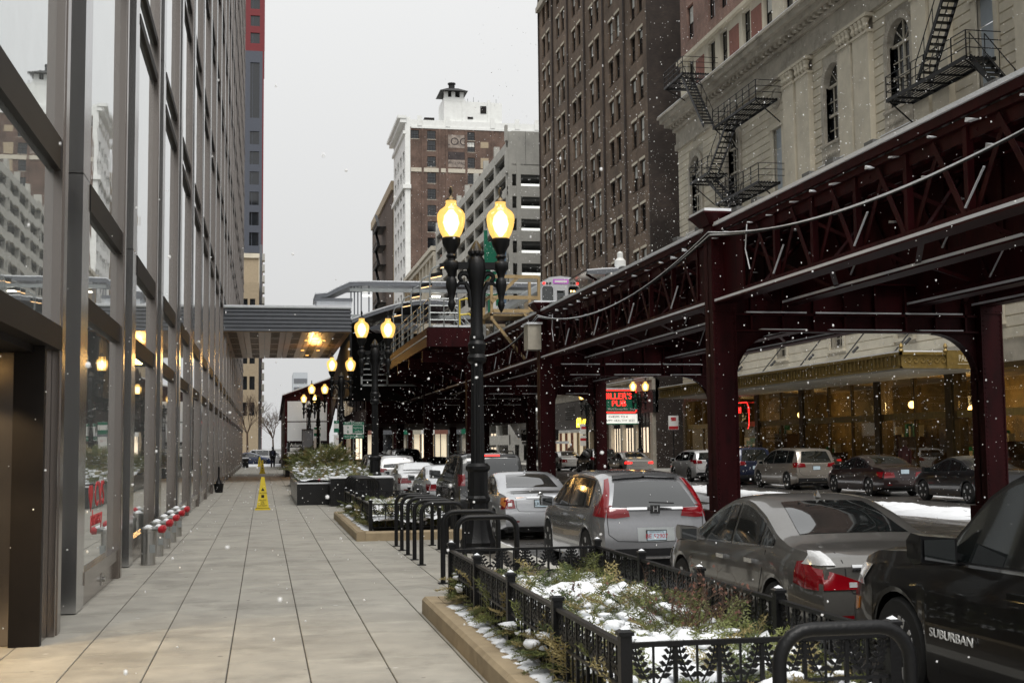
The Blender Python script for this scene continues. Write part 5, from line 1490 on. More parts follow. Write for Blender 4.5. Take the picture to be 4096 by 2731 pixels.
    # windscreen and rear window laid from above
    for (nm,xa,xb,ya,yb) in sp_['screens']:
        decal(nm, M['carglass'], 'top', [(xa,-ya),(xa-.02 if xa<xb else xa,0),(xa,ya)], [(xb,-yb),(xb,0),(xb,yb)], 12, 8, .007)
    if 'reargl' in sp_:
        z0,z1,w0,w1 = sp_['reargl']
        decal('rear_window', M['carglass'], 'rear', [(-w0,z0),(0,z0-.01),(w0,z0)], [(-w1,z1),(0,z1+.02),(w1,z1)], 12, 6, .008)
    # underbody and wheels
    ub = MB(); ub.box(-h+.25,h-.25,-Wd*.40,Wd*.40,.17,.55); ub.build('underbody', M['blackmatte'], T)
    wk = sp_.get('wheel',5)
    for c in (xr,xf):
        for sg in (1,-1):
            yo = sg*(Wd/2-.115)
            w = MB(); tw = .105
            w.lathe([(R*.62,-tw),(R*.93,-tw),(R,-tw*.7),(R,tw*.7),(R*.93,tw),(R*.62,tw)],26,(c,yo,R),0,0,'y')
            o = w.build('wheel', M['rubber'], T, 40)
            rm = MB()
            rm.lathe([(R*.66,-.02),(R*.68,tw*1.02),(R*.60,tw*1.02),(R*.58,.03),(R*.2,.02)],24,(c,yo,R),0,0,'y') if sg>0 else rm.lathe([(R*.66,.02),(R*.68,-tw*1.02),(R*.60,-tw*1.02),(R*.58,-.03),(R*.2,-.02)],24,(c,yo,R),0,0,'y')
            rm.build('rim', M['plast'], o, 40)
            spk = MB()
            for k in range(wk):
                a = 2*PI*k/wk+.3
                for da in (-.13,.13):
                    spk.beam((c+math.cos(a)*R*.12,yo+sg*tw*.75,R+math.sin(a)*R*.12),(c+math.cos(a+da)*R*.64,yo+sg*tw*.9,R+math.sin(a+da)*R*.64),R*.10,.035,up=(0,1,0))
            spk.lathe([(R*.60,tw*.80),(R*.67,tw*.98),(R*.69,tw*.9),(R*.62,tw*.7)],24,(c,yo,R),0,0,'y') if sg>0 else spk.lathe([(R*.60,-tw*.80),(R*.67,-tw*.98),(R*.69,-tw*.9),(R*.62,-tw*.7)],24,(c,yo,R),0,0,'y')
            spk.cyl((c,yo,R),(c,yo+sg*tw*.95,R),R*.17,n=12)
            spk.build('alloy', M['alloy'], o, 40)
    # lamps, plates and trim given in body coordinates
    for (nm,mat,axis,b_,t_,off_) in sp_.get('decals',[]):
        for sg in ((1,-1) if axis in ('side','rearS','frontS') else (1,)):
            if axis == 'side': decal(nm,mat,'side',b_,t_,8,4,off_,sg,skirt=off_)
            elif axis == 'rearS': decal(nm,mat,'rear',[(y*sg,z) for y,z in b_],[(y*sg,z) for y,z in t_],8,4,off_,1,skirt=off_)
            elif axis == 'frontS': decal(nm,mat,'front',[(y*sg,z) for y,z in b_],[(y*sg,z) for y,z in t_],8,4,off_,1,skirt=off_)
            else: decal(nm,mat,axis,b_,t_,8,4,off_,1,skirt=off_)
    if detail:
        for pts in sp_.get('seams',[]):
            for sg in (1,-1): strip('door_seam',M['blackmatte'],'side',pts,.010,.0015,sg)
        for (x,z) in sp_.get('handles',[]):
            for sg in (1,-1):
                r = hit('side',x,z,sg)
                if r:
                    g = MB(); p = r[0]; g.box(p.x-.11,p.x+.11,p.y-.02 if sg>0 else p.y-.04,p.y+.04 if sg>0 else p.y+.02,z-.022,z+.022); g.build('door_handle',sp_.get('hmat',pmat),T)
        mx_, mz_ = sp_['mirror']
        for sg in (1,-1):
            r = hit('side',mx_,mz_,sg)
            if r:
                p = r[0]; g = MB(); k = sp_.get('msize',1.0)
                ms = [(0,.9),(.5,1.0),(1,.82)]
                for i,(t,q) in enumerate(ms): pass
                y0 = p.y+sg*.06; y1 = p.y+sg*(.06+.22*k)
                pr = [(-.07,-.07),(.03,-.09),(.12,-.05),(.13,.05),(.06,.10),(-.07,.09)]
                vs_ = [(mx_+u*k,y0,mz_+v*k*.9+.03) for u,v in pr]+[(mx_+u*k*.85,y1,mz_+v*k*.95+.05) for u,v in pr]
                n_ = 6; g.add(vs_,[tuple(range(n_)),tuple(range(2*n_-1,n_-1,-1))]+[(i,(i+1)%n_,n_+(i+1)%n_,n_+i) for i in range(n_)])
                g.beam((mx_,p.y-sg*.02,mz_-.01),(mx_,y0+sg*.03,mz_+.01),.07,.05)
                mo = g.build('mirror',sp_.get('mmat',pmat),T,30)
                g = MB(); g.quad((mx_-.073*k,y0+sg*.02,mz_-.04*k),(mx_-.073*k,y1-sg*.02,mz_-.01*k),(mx_-.073*k,y1-sg*.02,mz_+.10*k),(mx_-.073*k,y0+sg*.02,mz_+.10*k)); g.build('mirror_glass',M['carglass'],mo)
    if detail:
        if 'reargl' in sp_:
            gw = sp_['reargl'][2]+.10; z0 = sp_['reargl'][0]
            sm_ = [(gw-.05,z0+.1),(gw,z0-.05),(gw-.02,z0-.42),(gw-.16,z0-.52),(0,z0-.54),(-gw+.16,z0-.52),(-gw+.02,z0-.42),(-gw,z0-.05),(-gw+.05,z0+.1)]
        else: sm_ = [(.58,1.0),(.56,.72),(.50,.63),(0,.62),(-.50,.63),(-.56,.72),(-.58,1.0)]
        den = []
        for i in range(len(sm_)-1):
            for t in np.linspace(0,1,5)[:-1]: den.append((sm_[i][0]*(1-t)+sm_[i+1][0]*t, sm_[i][1]*(1-t)+sm_[i+1][1]*t))
        strip('lid_seam',M['blackmatte'],'rear',den,.010,.0015)
        for sg in (1,-1): decal('reflector',M['lampred'],'rear',[(sg*.5,.40),(sg*.68,.40)],[(sg*.5,.43),(sg*.68,.43)],4,2,.008)
    if 'plate' in sp_:
        pz, ptxt, ptop = sp_['plate']
        r = hit('rear',0,pz)
        if r:
            x = r[0].x-.012; g = MB(); g.box(x-.008,x+.02,-.165,.165,pz-.085,pz+.085); pl = g.build('number_plate',M['plast'],T)
            g = MB(); g.box(x-.012,x-.008,-.152,.152,pz-.072,pz+.072); g.build('plate_face',pm('plate_face_'+name,(.50,.62,.70),.5,var=.12,scale=9) if detail else M['white'],pl)
            if ptxt:
                text('plate_lettering',ptxt,.095,M['red'] if ptop else M['blackmatte'],pl,(x-.0135,0,pz-.012),'-X',.0008)
                if ptop: text('plate_lettering',ptop,.034,M['blackmatte'],pl,(x-.0135,0,pz+.055),'-X',.0008)
    if sp_.get('fin'):
        g = MB(); x = sp_['fin']; z = top(x); g.add([(x-.1,-.03,z-.01),(x-.1,.03,z-.01),(x+.08,0,z-.01),(x-.08,0,z+.07)],[(0,1,3),(1,2,3),(2,0,3)]); g.build('antenna_fin',pmat,T)
    if sp_.get('rails'):
        for sg in (1,-1):
            g = MB(); x0,x1,yy = sp_['rails']; g.tube([(x0,sg*yy,top(x0)-.03),(x0+.1,sg*yy,top(x0+.1)+.045),(x1-.1,sg*yy,top(x1-.1)+.045),(x1,sg*yy,top(x1)-.03)],.018,6); g.build('roof_rail',sp_.get('railmat',M['plast']),T)
    T['_h'] = h
    return T, hit, decal, top, belt, strip

def sedan(L=4.75,W=1.82,H=1.46,**k):
    h = L/2
    d = dict(L=L,W=W,top=[(-h,.86),(-h+.06,.96),(-h+.25,1.02),(-h+.75,1.06),(-h+1.05,1.15),(-h+1.55,1.36),(-h+1.95,H-.03),(-.25,H),(.15,H-.02),(.55,H-.14),(1.05,1.13),(1.3,1.02),(h-.45,.86),(h-.12,.72),(h,.60)],
        belt=[(-h,.82),(-h+.4,.92),(-h+1.1,.965),(0,.93),(1.0,.90),(1.4,.90),(h-.4,.78),(h-.1,.66),(h,.56)],
        xr=-h+1.02,xf=h-.92,R=.33,win=[(-h+1.12,-h+1.42),(-h+1.48,-.18),(-.10,1.0)],
        screens=[('rear_window',-h+1.0,-h+1.78,.60,.47),('windscreen',1.22,.38,.62,.48)],
        seams=[[(-h+1.28,.95),(-h+1.32,.75),(-h+1.42,.5),(-h+1.5,.26)],[(-.14,.96),(-.14,.24)],[(1.0,.9),(1.02,.24)],[(-h+1.5,.24),(1.0,.22)]],
        handles=[(-h+1.62,.82),(.05,.80)],mirror=(.92,.95),fin=-h+1.95,
        rear=[(.2,.10),(.42,0),(.55,0),(.62,.04),(.95,.05),(1.1,.0)])
    d['decals'] = [('tail_lamp',M['lampred'],'rearS',[(.38,.66),(.86,.64)],[(.42,.84),(.80,.86)],.012),('tail_lamp',M['lampred'],'side',[(-h+.10,.66),(-h+.34,.70)],[(-h+.10,.84),(-h+.42,.86)],.012),('bumper_trim',M['plast'],'rear',[(-.62,.26),(0,.24),(.62,.26)],[(-.6,.36),(0,.36),(.6,.36)],.01),
        ('head_lamp',M['lampclear'],'frontS',[(.45,.58),(.84,.62)],[(.45,.68),(.80,.74)],.012),('grille',M['plast'],'front',[(-.5,.4),(.5,.4)],[(-.45,.62),(.45,.62)],.01)]
    d.update(k); return d
def suv(L=4.6,W=1.86,H=1.68,**k):
    h = L/2
    d = dict(L=L,W=W,top=[(-h,1.02),(-h+.05,1.12),(-h+.16,1.35),(-h+.34,H-.10),(-h+.55,H-.03),(-.5,H),(.1,H-.01),(.5,H-.10),(.95,1.36),(1.32,1.13),(h-.35,1.0),(h-.1,.86),(h,.7)],
        belt=[(-h,.98),(-h+.25,1.06),(-h+.8,1.06),(0,1.02),(1.1,1.0),(1.4,1.0),(h-.3,.9),(h-.1,.8),(h,.66)],
        xr=-h+.92,xf=h-.88,R=.36,win=[(-h+.48,-h+.98),(-h+1.06,-.12),(-.04,1.02)],
        screens=[('windscreen',1.26,.42,.64,.52)],reargl=(1.10,H-.16,.66,.54),
        seams=[[(-h+1.0,1.05),(-h+1.05,.8),(-h+1.25,.5),(-h+1.4,.28)],[(-.08,1.02),(-.08,.26)],[(1.02,1.0),(1.04,.26)],[(-h+1.4,.27),(1.04,.25)]],
        handles=[(-h+1.28,.92),(.12,.90)],mirror=(.95,1.04),tum=.26,tr=.08,fin=-h+.75,
        rear=[(.2,.12),(.42,0),(.62,0),(.72,.06),(1.0,.07),(1.8,.0)])
    d['decals'] = [('tail_lamp',M['lampred'],'rearS',[(.46,.92),(.9,.90)],[(.5,1.06),(.84,1.10)],.014),('tail_lamp',M['lampred'],'side',[(-h+.08,.92),(-h+.3,.95)],[(-h+.1,1.08),(-h+.4,1.08)],.014),('bumper_trim',M['plast'],'rear',[(-.8,.30),(0,.28),(.8,.30)],[(-.8,.48),(0,.48),(.8,.48)],.01),
        ('head_lamp',M['lampclear'],'frontS',[(.45,.72),(.86,.76)],[(.45,.84),(.82,.9)],.012),('grille',M['plast'],'front',[(-.5,.5),(.5,.5)],[(-.45,.78),(.45,.78)],.01)]
    d.update(k); return d
UP = PI/2
LX = 5.36      # near parking lane centre
g1 = 'cars parked along the near kerb'; g2 = 'cars parked along the far kerb'; g3 = 'vehicles in the traffic lanes'

# --- grey sedan, nearest
sc = .90; d = sedan(4.85,1.80,1.50, wheel=5, plate=None, wframe=M['chrome'], hmat=M['chrome'])
d.pop('plate'); h = d['L']/2
d['decals'] = [
    ('tail_lamp',M['lampred'],'side',[(-h+.10,.66),(-h+.30,.66),(-h+.52,.70)],[(-h+.12,.80),(-h+.36,.92),(-h+.50,.90)],.012),
    ('tail_lamp',M['lampred'],'rearS',[(.42,.665),(.6,.665),(.86,.665)],[(.42,.735),(.6,.80),(.84,.87)],.014),
    ('reversing_lamp',M['lampclear'],'rearS',[(.66,.885),(.84,.885)],[(.70,1.0),(.78,1.0)],.014),
    ('reversing_lamp',M['lampclear'],'rearS',[(.46,.685),(.54,.685)],[(.46,.735),(.54,.735)],.018),
    ('chrome_bar',M['chrome'],'rear',[(-.5,.845),(.5,.845)],[(-.5,.885),(.5,.885)],.016),
    ('head_lamp',M['lampclear'],'frontS',[(.45,.58),(.84,.62)],[(.45,.68),(.80,.74)],.012)]
make_car('grey_sedan','glossy grey four door sedan parked just beyond the fenced planter',(LX+.02,10.2+sc*h,ROAD_Z),UP,sc,d,paint('grey_metallic_paint',(.14,.135,.125),.55,.28),g1)
# --- silver crossover with tall red lamps
sc = .885; d = suv(4.6,1.87,1.66, plate=(.66,'BE 52907','CONTINENTAL'), wheel=5)
h = d['L']/2
d['reargl'] = (1.10,1.47,.69,.54)
d['top'] = [(-h,1.02),(-h+.05,1.10),(-h+.30,1.34),(-h+.52,1.50),(-h+.72,1.59),(-h+1.0,1.635),(-.5,1.66),(.1,1.65),(.5,1.56),(.95,1.33),(1.32,1.12),(h-.35,.99),(h-.1,.85),(h,.7)]
d['win'] = [(-h+.80,-h+1.12),(-h+1.20,-.12),(-.04,1.02)]
d['decals'] = [
    ('tail_lamp',M['lampred'],'rearS',[(.42,.955),(.66,.93),(.90,.95)],[(.44,1.04),(.68,1.07),(.85,1.12)],.02),
    ('tail_lamp',M['lampred'],'rearS',[(.745,1.08),(.85,1.10)],[(.60,1.53),(.67,1.51)],.02),
    ('tail_lamp',M['lampred'],'side',[(-h+.08,.94),(-h+.3,1.0)],[(-h+.10,1.12),(-h+.26,1.12)],.016),
    ('chrome_bar',M['chrome'],'rear',[(-.46,1.045),(.46,1.045)],[(-.46,1.085),(.46,1.085)],.022),
    ('bumper_trim',M['plast'],'rear',[(-.86,.30),(0,.28),(.86,.30)],[(-.86,.46),(0,.46),(.86,.46)],.012),
    ('bumper_strip',M['chrome'],'rear',[(-.7,.31),(0,.30),(.7,.31)],[(-.7,.34),(0,.335),(.7,.34)],.02),
    ('plate_recess',M['galv'],'rear',[(-.3,.56),(.3,.56)],[(-.3,.78),(.3,.78)],.004),
    ('spoiler',M['plast'],'rear',[(-.55,1.50),(0,1.53),(.55,1.50)],[(-.52,1.545),(0,1.575),(.52,1.545)],.05)]
T,hit,decal,top,belt,strip = make_car('silver_crossover','silver crossover with L shaped red tail lamps and blue plate',(LX+.02,17.2+sc*h,ROAD_Z),UP,sc,d,paint('silver_grey_paint',(.34,.345,.36),.6,.25),g1)
r = hit('rear',0,1.065); x = r[0].x-.03
g = MB(); g.box(x-.01,x+.02,-.075,.075,1.0,1.13); g.build('badge',M['plast'],T); text('badge_letter','H',.13,M['chrome'],T,(x-.012,0,1.065),'-X',.006)
g = MB(); g.beam((x-.02,-.30,1.155),(x+.0,.1,1.175),.03,.02); g.build('rear_wiper',M['plast'],T)
text('badge_letter','CR-V',.07,M['chrome'],T,(x+.02,.56,.80),'-X',.004); text('dealer_lettering','CONTINENTAL',.035,M['plast'],T,(x+.02,.56,.73),'-X',.002)
# --- silver saloon behind the lamp post
sc = .89; d = sedan(4.8,1.80,1.47, plate=(.80,'LRR 1 8',None)); h = d['L']/2
d['decals'] = [
    ('tail_lamp',M['lampred'],'rearS',[(.58,.70),(.86,.68)],[(.62,.88),(.80,.90)],.014),
    ('tail_lamp',M['amber'],'side',[(-h+.08,.72),(-h+.34,.78)],[(-h+.10,.93),(-h+.40,.92)],.014),
    ('lamp_core',M['lampclear'],'rearS',[(.66,.75),(.75,.75)],[(.66,.82),(.75,.82)],.018),
    ('chrome_bar',M['chrome'],'rear',[(-.33,.90),(.33,.90)],[(-.33,.935),(.33,.935)],.02),
    ('spoiler',M['plast'],'rear',[(-.62,1.015),(0,1.02),(.62,1.015)],[(-.60,1.03),(0,1.04),(.60,1.03)],.03)]
T,hit,decal,top,belt,strip = make_car('silver_saloon','silver four door saloon with round tail lamps behind the black lamp post',(LX,24.6+sc*h,ROAD_Z),UP,sc,d,paint('light_silver_paint',(.46,.475,.50),.45,.28),g1)
r = hit('rear',0,.975); x = r[0].x-.012
g = MB(); g.lathe([(.05,-.006),(.06,-.01),(.068,-.006),(.06,.0)],18,(x,0,.975),0,0,'x'); g.box(x-.012,x,-.085,.085,.968,.982); g.build('badge',M['chrome'],T,40)
text('badge_letter','ALTIMA',.06,M['chrome'],T,(x-.02,.47,.80),'-X',.003)
# --- big dark off-roader
sc = .90
d = suv(4.85,1.95,1.86, top=[(-2.42,1.2),(-2.38,1.35),(-2.28,1.62),(-2.18,1.80),(-2.0,1.85),(-.5,1.86),(.1,1.85),(.45,1.76),(.85,1.45),(1.1,1.25),(2.1,1.16),(2.35,1.05),(2.425,.8)],
    belt=[(-2.42,1.16),(-2.2,1.18),(0,1.15),(1.0,1.14),(1.2,1.14),(2.1,1.08),(2.35,.95),(2.425,.75)], R=.39, win=[(-2.1,-1.35),(-1.27,-.25),(-.17,.85)], screens=[('windscreen',1.06,.36,.7,.58)], reargl=(1.22,1.70,.76,.66), mirror=(.82,1.2), msize=1.35, rails=(-1.9,.1,.66), fin=0, tum=.18)
d['decals'] = [('tail_lamp',M['lampred'],'rearS',[(.74,1.0),(.9,1.0)],[(.74,1.3),(.88,1.3)],.014),('brake_light',M['redlit'],'rear',[(-.22,1.755),(.22,1.755)],[(-.22,1.785),(.22,1.785)],.03),('bumper_trim',M['plast'],'rear',[(-.8,.35),(.8,.35)],[(-.8,.55),(.8,.55)],.012),('spoiler',M['plast'],'rear',[(-.66,1.74),(.66,1.74)],[(-.64,1.80),(.64,1.80)],.02)]
make_car('dark_off_roader','tall dark grey off-roader with lit brake light beyond the silver saloon',(LX+.02,30.1+sc*2.42,ROAD_Z),UP,sc,d,paint('dark_grey_paint',(.035,.036,.036),.3,.35),g1)
for i,(y,H_,c,lab) in enumerate(((36.2,1.45,(.52,.54,.56),'pale silver sedan half hidden ahead of the dark off-roader'),(44.0,1.44,(.70,.71,.72),'white sedan with snowy rear window near the stone planters'))):
    d = sedan(4.7,1.8,H_); T,hit,decal,top,belt,strip = make_car('parked_sedan',lab,(LX,y+.9*2.35,ROAD_Z),UP,.9,d,paint('paint_near_%d'%i,c,.3),g1)
    h = d['L']/2; decal('snow_cover',M['snow'],'top',[(-h+1.02,-.6),(-h+1.02,.6)],[(-h+1.76,-.48),(-h+1.76,.48)],8,6,.02)
for (y,c,lab) in ((52,(.5,.5,.5),'grey wagon behind the parking sign'),(59,(.012,.012,.014),'black wagon behind the parking sign, farther down')):
    make_car('parked_wagon',lab,(LX,y+2,ROAD_Z),UP,.9,suv(),paint('paint_'+lab[:5],c),g1)
# --- black full size SUV at the right edge
sc = .90; L_ = 5.7; h = L_/2
d = dict(cat='car',L=L_,W=2.0,top=[(-h,1.2),(-h+.1,1.6),(-h+.3,1.85),(0,1.9),(.35,1.88),(.7,1.72),(1.15,1.34),(1.3,1.24),(2.3,1.18),(2.62,1.10),(2.78,.95),(h,.8)],
    belt=[(-h,1.16),(0,1.14),(1.2,1.12),(1.35,1.12),(2.3,1.06),(2.65,.98),(2.78,.85),(h,.7)],xr=-h+1.15,xf=h-.98,R=.40,
    win=[(-h+.4,-h+1.3),(-h+1.4,-.1),(0,1.12)],screens=[('windscreen',1.24,.6,.72,.6)],reargl=(1.25,1.75,.75,.65),
    seams=[[(-.05,1.14),(-.05,.3)],[(1.22,1.12),(1.24,.3)],[(-1.3,.3),(1.24,.28)]],handles=[(-1.2,1.0),(.12,.99)],mirror=(1.0,1.2),msize=1.3,wheel=8,tum=.2,tf=.12,taper_f=.10,
    front=[(.2,-.12),(.5,0),(.8,0),(1.05,-.06),(1.3,-.1)])
d['decals'] = [('head_lamp',M['lampclear'],'frontS',[(.62,.86),(.96,.84)],[(.62,1.02),(.94,1.02)],.012),('head_lamp',M['lampclear'],'side',[(h-.20,.84),(h-.05,.82)],[(h-.22,1.0),(h-.08,1.0)],.012),
    ('side_marker',M['amber'],'side',[(h-.22,.62),(h-.14,.60)],[(h-.24,.72),(h-.15,.72)],.012),
    ('belt_trim',M['chrome'],'side',[(-1.4,1.135),(0,1.132),(1.15,1.122)],[(-1.4,1.16),(0,1.155),(1.15,1.142)],.014)]
T,hit,decal,top,belt,strip = make_car('black_large_suv','glossy black full size SUV cut off by the right edge',(LX+.08,9.62-sc*h,ROAD_Z),UP,sc,d,pm('gloss_black_paint',(.0025,.0025,.003),.35,0,var=.05,coat=.55,spec=.25),g1)
r = hit('side',.55,.66,1); text('badge_letter','SUBURBAN',.095,M['white'],T,(1.0,r[0].y+.020,.60),'+Y',.003,sx=1.3)

# --- far kerb, from near to far
FX = 21.25
def far_car(y,sp_,c,lab,nm,s=.97,metal=.3): return make_car(nm,lab,(FX,y+s*sp_['L']/2,ROAD_Z),UP,s,sp_,paint('paint_'+lab[:14].replace(' ','_'),c,metal),g2)
far_car(33.6,sedan(4.6),(.008,.008,.01),'black sedan across the street, partly behind the right railway column','black_sedan')
d = sedan(4.75,1.82,1.45,plate=(.86,'',None)); h=d['L']/2
far_car(39.9,d,(.022,.011,.011),'very dark maroon sedan with red lamps across the street','maroon_sedan')
d = suv(4.85,1.9,1.7,plate=(.88,'',None)); far_car(46.9,d,(.30,.27,.235),'champagne grey crossover across the street before the hotel doors','champagne_crossover',.97,.6)
d = suv(4.7,1.9,1.75,plate=(.8,'',None)); far_car(53.2,d,(.012,.018,.045),'dark blue SUV just right of the thick railway column','blue_suv')
far_car(58.9,suv(4.3,1.8,1.6),(.66,.66,.66),'white crossover left of the thick railway column','white_crossover')
d = sedan(4.8,1.84,1.47); 
for q in d['decals'][:2]: pass
d['decals'][0] = ('tail_lamp',M['redlit'],'rearS',[(.5,.76),(.88,.74)],[(.5,.86),(.84,.88)],.014)
far_car(70.8,d,(.42,.41,.39),'silver sedan with glowing tail lamps below the pub sign','silver_sedan')
far_car(78.6,suv(4.5),(.014,.013,.013),'dark crossover beside the railway column in front of the pub','dark_crossover')
far_car(87.2,sedan(4.6),(.5,.5,.48),'pale sedan in front of the burger shop','pale_sedan')
# --- traffic under the tracks and at the crossing
d = sedan(4.7); d['decals'][0] = ('tail_lamp',M['redlit'],'rearS',[(.5,.74),(.88,.72)],[(.5,.86),(.84,.88)],.014)
make_car('braking_sedan','dark red sedan braking under the tracks',(8.2,62,ROAD_Z),UP,.92,d,paint('dark_red_paint',(.05,.006,.008)),g3)
make_car('dark_van','dark SUV under the tracks left of the braking car',(7.0,66,ROAD_Z),UP,.95,suv(4.9,1.95,1.85),paint('near_black_paint',(.01,.01,.012)),g3)
make_car('queued_suv','silver SUV waiting under the tracks beyond the station stair',(17.2,100,ROAD_Z),UP,.95,suv(),paint('queue_silver',(.3,.3,.3)),g3)
make_car('crossing_sedan','dark blue sedan crossing at the end of the sidewalk',(-1.35,131,-.147),0,.98,sedan(),paint('navy_paint',(.02,.035,.09)),g3)
make_car('crossing_crossover','white crossover crossing behind the blue sedan',(.6,138,-.147),0,1.0,suv(),paint('white_paint_c',(.66,.67,.68)),g3)
# ------------------------------------------------------------------ twin globe street lamps
globe = bpy.data.materials.new('amber_lamp_glass'); globe.use_nodes = True
_t = globe.node_tree; 
for n in list(_t.nodes): _t.nodes.remove(n)
_o = _t.nodes.new('ShaderNodeOutputMaterial'); _e = _t.nodes.new('ShaderNodeEmission'); _e.inputs[0].default_value = (1.0,.58,.15,1); _e.inputs[1].default_value = .95
_tr = _t.nodes.new('ShaderNodeBsdfTransparent'); _tr.inputs[0].default_value = (1,.88,.6,1); _m = _t.nodes.new('ShaderNodeMixShader'); _m.inputs[0].default_value = .40
_g = _t.nodes.new('ShaderNodeBsdfGlossy'); _g.inputs['Roughness'].default_value = .1; _a = _t.nodes.new('ShaderNodeMixShader'); _a.inputs[0].default_value = .08
_t.links.new(_e.outputs[0],_m.inputs[1]); _t.links.new(_tr.outputs[0],_m.inputs[2]); _t.links.new(_m.outputs[0],_a.inputs[1]); _t.links.new(_g.outputs[0],_a.inputs[2]); _t.links.new(_a.outputs[0],_o.inputs[0])
M['globe'] = globe
M['core'] = emat('lamp_core_glow',(1.0,.82,.48),5.0)
def make_lamp(loc, label, grp):
    T = thing('street_lamp',label,'street lamp',loc,0,grp)
    b = MB(); b.lathe([(.33,0),(.33,.06),(.29,.10),(.30,.16),(.26,.24),(.21,.42),(.175,.62),(.17,.78),(.20,.82),(.20,.86),(.165,.90),(.165,1.28),(.20,1.32),(.20,1.37),(.15,1.42)],24,flute=.06); b.build('base',M['black'],T,30)
    b = MB(); b.lathe([(.115,1.40),(.108,2.2),(.098,3.05)],28,flute=.10); b.build('shaft',M['black'],T)
    b = MB(); b.lathe([(.10,3.02),(.15,3.06),(.16,3.12),(.12,3.18),(.14,3.24),(.15,3.34),(.115,3.40),(.125,3.46),(.10,3.52),(.10,4.1),(.115,4.3),(.13,4.36),(.16,4.56),(.14,4.72),(.10,4.78),(.12,4.86),(.09,4.93),(.05,5.0),(.02,5.04)],20); b.build('upper_shaft',M['black'],T,35)
    for k in range(8):
        a = 2*PI*k/8; b = MB(); b.lathe([(.01,-.05),(.04,-.02),(.035,.02),(.01,.06)],6,(.10*math.cos(a),.10*math.sin(a),4.84)); b.build('leaf_crown',M['black'],T)
    for sg in (-1,1):
        b = MB(); b.box(*( (sg*.08,sg*.41) if sg>0 else (sg*.41,sg*.08) ),-.06,.06,4.57,4.68)
        b.lathe([(.11,0),(.125,.03),(.125,.11),(.10,.14)],16,(sg*.41,0,4.56))
        sp_ = []
        for t in np.linspace(0,4.6,16): sp_.append((sg*(.22+.11*(1-t/6.5)*math.cos(t+PI)),0,4.42+.11*(1-t/6.5)*math.sin(t+PI)*-1))
        b.tube(sp_,[.05-.0015*q for q in range(16)],7); b.tube([(sg*.09,0,3.95),(sg*.11,0,4.2),(sg*.18,0,4.34),(sg*.28,0,4.34),(sg*.33,0,4.28)],[.05,.045,.04,.035,.015],7)
        b.build('scroll_arm',M['black'],T,40)
        b = MB(); b.lathe([(.10,4.56),(.07,4.50),(.055,4.44),(.085,4.40),(.095,4.30),(.065,4.18),(.04,4.06),(.055,4.03),(.06,3.97),(.03,3.90),(.005,3.86)],14,(sg*.41,0,0)); b.build('pendant',M['black'],T,40)
        b = MB(); b.lathe([(.07,4.68),(.06,4.74),(.09,4.78),(.065,4.82),(.10,4.90),(.145,4.98),(.155,5.07),(.13,5.09)],18,(sg*.41,0,0)); b.build('globe_holder',M['black'],T,40)
        b = MB(); b.lathe([(.13,5.085),(.175,5.16),(.215,5.28),(.232,5.40),(.225,5.47),(.19,5.53),(.165,5.55),(.10,5.60),(.085,5.65),(.09,5.69)],22,(sg*.41,0,0)); go = b.build('globe',M['globe'],T,50)
        b = MB(); b.lathe([(.03,5.12),(.10,5.22),(.135,5.33),(.11,5.45),(.04,5.54)],14,(sg*.41,0,0)); b.build('glowing_core',M['core'],go,50)
        b = MB(); b.lathe([(.09,5.69),(.07,5.73),(.03,5.76),(.02,5.80),(.035,5.85),(.02,5.92),(.004,5.93)],12,(sg*.41,0,0)); b.build('finial',M['black'],T,40)
    return T
gl = 'twin globe street lamps on the near pavement'; gr = 'twin globe street lamps on the far pavement'
lm = make_lamp((3.40,20.42,0),'nearest and largest black twin globe street lamp',gl)
for i,(y,lab) in enumerate(((39.8,'second twin globe street lamp from the viewer on the near pavement'),(57.4,'third twin globe street lamp on the near pavement, below the canopy corner'),(81.9,'fourth twin globe street lamp on the near pavement'),(98,'fifth twin globe street lamp on the near pavement'),(114,'sixth twin globe street lamp, before the white poster panels'),(131,'most distant twin globe street lamp of the near row'))):
    dup(lm,None,(3.4 if i<4 else 3.1,y,0),0,lab)
for (x,y,lab) in ((24.0,93.7,'far pavement twin globe lamp in front of the burger shop'),(23.6,78.6,'far pavement twin globe lamp in front of the pub sign')):
    c = dup(lm,None,(x,y,0),0,lab); c['group'] = gr
# warm light the near lamp gives
ld = bpy.data.lights.new('street_lamp_light','POINT'); ld.energy = 18; ld.color = (1,.68,.3); ld.shadow_soft_size = .2
for sg in (-1,1):
    lo = bpy.data.objects.new('street_lamp_light', ld); COL.objects.link(lo); lo.parent = lm; lo.location = (sg*.41,0,6.15)

# ------------------------------------------------------------------ bike racks
def rack_mesh(w):
    b = MB(); H_,r = .88,.15; pts = [(0,0,0),(0,0,H_-r)]
    for a in np.linspace(0,PI/2,6)[1:]: pts.append((r-r*math.cos(a),0,H_-r+r*math.sin(a)))
    for a in np.linspace(0,PI/2,6): pts.append((w-r+r*math.sin(a),0,H_-r+r*math.cos(a)))
    pts.append((w,0,0)); b.tube(pts,.032,10)
    f = MB(); f.box(-.06,.06,-.06,.06,0,.012); f2 = MB(); f2.box(w-.06,w+.06,-.06,.06,0,.012)
    return b.mesh('hoop',M['black'],50), f.mesh('base_plate',M['black']), f2.mesh('base_plate',M['black'])
rk = {.62:rack_mesh(.62),.70:rack_mesh(.70)}
def rack(x,y,w,label,rz=0):
    T = thing('bike_rack',label,'bike rack',(x,y,0),rz,'black hoop bike racks')
    for n_,m_ in zip(('hoop','base_plate','base_plate'),rk[w]): link(n_,m_,T)
rack(2.22,5.35,.62,'black hoop bike rack in the bottom right corner, in front of the fence')
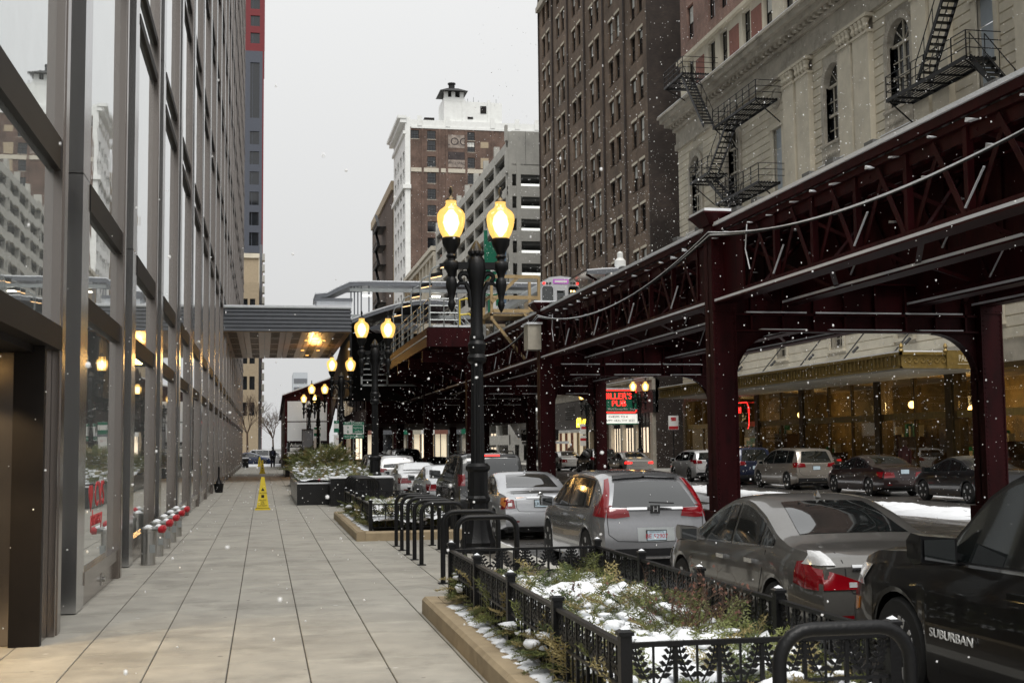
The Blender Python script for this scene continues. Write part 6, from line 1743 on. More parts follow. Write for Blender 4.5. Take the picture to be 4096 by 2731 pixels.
for i,(y,lab) in enumerate(((18.44,'nearest black hoop rack of the row of five by the second planter'),(19.3,'second black hoop rack of the row of five by the second planter'),(20.2,'middle black hoop rack of the row of five by the second planter'),(21.1,'fourth black hoop rack of the row of five by the second planter'),(22.0,'farthest black hoop rack of the row of five by the second planter'))): rack(2.24,y,.62,lab)
rack(2.18,14.6,.70,'right hoop rack of the pair between fence and lamp post'); rack(2.20,15.9,.70,'left hoop rack of the pair between fence and lamp post')
for i in range(5): rack(2.3,33.2+i*.8,.62,['nearest','second','middle','fourth','farthest'][i]+' hoop rack of the distant row beside the black granite planter')

# ------------------------------------------------------------------ iron fences with leaf panels
def leaf_panel(w):
    """a pair of curved fronds leaning to a centre bar, in x/z"""
    b = MB()
    for sg in (-1,1):
        spine = [(sg*(w*.10+w*.30*math.sin(t*1.5)),0,.02+.19*t) for t in np.linspace(0,1,7)]
        b.tube(spine,.006,5)
        for i in range(1,7):
            p = spine[i]
            for s2 in (-1,1):
                l = .052*(1.15-.09*i)
                q = (p[0]+s2*l,0,p[2]+.018); m_ = (p[0]+s2*l*.5,0,p[2]+.026); n_ = (p[0]+s2*l*.45,0,p[2]-.006)
                b.add([(p[0],-.006,p[2]),(m_[0],-.006,m_[2]),(q[0],-.006,q[2]),(n_[0],-.006,n_[2]),(p[0],.006,p[2]),(m_[0],.006,m_[2]),(q[0],.006,q[2]),(n_[0],.006,n_[2])],[(0,1,2,3),(7,6,5,4),(0,4,5,1),(1,5,6,2),(2,6,7,3),(3,7,4,0)])
    b.box(-.006,.006,-.006,.006,0,.23)
    for x in (-w*.3,-w*.1,w*.1,w*.3): b.lathe([(.003,-.012),(.012,0),(.003,.012)],6,(x,0,.005))
    return b.mesh('leaf_panel',M['black'])
lpm = {}
pst = MB(); pst.box(-.032,.032,-.032,.032,0,.53); pst.add([(-.042,-.042,.53),(.042,-.042,.53),(.042,.042,.53),(-.042,.042,.53),(-.042,-.042,.55),(.042,-.042,.55),(.042,.042,.55),(-.042,.042,.55),(0,0,.575)],[(0,1,5,4),(1,2,6,5),(2,3,7,6),(3,0,4,7),(4,5,8),(5,6,8),(6,7,8),(7,4,8)]); pstm = pst.mesh('post',M['black'])
psn = MB(); psn.add([(-.024,-.024,.563),(.024,-.024,.563),(.024,.024,.563),(-.024,.024,.563),(0,0,.580)],[(0,1,4),(1,2,4),(2,3,4),(3,0,4)]); psnm = psn.mesh('snow_cap',M['snow'])
pk = MB(); pk.box(-.011,.011,-.011,.011,.05,.46); pkm = pk.mesh('picket',M['black'])
thin_p = MB(); thin_p.box(-.006,.006,-.006,.006,.05,.24); thm = thin_p.mesh('picket',M['black'])
def fence(pts, z, label, nsec):
    """pts: corner list; nsec: panels per side"""
    T = thing('planter_fence',label,'fence',(pts[0][0],pts[0][1],z),0,'low iron planter fences')
    o0 = Vector((pts[0][0],pts[0][1]))
    done = set()
    for i in range(len(pts)-1):
        a,b_ = Vector(pts[i]),Vector(pts[i+1]); L_ = (b_-a).length; d = (b_-a)/L_; rz = math.atan2(d.y,d.x)
        n = nsec[i]
        for k in range(n+1):
            p = a+d*(L_*k/n); key = (round(p.x,2),round(p.y,2))
            if key in done: continue
            done.add(key); o = link('post',pstm,T,(p.x-o0.x,p.y-o0.y,0),rz); link('snow_cap',psnm,o)
        for k in range(n):
            p0 = a+d*(L_*k/n+.034); w = L_/n-.068
            rl = MB(); rl.box(0,w,-.02,.02,.465,.49); rl.box(0,w,-.012,.012,.245,.262); rl.box(0,w,-.012,.012,.045,.065)
            o = rl.build('rail',M['black'],T); o.location = (p0.x-o0.x,p0.y-o0.y,0); o.rotation_euler = (0,0,rz)
            m_ = max(2,round(w/.26)); cw = w/m_
            kk = round(cw,3)
            if kk not in lpm: lpm[kk] = leaf_panel(cw)
            for q in range(m_):
                c = p0+d*(cw*(q+.5)); link('leaf_panel',lpm[kk],T,(c.x-o0.x,c.y-o0.y,.25),rz)
                link('picket',thm,T,(c.x-o0.x,c.y-o0.y,0),rz)
                if q: 
                    c = p0+d*(cw*q); link('picket',pkm,T,(c.x-o0.x,c.y-o0.y,0),rz)
    return T

# ------------------------------------------------------------------ evergreen boughs, snow clumps
def sprig(n=15, l=.28, seed=0):
    r = random.Random(seed); V = []; F = []
    def tri(a,b,c): 
        i = len(V); V.extend([a,b,c]); F.append((i,i+1,i+2))
    bend = r.uniform(.05,.35)
    for k in range(n):
        t = k/(n-1); p = Vector((l*t,0,l*bend*t*(1.2-t)))
        for sg in (-1,1):
            ln = l*.36*(1-.75*t)+.012
            a = p+Vector((ln*.75,sg*ln*.9,r.uniform(-.02,.03)*(ln/.1)))
            mdl = p.lerp(a,.5)
            for q in range(4):
                u = q/4; s0 = p.lerp(a,u); e = s0+Vector((ln*.30,sg*ln*.06,.0))+Vector((r.uniform(-.008,.008),r.uniform(-.012,.012),r.uniform(-.012,.014))); e2 = s0+Vector((ln*.02,sg*ln*.30,.0))+Vector((r.uniform(-.008,.008),r.uniform(-.012,.012),r.uniform(-.012,.014)))
                wv = Vector((0,.0045,0)); tri(s0-wv,s0+wv,e); wv = Vector((.0045,0,0)); tri(s0-wv,s0+wv,e2)
            wv = Vector((0,0,.003)); tri(p-wv,p+wv,a)
    return np.array([tuple(v) for v in V]), np.array(F)
SPR = [sprig(12,.26,i) for i in range(6)]
def rotm(rz,ry,rx=0):
    return np.array(Matrix.Rotation(rz,3,'Z') @ Matrix.Rotation(ry,3,'Y') @ Matrix.Rotation(rx,3,'X'))
def boughs(parent, name, mat, items):
    """items: (x,y,z,rz,ry,rx,scale) -> one joined mass of sprigs"""
    vs = []; fs = []; b = 0
    for i,(x,y,z,rz,ry,rx,s) in enumerate(items):
        V,F = SPR[i % len(SPR)]
        vs.append(V@rotm(rz,ry,rx).T*s+np.array([x,y,z])); fs.append(F+b); b += len(V)
    me = bpy.data.meshes.new(name); V = np.vstack(vs); F = np.vstack(fs)
    me.vertices.add(len(V)); me.vertices.foreach_set('co',V.ravel()); me.loops.add(F.size); me.loops.foreach_set('vertex_index',F.ravel().astype(np.int32))
    me.polygons.add(len(F)); me.polygons.foreach_set('loop_start',np.arange(0,F.size,3,dtype=np.int32)); me.polygons.foreach_set('loop_total',np.full(len(F),3,dtype=np.int32))
    me.update(); me.materials.append(mat)
    return tag(link(name,me,parent),kind='stuff')
_ico = None
def clump_mesh(pts, name, parent, mat, seed=0):
    """snow clumps: (x,y,z,r,flat) squashed lumpy balls"""
    r = np.random.default_rng(seed)
    n1,n2 = 5,8; base = []
    for i in range(n1+1):
        th = PI*i/n1
        for k in range(n2): base.append((math.sin(th)*math.cos(2*PI*k/n2),math.sin(th)*math.sin(2*PI*k/n2),math.cos(th)))
    base = np.array(base); F = []
    for i in range(n1):
        for k in range(n2): F.append((i*n2+k,(i+1)*n2+k,(i+1)*n2+(k+1)%n2,i*n2+(k+1)%n2))
    mb = MB()
    for (x,y,z,rad,fl) in pts:
        a = r.uniform(0,6.28); el_ = r.uniform(.7,1.7)
        sc_ = 1+.35*(r.random((n1+1)*n2)-.5); V = base*sc_[:,None]*np.array([rad*el_,rad,rad*fl]); c,s_ = math.cos(a),math.sin(a)
        V = np.column_stack([V[:,0]*c-V[:,1]*s_+x, V[:,0]*s_+V[:,1]*c+y, V[:,2]+z]); mb.add(V.tolist(),F)
    return tag(mb.build(name,mat,parent,80),kind='stuff')
def snow_bed(parent, x0,x1,y0,y1,z,h,seed,cell=.07,cover=1.0):
    g = np.random.default_rng(seed); nx,ny = int((x1-x0)/cell),int((y1-y0)/cell)
    def sm(k):
        a = g.random((nx//k+3,ny//k+3)); X,Y = np.meshgrid(np.arange(nx+1)/k,np.arange(ny+1)/k,indexing='ij'); i,j = X.astype(int),Y.astype(int); fx,fy = X-i,Y-j; fx=fx*fx*(3-2*fx); fy=fy*fy*(3-2*fy)
        return (a[i,j]*(1-fx)+a[i+1,j]*fx)*(1-fy)+(a[i,j+1]*(1-fx)+a[i+1,j+1]*fx)*fy
    H_ = z+h*(.85*sm(9)+.55*sm(4)+.32*sm(2)+.22*sm(1)-.55)
    V = [(x0+(x1-x0)*i/nx,y0+(y1-y0)*j/ny,float(H_[i,j])) for i in range(nx+1) for j in range(ny+1)]
    F = [(i*(ny+1)+j,(i+1)*(ny+1)+j,(i+1)*(ny+1)+j+1,i*(ny+1)+j+1) for i in range(nx) for j in range(ny)]
    mb = MB(); mb.add(V,F); tag(mb.build('snow_cover',M['snow'],parent,80),kind='stuff'); return H_
def kerb_planter(label, x0,x1,y0,y1, flabel, nsecs, n_boughs, seed, front_open=False):
    P = thing('raised_planter',label,'planter',(0,0,0),0,'kerbed pavement planters')
    kz = .17; kw = .16
    L_ = y1-y0; n = max(2,round(L_/1.15))
    for xa,xb in ((x0,x0+kw),(x1-kw,x1)):
        for k in range(n):
            ya,yb = y0+L_*k/n+.003,y0+L_*(k+1)/n-.003; b = MB()
            b.prism([(xa,-.02),(xa,kz-.03),(xa+.03,kz),(xb-.01,kz),(xb,kz-.01),(xb,-.02)],lambda u,v,n_:(u,n_,v),ya,yb); b.build('kerb_stone',M['kerb'],P)
    n = max(2,round((x1-x0-2*kw)/1.0))
    for ya,yb in ((y0,y0+kw),(y1-kw,y1)):
        for k in range(n):
            xa,xb = x0+kw+(x1-x0-2*kw)*k/n+.003,x0+kw+(x1-x0-2*kw)*(k+1)/n-.003; b = MB()
            b.prism([(ya,-.02),(ya,kz-.03),(ya+.03,kz),(yb,kz),(yb,-.02)],lambda u,v,n_:(n_,u,v),xa,xb); b.build('kerb_stone',M['kerb'],P)
    b = MB(); b.box(x0+kw,x1-kw,y0+kw,y1-kw,-.02,.12); b.build('soil',M['soil'],P)
    # ledge between kerb and fence
    b = MB(); b.box(x0+kw,x0+.30,y0+kw,y1-kw,.12,.165); b.build('ledge',M['kerb'],P)
    snow_bed(P,x0+.33,x1-.22,y0+.2,y1-.2,.285,.20,seed,.05)
    rr = random.Random(seed); A,B,C,SNc = [],[],[],[]
    for i in range(n_boughs):
        x,y = rr.uniform(x0+.36,x1-.30),rr.uniform(y0+.35,y1-.35); z = .20+rr.uniform(0,.13)
        it = (x,y,z,rr.uniform(0,6.28),rr.uniform(-.75,.1),rr.uniform(-.5,.5),rr.uniform(.8,1.6)); (A if i%5<3 else B if i%5==3 else C).append(it)
        if rr.random() < 1.1:
            t = rr.uniform(.02,.2); SNc.append((x+t*math.cos(it[3])*it[6],y+t*math.sin(it[3])*it[6],z+rr.uniform(.05,.13),rr.uniform(.025,.075),rr.uniform(.35,.6)))
    # taller tufts against the fences
    for i in range(n_boughs//8):
        sd = rr.random(); x,y = (rr.uniform(x1-.5,x1-.25),rr.uniform(y0+.4,y1-.3)) if sd<.5 else (rr.uniform(x0+.32,x0+.5),rr.uniform(y0+.3,y1-.3)) if sd<.8 else (rr.uniform(x0+.5,x1-.5),rr.uniform(y0+.35,y0+.7))
        (A if i%3 else B).append((x,y,.2,rr.uniform(0,6.28),rr.uniform(-1.35,-.5),rr.uniform(-.6,.6),rr.uniform(1.1,1.7)))
    # some hang over the ledge
    for i in range(n_boughs//8):
        y = rr.uniform(y0+.4,y1-.5); (B if i%3==0 else A).append((x0+.42,y,.26,PI+rr.uniform(-.7,.7),rr.uniform(-.1,.35),rr.uniform(-.4,.4),rr.uniform(.7,1.15)))
    boughs(P,'green_boughs',M['green'],A); boughs(P,'dry_boughs',M['green2'],B); boughs(P,'dark_boughs',M['green3'],C)
    clump_mesh(SNc,'snow_clumps',P,M['snow'],seed)
    lc = [(x0+.20+rr.uniform(.0,.10),y0+.4+rr.random()*(y1-y0-1.2),.165,rr.uniform(.03,.075),.28) for _ in range(int(60*(y1-y0)))]
    clump_mesh(lc,'ledge_snow',P,M['snow'],seed+1)
    fx0,fx1 = x0+.28,x1-.17
    fence([(fx0,y1-.18),(fx0,y0+.33),(fx1,y0+.33),(fx1,y1-.18),(fx0,y1-.18)],.165,flabel,nsecs)
    return P
kerb_planter('nearest planter of snowy evergreen boughs behind an iron fence',1.60,3.58,6.28,13.15,'black iron fence with leaf panels around the nearest planter',(4,1,4,1),640,11)
kerb_planter('second planter with low evergreen boughs and tan kerb, beyond the five racks',1.66,3.62,23.35,31.0,'black iron fence around the second planter beyond the racks',(4,1,4,1),480,12)
# bare twiggy shrub in the near planter
def twiggy(loc,h,seed,label,n=13):
    T = thing('bare_shrub',label,'shrub',loc); r = random.Random(seed); b = MB(); lv = MB()
    def br(p,d,l,rad,dep):
        q = p+d*l; m = p+d*l*.5+Vector((r.uniform(-.12,.12),r.uniform(-.12,.12),0))*l; b.tube([p,m,q],[rad,rad*.8,rad*.55],4,caps=False)
        if dep == 0:
            if r.random()<.5:
                e = Vector((r.uniform(-1,1),r.uniform(-1,1),-.6)).normalized()*.035; w = e.cross(Vector((0,0,1))).normalized()*.011; lv.add([q,q+e*.5+w,q+e,q+e*.5-w],[(0,1,2,3)])
            return
        for _ in range(r.choice((2,2,3))):
            nd = (d+Vector((r.uniform(-.75,.75),r.uniform(-.75,.75),r.uniform(-.3,.4)))).normalized(); br(q if r.random()<.65 else m,nd,l*r.uniform(.55,.8),rad*.65,dep-1)
    for _ in range(n): br(Vector((r.uniform(-.06,.06),r.uniform(-.06,.06),0)),Vector((r.uniform(-.8,.8),r.uniform(-.8,.8),1.1)).normalized(),h*r.uniform(.3,.42),.006,4)
    b.build('branches',M['twig'],T); lv.build('dead_leaves',pm('dead_leaf',(.10,.04,.025),.8,var=.4),T)
twiggy((2.92,8.6,.2),.72,4,'reddish bare twiggy shrub in the nearest planter'); twiggy((2.5,10.6,.2),.4,8,'small bare twigs at the back of the nearest planter',6)

# black granite planters with snow, greenery and red berries
def granite_planter(label,x0,x1,y0,y1,h,seed,nb,tall):
    P = thing('granite_planter',label,'planter',(0,0,0),0,'black granite planters')
    for (a,b_,c,d) in ((x0,x1,y0,y0+.12),(x0,x1,y1-.12,y1),(x0,x0+.12,y0+.12,y1-.12),(x1-.12,x1,y0+.12,y1-.12)):
        m_ = MB(); m_.box(a,b_,c,d,-.01,h); m_.build('granite_slab',M['granite'],P)
    m_ = MB(); m_.box(x0+.12,x1-.12,y0+.12,y1-.12,0,h-.05); m_.build('soil',M['soil'],P)
    m_ = MB(); m_.box(x0+.01,x1-.01,y0+.01,y0+.13,h,h+.04); m_.box(x1-.13,x1-.01,y0+.13,y1,h,h+.04); m_.build('snow_strip',M['snow'],P)
    snow_bed(P,x0+.12,x1-.12,y0+.12,y1-.12,h-.01,.16,seed,.1)
    rr = random.Random(seed); A,B,S_ = [],[],[]
    for i in range(nb):
        x,y = rr.uniform(x0+.1,x1-.15),rr.uniform(y0+.1,y1-.15); z = h+rr.uniform(0,.25)
        (A if i%4 else B).append((x,y,z,rr.uniform(0,6.28),rr.uniform(-1.2,.3),rr.uniform(-.6,.6),rr.uniform(1,1.8)))
        S_.append((x+rr.uniform(-.1,.1),y,z+rr.uniform(.05,.2),rr.uniform(.03,.08),.5))
    for (bx,by,bz,br_) in tall:
        for i in range(220):
            u = Vector((rr.gauss(0,1),rr.gauss(0,1),abs(rr.gauss(0,1)))).normalized()*br_*rr.uniform(.35,1.0)
            (A if i%4 else B).append((bx+u.x,by+u.y,bz+u.z*.9,math.atan2(u.y,u.x)+rr.uniform(-.5,.5),-math.asin(max(-1,min(1,u.z/max(.01,u.length))))*.7,rr.uniform(-.5,.5),rr.uniform(1.2,2.0)))
            if rr.random()<.25: S_.append((bx+u.x*1.02,by+u.y*1.02,bz+u.z*.95+.04,rr.uniform(.03,.08),.5))
    boughs(P,'green_boughs',M['green'],A); boughs(P,'dry_boughs',M['green2'],B); clump_mesh(S_,'snow_clumps',P,M['snow'],seed)
    rd_ = [(rr.uniform(x0+.2,x1-.2),rr.uniform(y0+.15,y1-.6),h+rr.uniform(.08,.25),rr.uniform(.02,.05),.9) for _ in range(40)]
    clump_mesh(rd_,'red_berries',P,M['red'],seed+2)
    return P
granite_planter('black granite planter with snowy greenery and red berries',.98,3.5,38.4,47,.62,21,260,[])
m_ = MB(); m_.box(1.9,3.7,37.2,38.3,-.01,.80); m_.box(1.88,3.72,37.18,38.32,.80,.84,1)
tag(m_.build('granite_bench',[M['granite'],M['snow']]),'black granite block with snow on top in front of the granite planter','bench')
granite_planter('farther granite planter with tall evergreen bushes',1.2,3.5,52,60,.62,22,160,[(2.5,53.5,.75,.95),(3.0,55.2,.75,.9),(1.9,57.5,.7,.8)])
granite_planter('distant granite planter with bushes beside the pay box',1.25,3.4,75.5,84,.6,23,120,[(1.8,77,.6,.6),(2.7,79.5,.7,.95)])

# ------------------------------------------------------------------ standpipes by the office wall
for i in range(5):
    y = 19.7+i*1.55
    T = thing('standpipe',['nearest','second','middle','fourth','farthest'][i]+' steel standpipe with red caps by the glass wall','standpipe',(-1.66,y,0),0,'standpipes with red caps')
    b = MB(); b.lathe([(.105,0),(.105,.47),(.115,.48),(.115,.53),(.09,.55)],18); b.build('post',M['steel'],T,40)
    b = MB(); b.box(.03,.108,-.112,-.10,.18,.3); b.build('plate',M['galv'],T)
    b = MB(); b.lathe([(.02,.585),(.05,.57),(.07,.55),(.03,.54)],12); b.build('snow_cap',M['snow'],T)
    for sg in (-1,1):
        b = MB(); b.tube([(0,sg*.03,.50),(.08,sg*.06,.52),(.16,sg*.08,.52)],.045,9); b.build('inlet',M['steel'],T,50)
        b = MB(); b.cyl((.16,sg*.08,.52),(.23,sg*.10,.52),.055,n=10); b.cyl((.23,sg*.10,.52),(.245,sg*.103,.52),.03,n=8); b.build('red_cap',M['red'],T,40)
        b = MB(); b.lathe([(.045,0),(.04,.02),(.01,.035)],8,(.14,sg*.08,.555)); b.build('snow_cap',M['snow'],T)

# ------------------------------------------------------------------ yellow caution cones
def cone_sign(loc,label):
    T = thing('caution_cone',label,'caution cone',loc,0,'yellow caution cones')
    b = MB(); b.add([(-.17,-.15,.04),(.17,-.15,.04),(.17,.15,.04),(-.17,.15,.04),(-.045,-.04,.90),(.045,-.04,.90),(.045,.04,.90),(-.045,.04,.90)],[(0,1,5,4),(1,2,6,5),(2,3,7,6),(3,0,4,7),(4,5,6,7)]); b.build('body',M['yellow'],T)
    b = MB(); b.box(-.205,.205,-.19,.19,0,.045); b.build('base',M['yellow'],T); b = MB(); b.box(-.19,.19,-.175,.175,.045,.056); b.build('foot_ring',M['black'],T)
    def face(s): return -.15+.11*(s-.04)/.86-.004
    for (t_,z,sz) in (('CAUTION',.46,.055),('FALLING',.27,.05),('ICE',.22,.05),('AND',.17,.05),('OR SNOW',.12,.05)):
        o = text('lettering',t_,sz,M['blackmatte'],T,(0,face(z),z),'-Y',.001); o.rotation_euler = (PI/2-.127,0,0)
    b = MB(); b.prism([(-.05,.52),(.05,.52),(0,.61)],lambda u,v,n:(u,face(v)+n,v),0,.002); b.box(-.04,.04,face(.36)-.001,face(.36)+.002,.33,.41); b.build('pictogram',M['blackmatte'],T)
    return T
cone_sign((-.01,36.1,0),'nearest yellow caution cone on the sidewalk'); cone_sign((-.06,86,0),'middle yellow caution cone farther along the sidewalk'); cone_sign((-.33,118,0),'most distant yellow caution cone beside the crossing')

# black bucket and small bin by the wall
T = thing('black_bucket','black bucket with upright plunger shaped ash post by the glass wall','ash post',(-1.68,50.7,0))
b = MB(); b.lathe([(.15,0),(.19,.32),(.20,.34),(.17,.34)],16); b.build('bucket',M['black'],T,40); b = MB(); b.lathe([(.14,.34),(.06,.48),(.035,.6),(.035,.95),(.02,1.0)],12); b.build('ash_funnel',M['black'],T,40)
T = thing('wall_bin','small dark bin with snow on top near the far end of the glass wall','bin',(-1.5,113,0))
b = MB(); b.box(-.25,.25,-.25,.25,0,.8); b.build('body',M['black'],T); b = MB(); b.box(-.27,.27,-.27,.27,.8,.9); b.build('snow_cap',M['snow'],T)
T = thing('litter_bin','round litter bin at the far end of the sidewalk','bin',(2.35,106,0))
b = MB(); b.lathe([(.32,0),(.38,.9),(.40,.95),(.3,1.05)],16); b.build('body',M['black'],T,40); b = MB(); b.lathe([(.3,1.05),(.2,1.12),(.01,1.14)],12); b.build('snow_cap',M['snow'],T)
for k in range(6):
    b = MB(); a = k*PI/3; b.box(-.03+.37*math.cos(a),.03+.37*math.cos(a),.37*math.sin(a)-.03,.37*math.sin(a)+.03,.1,.9); b.build('slat',M['twig'],T)

# ------------------------------------------------------------------ parking signs and pay box
T = thing('pay_box','dark parking pay box with round P sign beside the bushes','pay box',(1.95,70,0))
b = MB(); b.box(-.2,.2,-.13,.13,0,1.25); b.prism([(-.2,1.25),(.2,1.25),(.17,1.4),(-.17,1.4)],lambda u,v,n:(u,n,v),-.13,.13); b.build('cabinet',M['blackmatte'],T)
b = MB(); b.lathe([(.01,-.15),(.14,-.15),(.15,-.13)],20,(0,0,1.17),0,0,'y'); b.build('round_sign',M['greensign'],T); text('lettering','P',.24,M['white'],T,(0,-.153,1.17),'-Y',.003)
b = MB(); b.lathe([(.145,-.155),(.16,-.155),(.16,-.13),(.145,-.13)],20,(0,0,1.17),0,0,'y'); b.build('ring',M['white'],T)
for i,t_ in enumerate(('PAY','BY','PLATE')): text('lettering',t_,.12,M['white'],T,(0,-.135,.9-.12*i),'-Y',.003)
b = MB(); b.box(-.19,.19,-.13,.13,1.4,1.45); b.build('snow_cap',M['snow'],T)
def park_sign(loc,label,big):
    T = thing('parking_sign',label,'sign',loc); b = MB(); b.cyl((0,0,0),(0,0,3.05),.03,n=8); b.build('pole',M['galv'],T)
    w = .5 if big else .22
    b = MB(); b.box(-w,w,-.05,-.03,2.42,3.0); b.build('panel',M['white'],T)
    b = MB(); b.box(-w,w,-.056,-.05,2.86,2.995); b.build('header',M['greensign'],T)
    if big:
        b = MB(); b.box(-.05,.46,-.056,-.05,2.46,2.84); b.build('green_field',M['greensign'],T); b = MB(); b.box(-w,w,-.05,-.03,2.2,2.39); b.build('panel',M['greensign'],T)
        text('lettering','PAY TO PARK',.135,M['white'],T,(0,-.058,2.93),'-Y',.002); text('lettering','7 DAY PAID PARKING',.10,M['white'],T,(0,-.053,2.295),'-Y',.002)
        text('lettering','P',.2,M['greensign'],T,(-.27,-.053,2.70),'-Y',.002)
        b = MB(); b.prism([(-.29,2.6),(-.25,2.6),(-.25,2.52),(-.2,2.52),(-.27,2.45),(-.34,2.52),(-.29,2.52)],lambda u,v,n:(u,n,v),-.055,-.05); b.build('arrow',M['greensign'],T)
        text('lettering','ParkChicago',.085,M['white'],T,(.2,-.058,2.72),'-Y',.002); text('lettering','$45 $15',.10,M['white'],T,(.22,-.058,2.53),'-Y',.002)
    else:
        b = MB(); b.box(-w,w,-.05,-.03,1.6,2.3); b.build('panel',M['white'],T); b = MB(); b.box(-w,w,-.056,-.05,2.42,2.62); b.build('green_field',M['greensign'],T)
        text('lettering','NO',.12,M['red'],T,(0,-.053,2.1),'-Y',.002)
    return T
park_sign((4.26,62,-.1),'green and white pay to park sign on a pole by the kerb',True); park_sign((3.62,63.5,0),'narrow parking sign just left of the pay to park sign',False)
park_sign((3.45,84.5,0),'narrow parking sign beside the grey advertising column',False)
T = thing('notice_board','tall grey notice column beside the bushes','notice column',(3.0,90,0)); b = MB(); b.box(-.35,.35,-.1,.1,0,2.9); b.build('panel',M['corr'],T); b = MB(); b.box(-.39,.39,-.14,.14,2.9,2.97); b.box(-.39,-.35,-.12,.12,0,2.9); b.box(.35,.39,-.12,.12,0,2.9); b.build('frame',M['blackmatte'],T)
# no parking sign on the far pavement
T = thing('street_sign','small red and white street sign by the hotel corner','sign',(23.0,70,0)); b = MB(); b.cyl((0,0,0),(0,0,3.3),.03,n=6); b.build('pole',M['black'],T); b = MB(); b.box(-.3,.3,-.05,-.03,2.5,3.3); b.build('panel',M['white'],T); b = MB(); b.box(-.28,.28,-.056,-.05,2.52,2.7); b.box(-.15,.15,-.056,-.05,3.0,3.2); b.build('red_mark',M['red'],T)
T = thing('street_sign','two stacked red and white signs by the burger shop lamp','sign',(24.3,96,0)); b = MB(); b.cyl((0,0,0),(0,0,3.4),.03,n=6); b.build('pole',M['black'],T); b = MB(); b.box(-.3,.3,-.05,-.03,2.5,3.3); b.box(-.3,.3,-.05,-.03,1.6,2.4); b.build('panel',M['white'],T); b = MB(); b.box(-.28,.28,-.056,-.05,2.0,2.2); b.box(-.2,.2,-.056,-.05,2.9,3.1); b.build('red_mark',M['red'],T)
# traffic signals far down the left
for (x,y,lab) in ((2.1,136,'distant traffic signal with red light at the crossing'),(2.6,152,'distant traffic signal beyond the crossing')):
    T = thing('traffic_signal',lab,'traffic light',(x,y,0)); b = MB(); b.cyl((0,0,0),(0,0,3.9),.06,n=6); b.build('pole',M['blackmatte'],T); b = MB(); b.box(-.2,.2,-.2,.2,3.5,4.6); b.build('housing',M['blackmatte'],T)
    for k,m_ in enumerate((M['redlit'],M['glassw'],M['glassw'])):
        b = MB(); b.lathe([(.01,-.22),(.1,-.22),(.11,-.2)],10,(0,0,4.4-k*.35),0,0,'y'); b.build('lens',m_,T)
# lit shop strip seen beneath the station on the far side
SH = bthing('lit_shop_row','row of bright shop fronts far beyond the railway columns',(22,150,0))
for i in range(13):
    x0 = 11+i*1.7
    b = MB(); b.box(x0,x0+1.45,160,160.4,.2,3.2); bpart(b,'lit_front',[litwin,bpy.data.materials['lit_shop_window'],M['glassw'],M['cream'],bpy.data.materials['lit_shop_window']][i%5],SH)
    b = MB(); b.box(x0-.1,x0+1.6,159.6,160,3.2,4.4); bpart(b,'fascia_board',[M['white'],M['terra'],M['corr'],M['greensign'],M['cream']][i%5],SH)
    b = MB(); b.box(x0-.15,x0-.0,159.7,160.2,0,3.2); bpart(b,'pier',M['concd'],SH)
    b = MB(); b.box(x0+.65,x0+.75,159.9,160,.2,3.2); bpart(b,'mullion',M['blackmatte'],SH)
b = MB(); b.box(10.5,33.5,160.4,175,0,12); bpart(b,'wall',M['tan'],SH)

# ------------------------------------------------------------------ people
def person(loc, rz, label, coat, legs_m, hgt=1.75, hat=None, pack=None, stride=.18):
    T = thing('person',label,'person',loc,rz)
    k = hgt/1.75
    J = [(0,0,.95),(0,0,1.15),(0,0,1.38),(0,.01,1.50),(0,.02,1.62),
         (.10,0,.90),(.11,stride*.6,.50),(.11,stride*.9-.06,.08),(.11,stride*.9+.10,.04),
         (-.10,0,.90),(-.11,-stride*.3,.50),(-.11,-stride*1.0-.1,.10),(-.11,-stride*1.0+.06,.04),
         (.19,0,1.40),(.23,-.06,1.12),(.22,.08,.88),(.22,.12,.80),(-.19,0,1.40),(-.23,.04,1.12),(-.22,.14,.90),(-.22,.17,.82),(0,.02,1.72)]
    E_ = [(0,1),(1,2),(2,3),(3,4),(0,5),(5,6),(6,7),(7,8),(0,9),(9,10),(10,11),(11,12),(2,13),(13,14),(14,15),(15,16),(2,17),(17,18),(18,19),(19,20),(4,21)]
    Rr = [.15,.15,.17,.06,.10,.10,.07,.05,.04,.10,.07,.05,.04,.085,.062,.045,.04,.085,.062,.045,.04,.085]
    me = bpy.data.meshes.new('body'); me.from_pydata([tuple(c*k for c in j) for j in J],E_,[]); o = link('body',me,T)
    me.materials.append(coat)
    sk = o.modifiers.new('skin','SKIN'); o.modifiers.new('sub','SUBSURF').render_levels = 2
    for i,v in enumerate(me.skin_vertices[0].data): v.radius = (Rr[i]*k,Rr[i]*k*.85); v.use_root = (i==0)
    sk.use_smooth_shade = True
    b = MB(); b.lathe([(.05,1.56),(.09,1.60),(.105,1.66),(.10,1.75),(.06,1.80),(.01,1.81)],12,(0,.02,0)); ho = b.build('hair' if not hat else 'hat',hat or M['twig'],T,50); ho.scale = (k,)*3
    b = MB(); b.lathe([(.19,.72),(.20,.9),(.185,1.1),(.20,1.3),(.17,1.42),(.07,1.49)],14); co = b.build('coat',coat,T,50); co.scale = (k,k*.8,k)
    for sg in (1,-1):
        b = MB(); b.tube([(sg*.10,0,.9),(sg*.11,(stride*.6 if sg>0 else -stride*.3),.5),(sg*.11,(stride*.9-.06 if sg>0 else -stride-.1),.12)],[.115,.085,.07],8); q = b.build('trousers',legs_m,T,60); q.scale = (k,)*3
    if pack:
        b = MB(); b.lathe([(.03,1.0),(.13,1.03),(.15,1.2),(.12,1.38),(.03,1.42)],10,(0,-.19,0)); q = b.build('backpack',pack,T,50); q.scale = (k,)*3
    return T
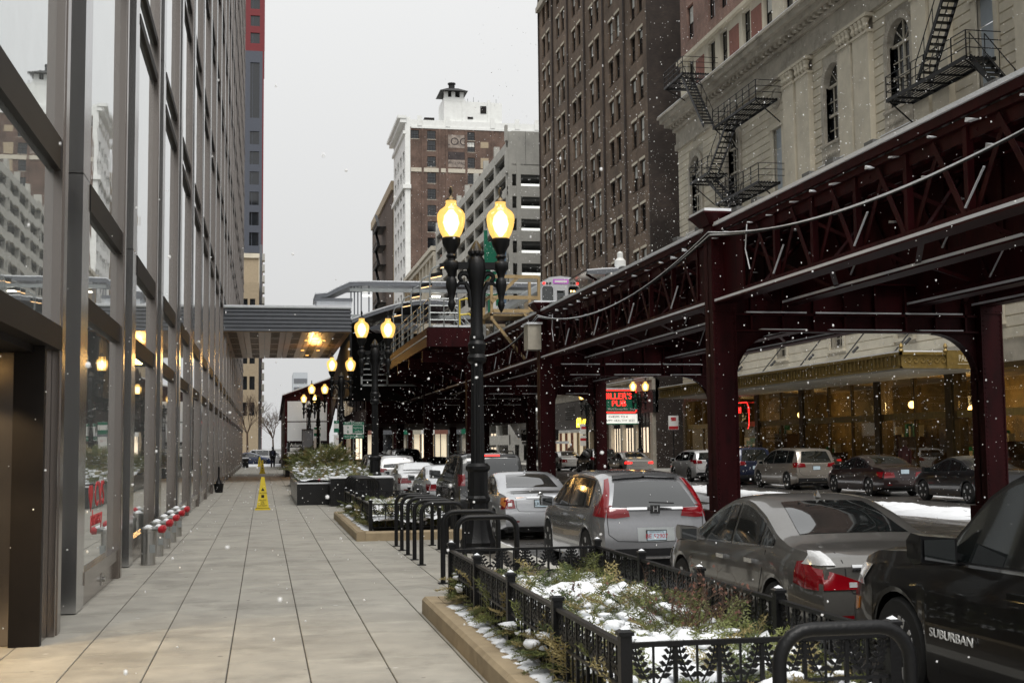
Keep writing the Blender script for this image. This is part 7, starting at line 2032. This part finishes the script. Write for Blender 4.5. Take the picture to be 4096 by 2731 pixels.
dkc = pm('black_coat',(.012,.012,.016),.8,var=.2); navy = pm('navy_trousers',(.02,.025,.05),.8,var=.2); brn = pm('brown_coat',(.09,.05,.03),.8,var=.2); mar = pm('maroon_coat',(.06,.015,.015),.8,var=.2)
person((.80,112,0),0,'person in black coat with backpack walking away on the sidewalk',dkc,dkc,1.75,M['blackmatte'],navy)
person((25.2,104,0),0,'person in brown coat and white fur hat walking by the burger shop',brn,navy,1.75,M['snow'])
person((25.2,47.3,0),2.6,'person in dark maroon coat standing by the hotel window',mar,dkc,1.7)
person((25.6,63.3,0),1.2,'person in dark clothes behind the blue SUV',dkc,dkc,1.75); person((25.8,58.5,0),-1.0,'person in dark clothes at the hotel door',dkc,dkc,1.72)

# ------------------------------------------------------------------ falling snow
g = np.random.default_rng(5); N = 27000
P = np.column_stack([g.uniform(-2,24,N),g.uniform(2.2,64,N),g.uniform(.05,13.5,N)])
P = P[(P[:,2] < 3.2) | (P[:,0] > 5.5)]; N = len(P)
rad = .0036+.0075*g.random(N)**3
rad[P[:,1] > 20] *= 1.45
rad[P[:,1] < 9] = np.minimum(rad[P[:,1] < 9], .0065)
ph = (1+5**.5)/2
oc = np.array([(-1,ph,0),(1,ph,0),(-1,-ph,0),(1,-ph,0),(0,-1,ph),(0,1,ph),(0,-1,-ph),(0,1,-ph),(ph,0,-1),(ph,0,1),(-ph,0,-1),(-ph,0,1)])/math.sqrt(1+ph*ph)
of = np.array([(0,11,5),(0,5,1),(0,1,7),(0,7,10),(0,10,11),(1,5,9),(5,11,4),(11,10,2),(10,7,6),(7,1,8),(3,9,4),(3,4,2),(3,2,6),(3,6,8),(3,8,9),(4,9,5),(2,4,11),(6,2,10),(8,6,7),(9,8,1)])
V = (P[:,None,:]+oc[None]*rad[:,None,None]*np.stack([g.uniform(.7,1.3,(N,1)),g.uniform(.7,1.3,(N,1)),g.uniform(.8,1.6,(N,1))],2)).reshape(-1,3)
F = (of[None]+12*np.arange(N)[:,None,None]).reshape(-1,3)
me = bpy.data.meshes.new('falling_snow'); me.vertices.add(len(V)); me.vertices.foreach_set('co',V.ravel()); me.loops.add(F.size); me.loops.foreach_set('vertex_index',F.ravel().astype(np.int32)); me.polygons.add(len(F)); me.polygons.foreach_set('loop_start',np.arange(0,F.size,3,dtype=np.int32)); me.polygons.foreach_set('loop_total',np.full(len(F),3,dtype=np.int32)); me.update()
fm_ = bpy.data.materials.new('snowflake'); fm_.use_nodes = True; _t = fm_.node_tree
_d = _t.nodes.new('ShaderNodeBsdfDiffuse'); _d.inputs[0].default_value = (1,1,1,1); _tl = _t.nodes.new('ShaderNodeBsdfTranslucent'); _tl.inputs[0].default_value = (1,1,1,1)
_m = _t.nodes.new('ShaderNodeMixShader'); _m.inputs[0].default_value = .5; _t.links.new(_d.outputs[0],_m.inputs[1]); _t.links.new(_tl.outputs[0],_m.inputs[2]); _t.links.new(_m.outputs[0],_t.nodes['Material Output'].inputs['Surface'])
me.materials.append(fm_); me.shade_smooth()
tag(link('falling_snow',me),'small white snowflakes falling through the whole street','snow',None,'stuff')
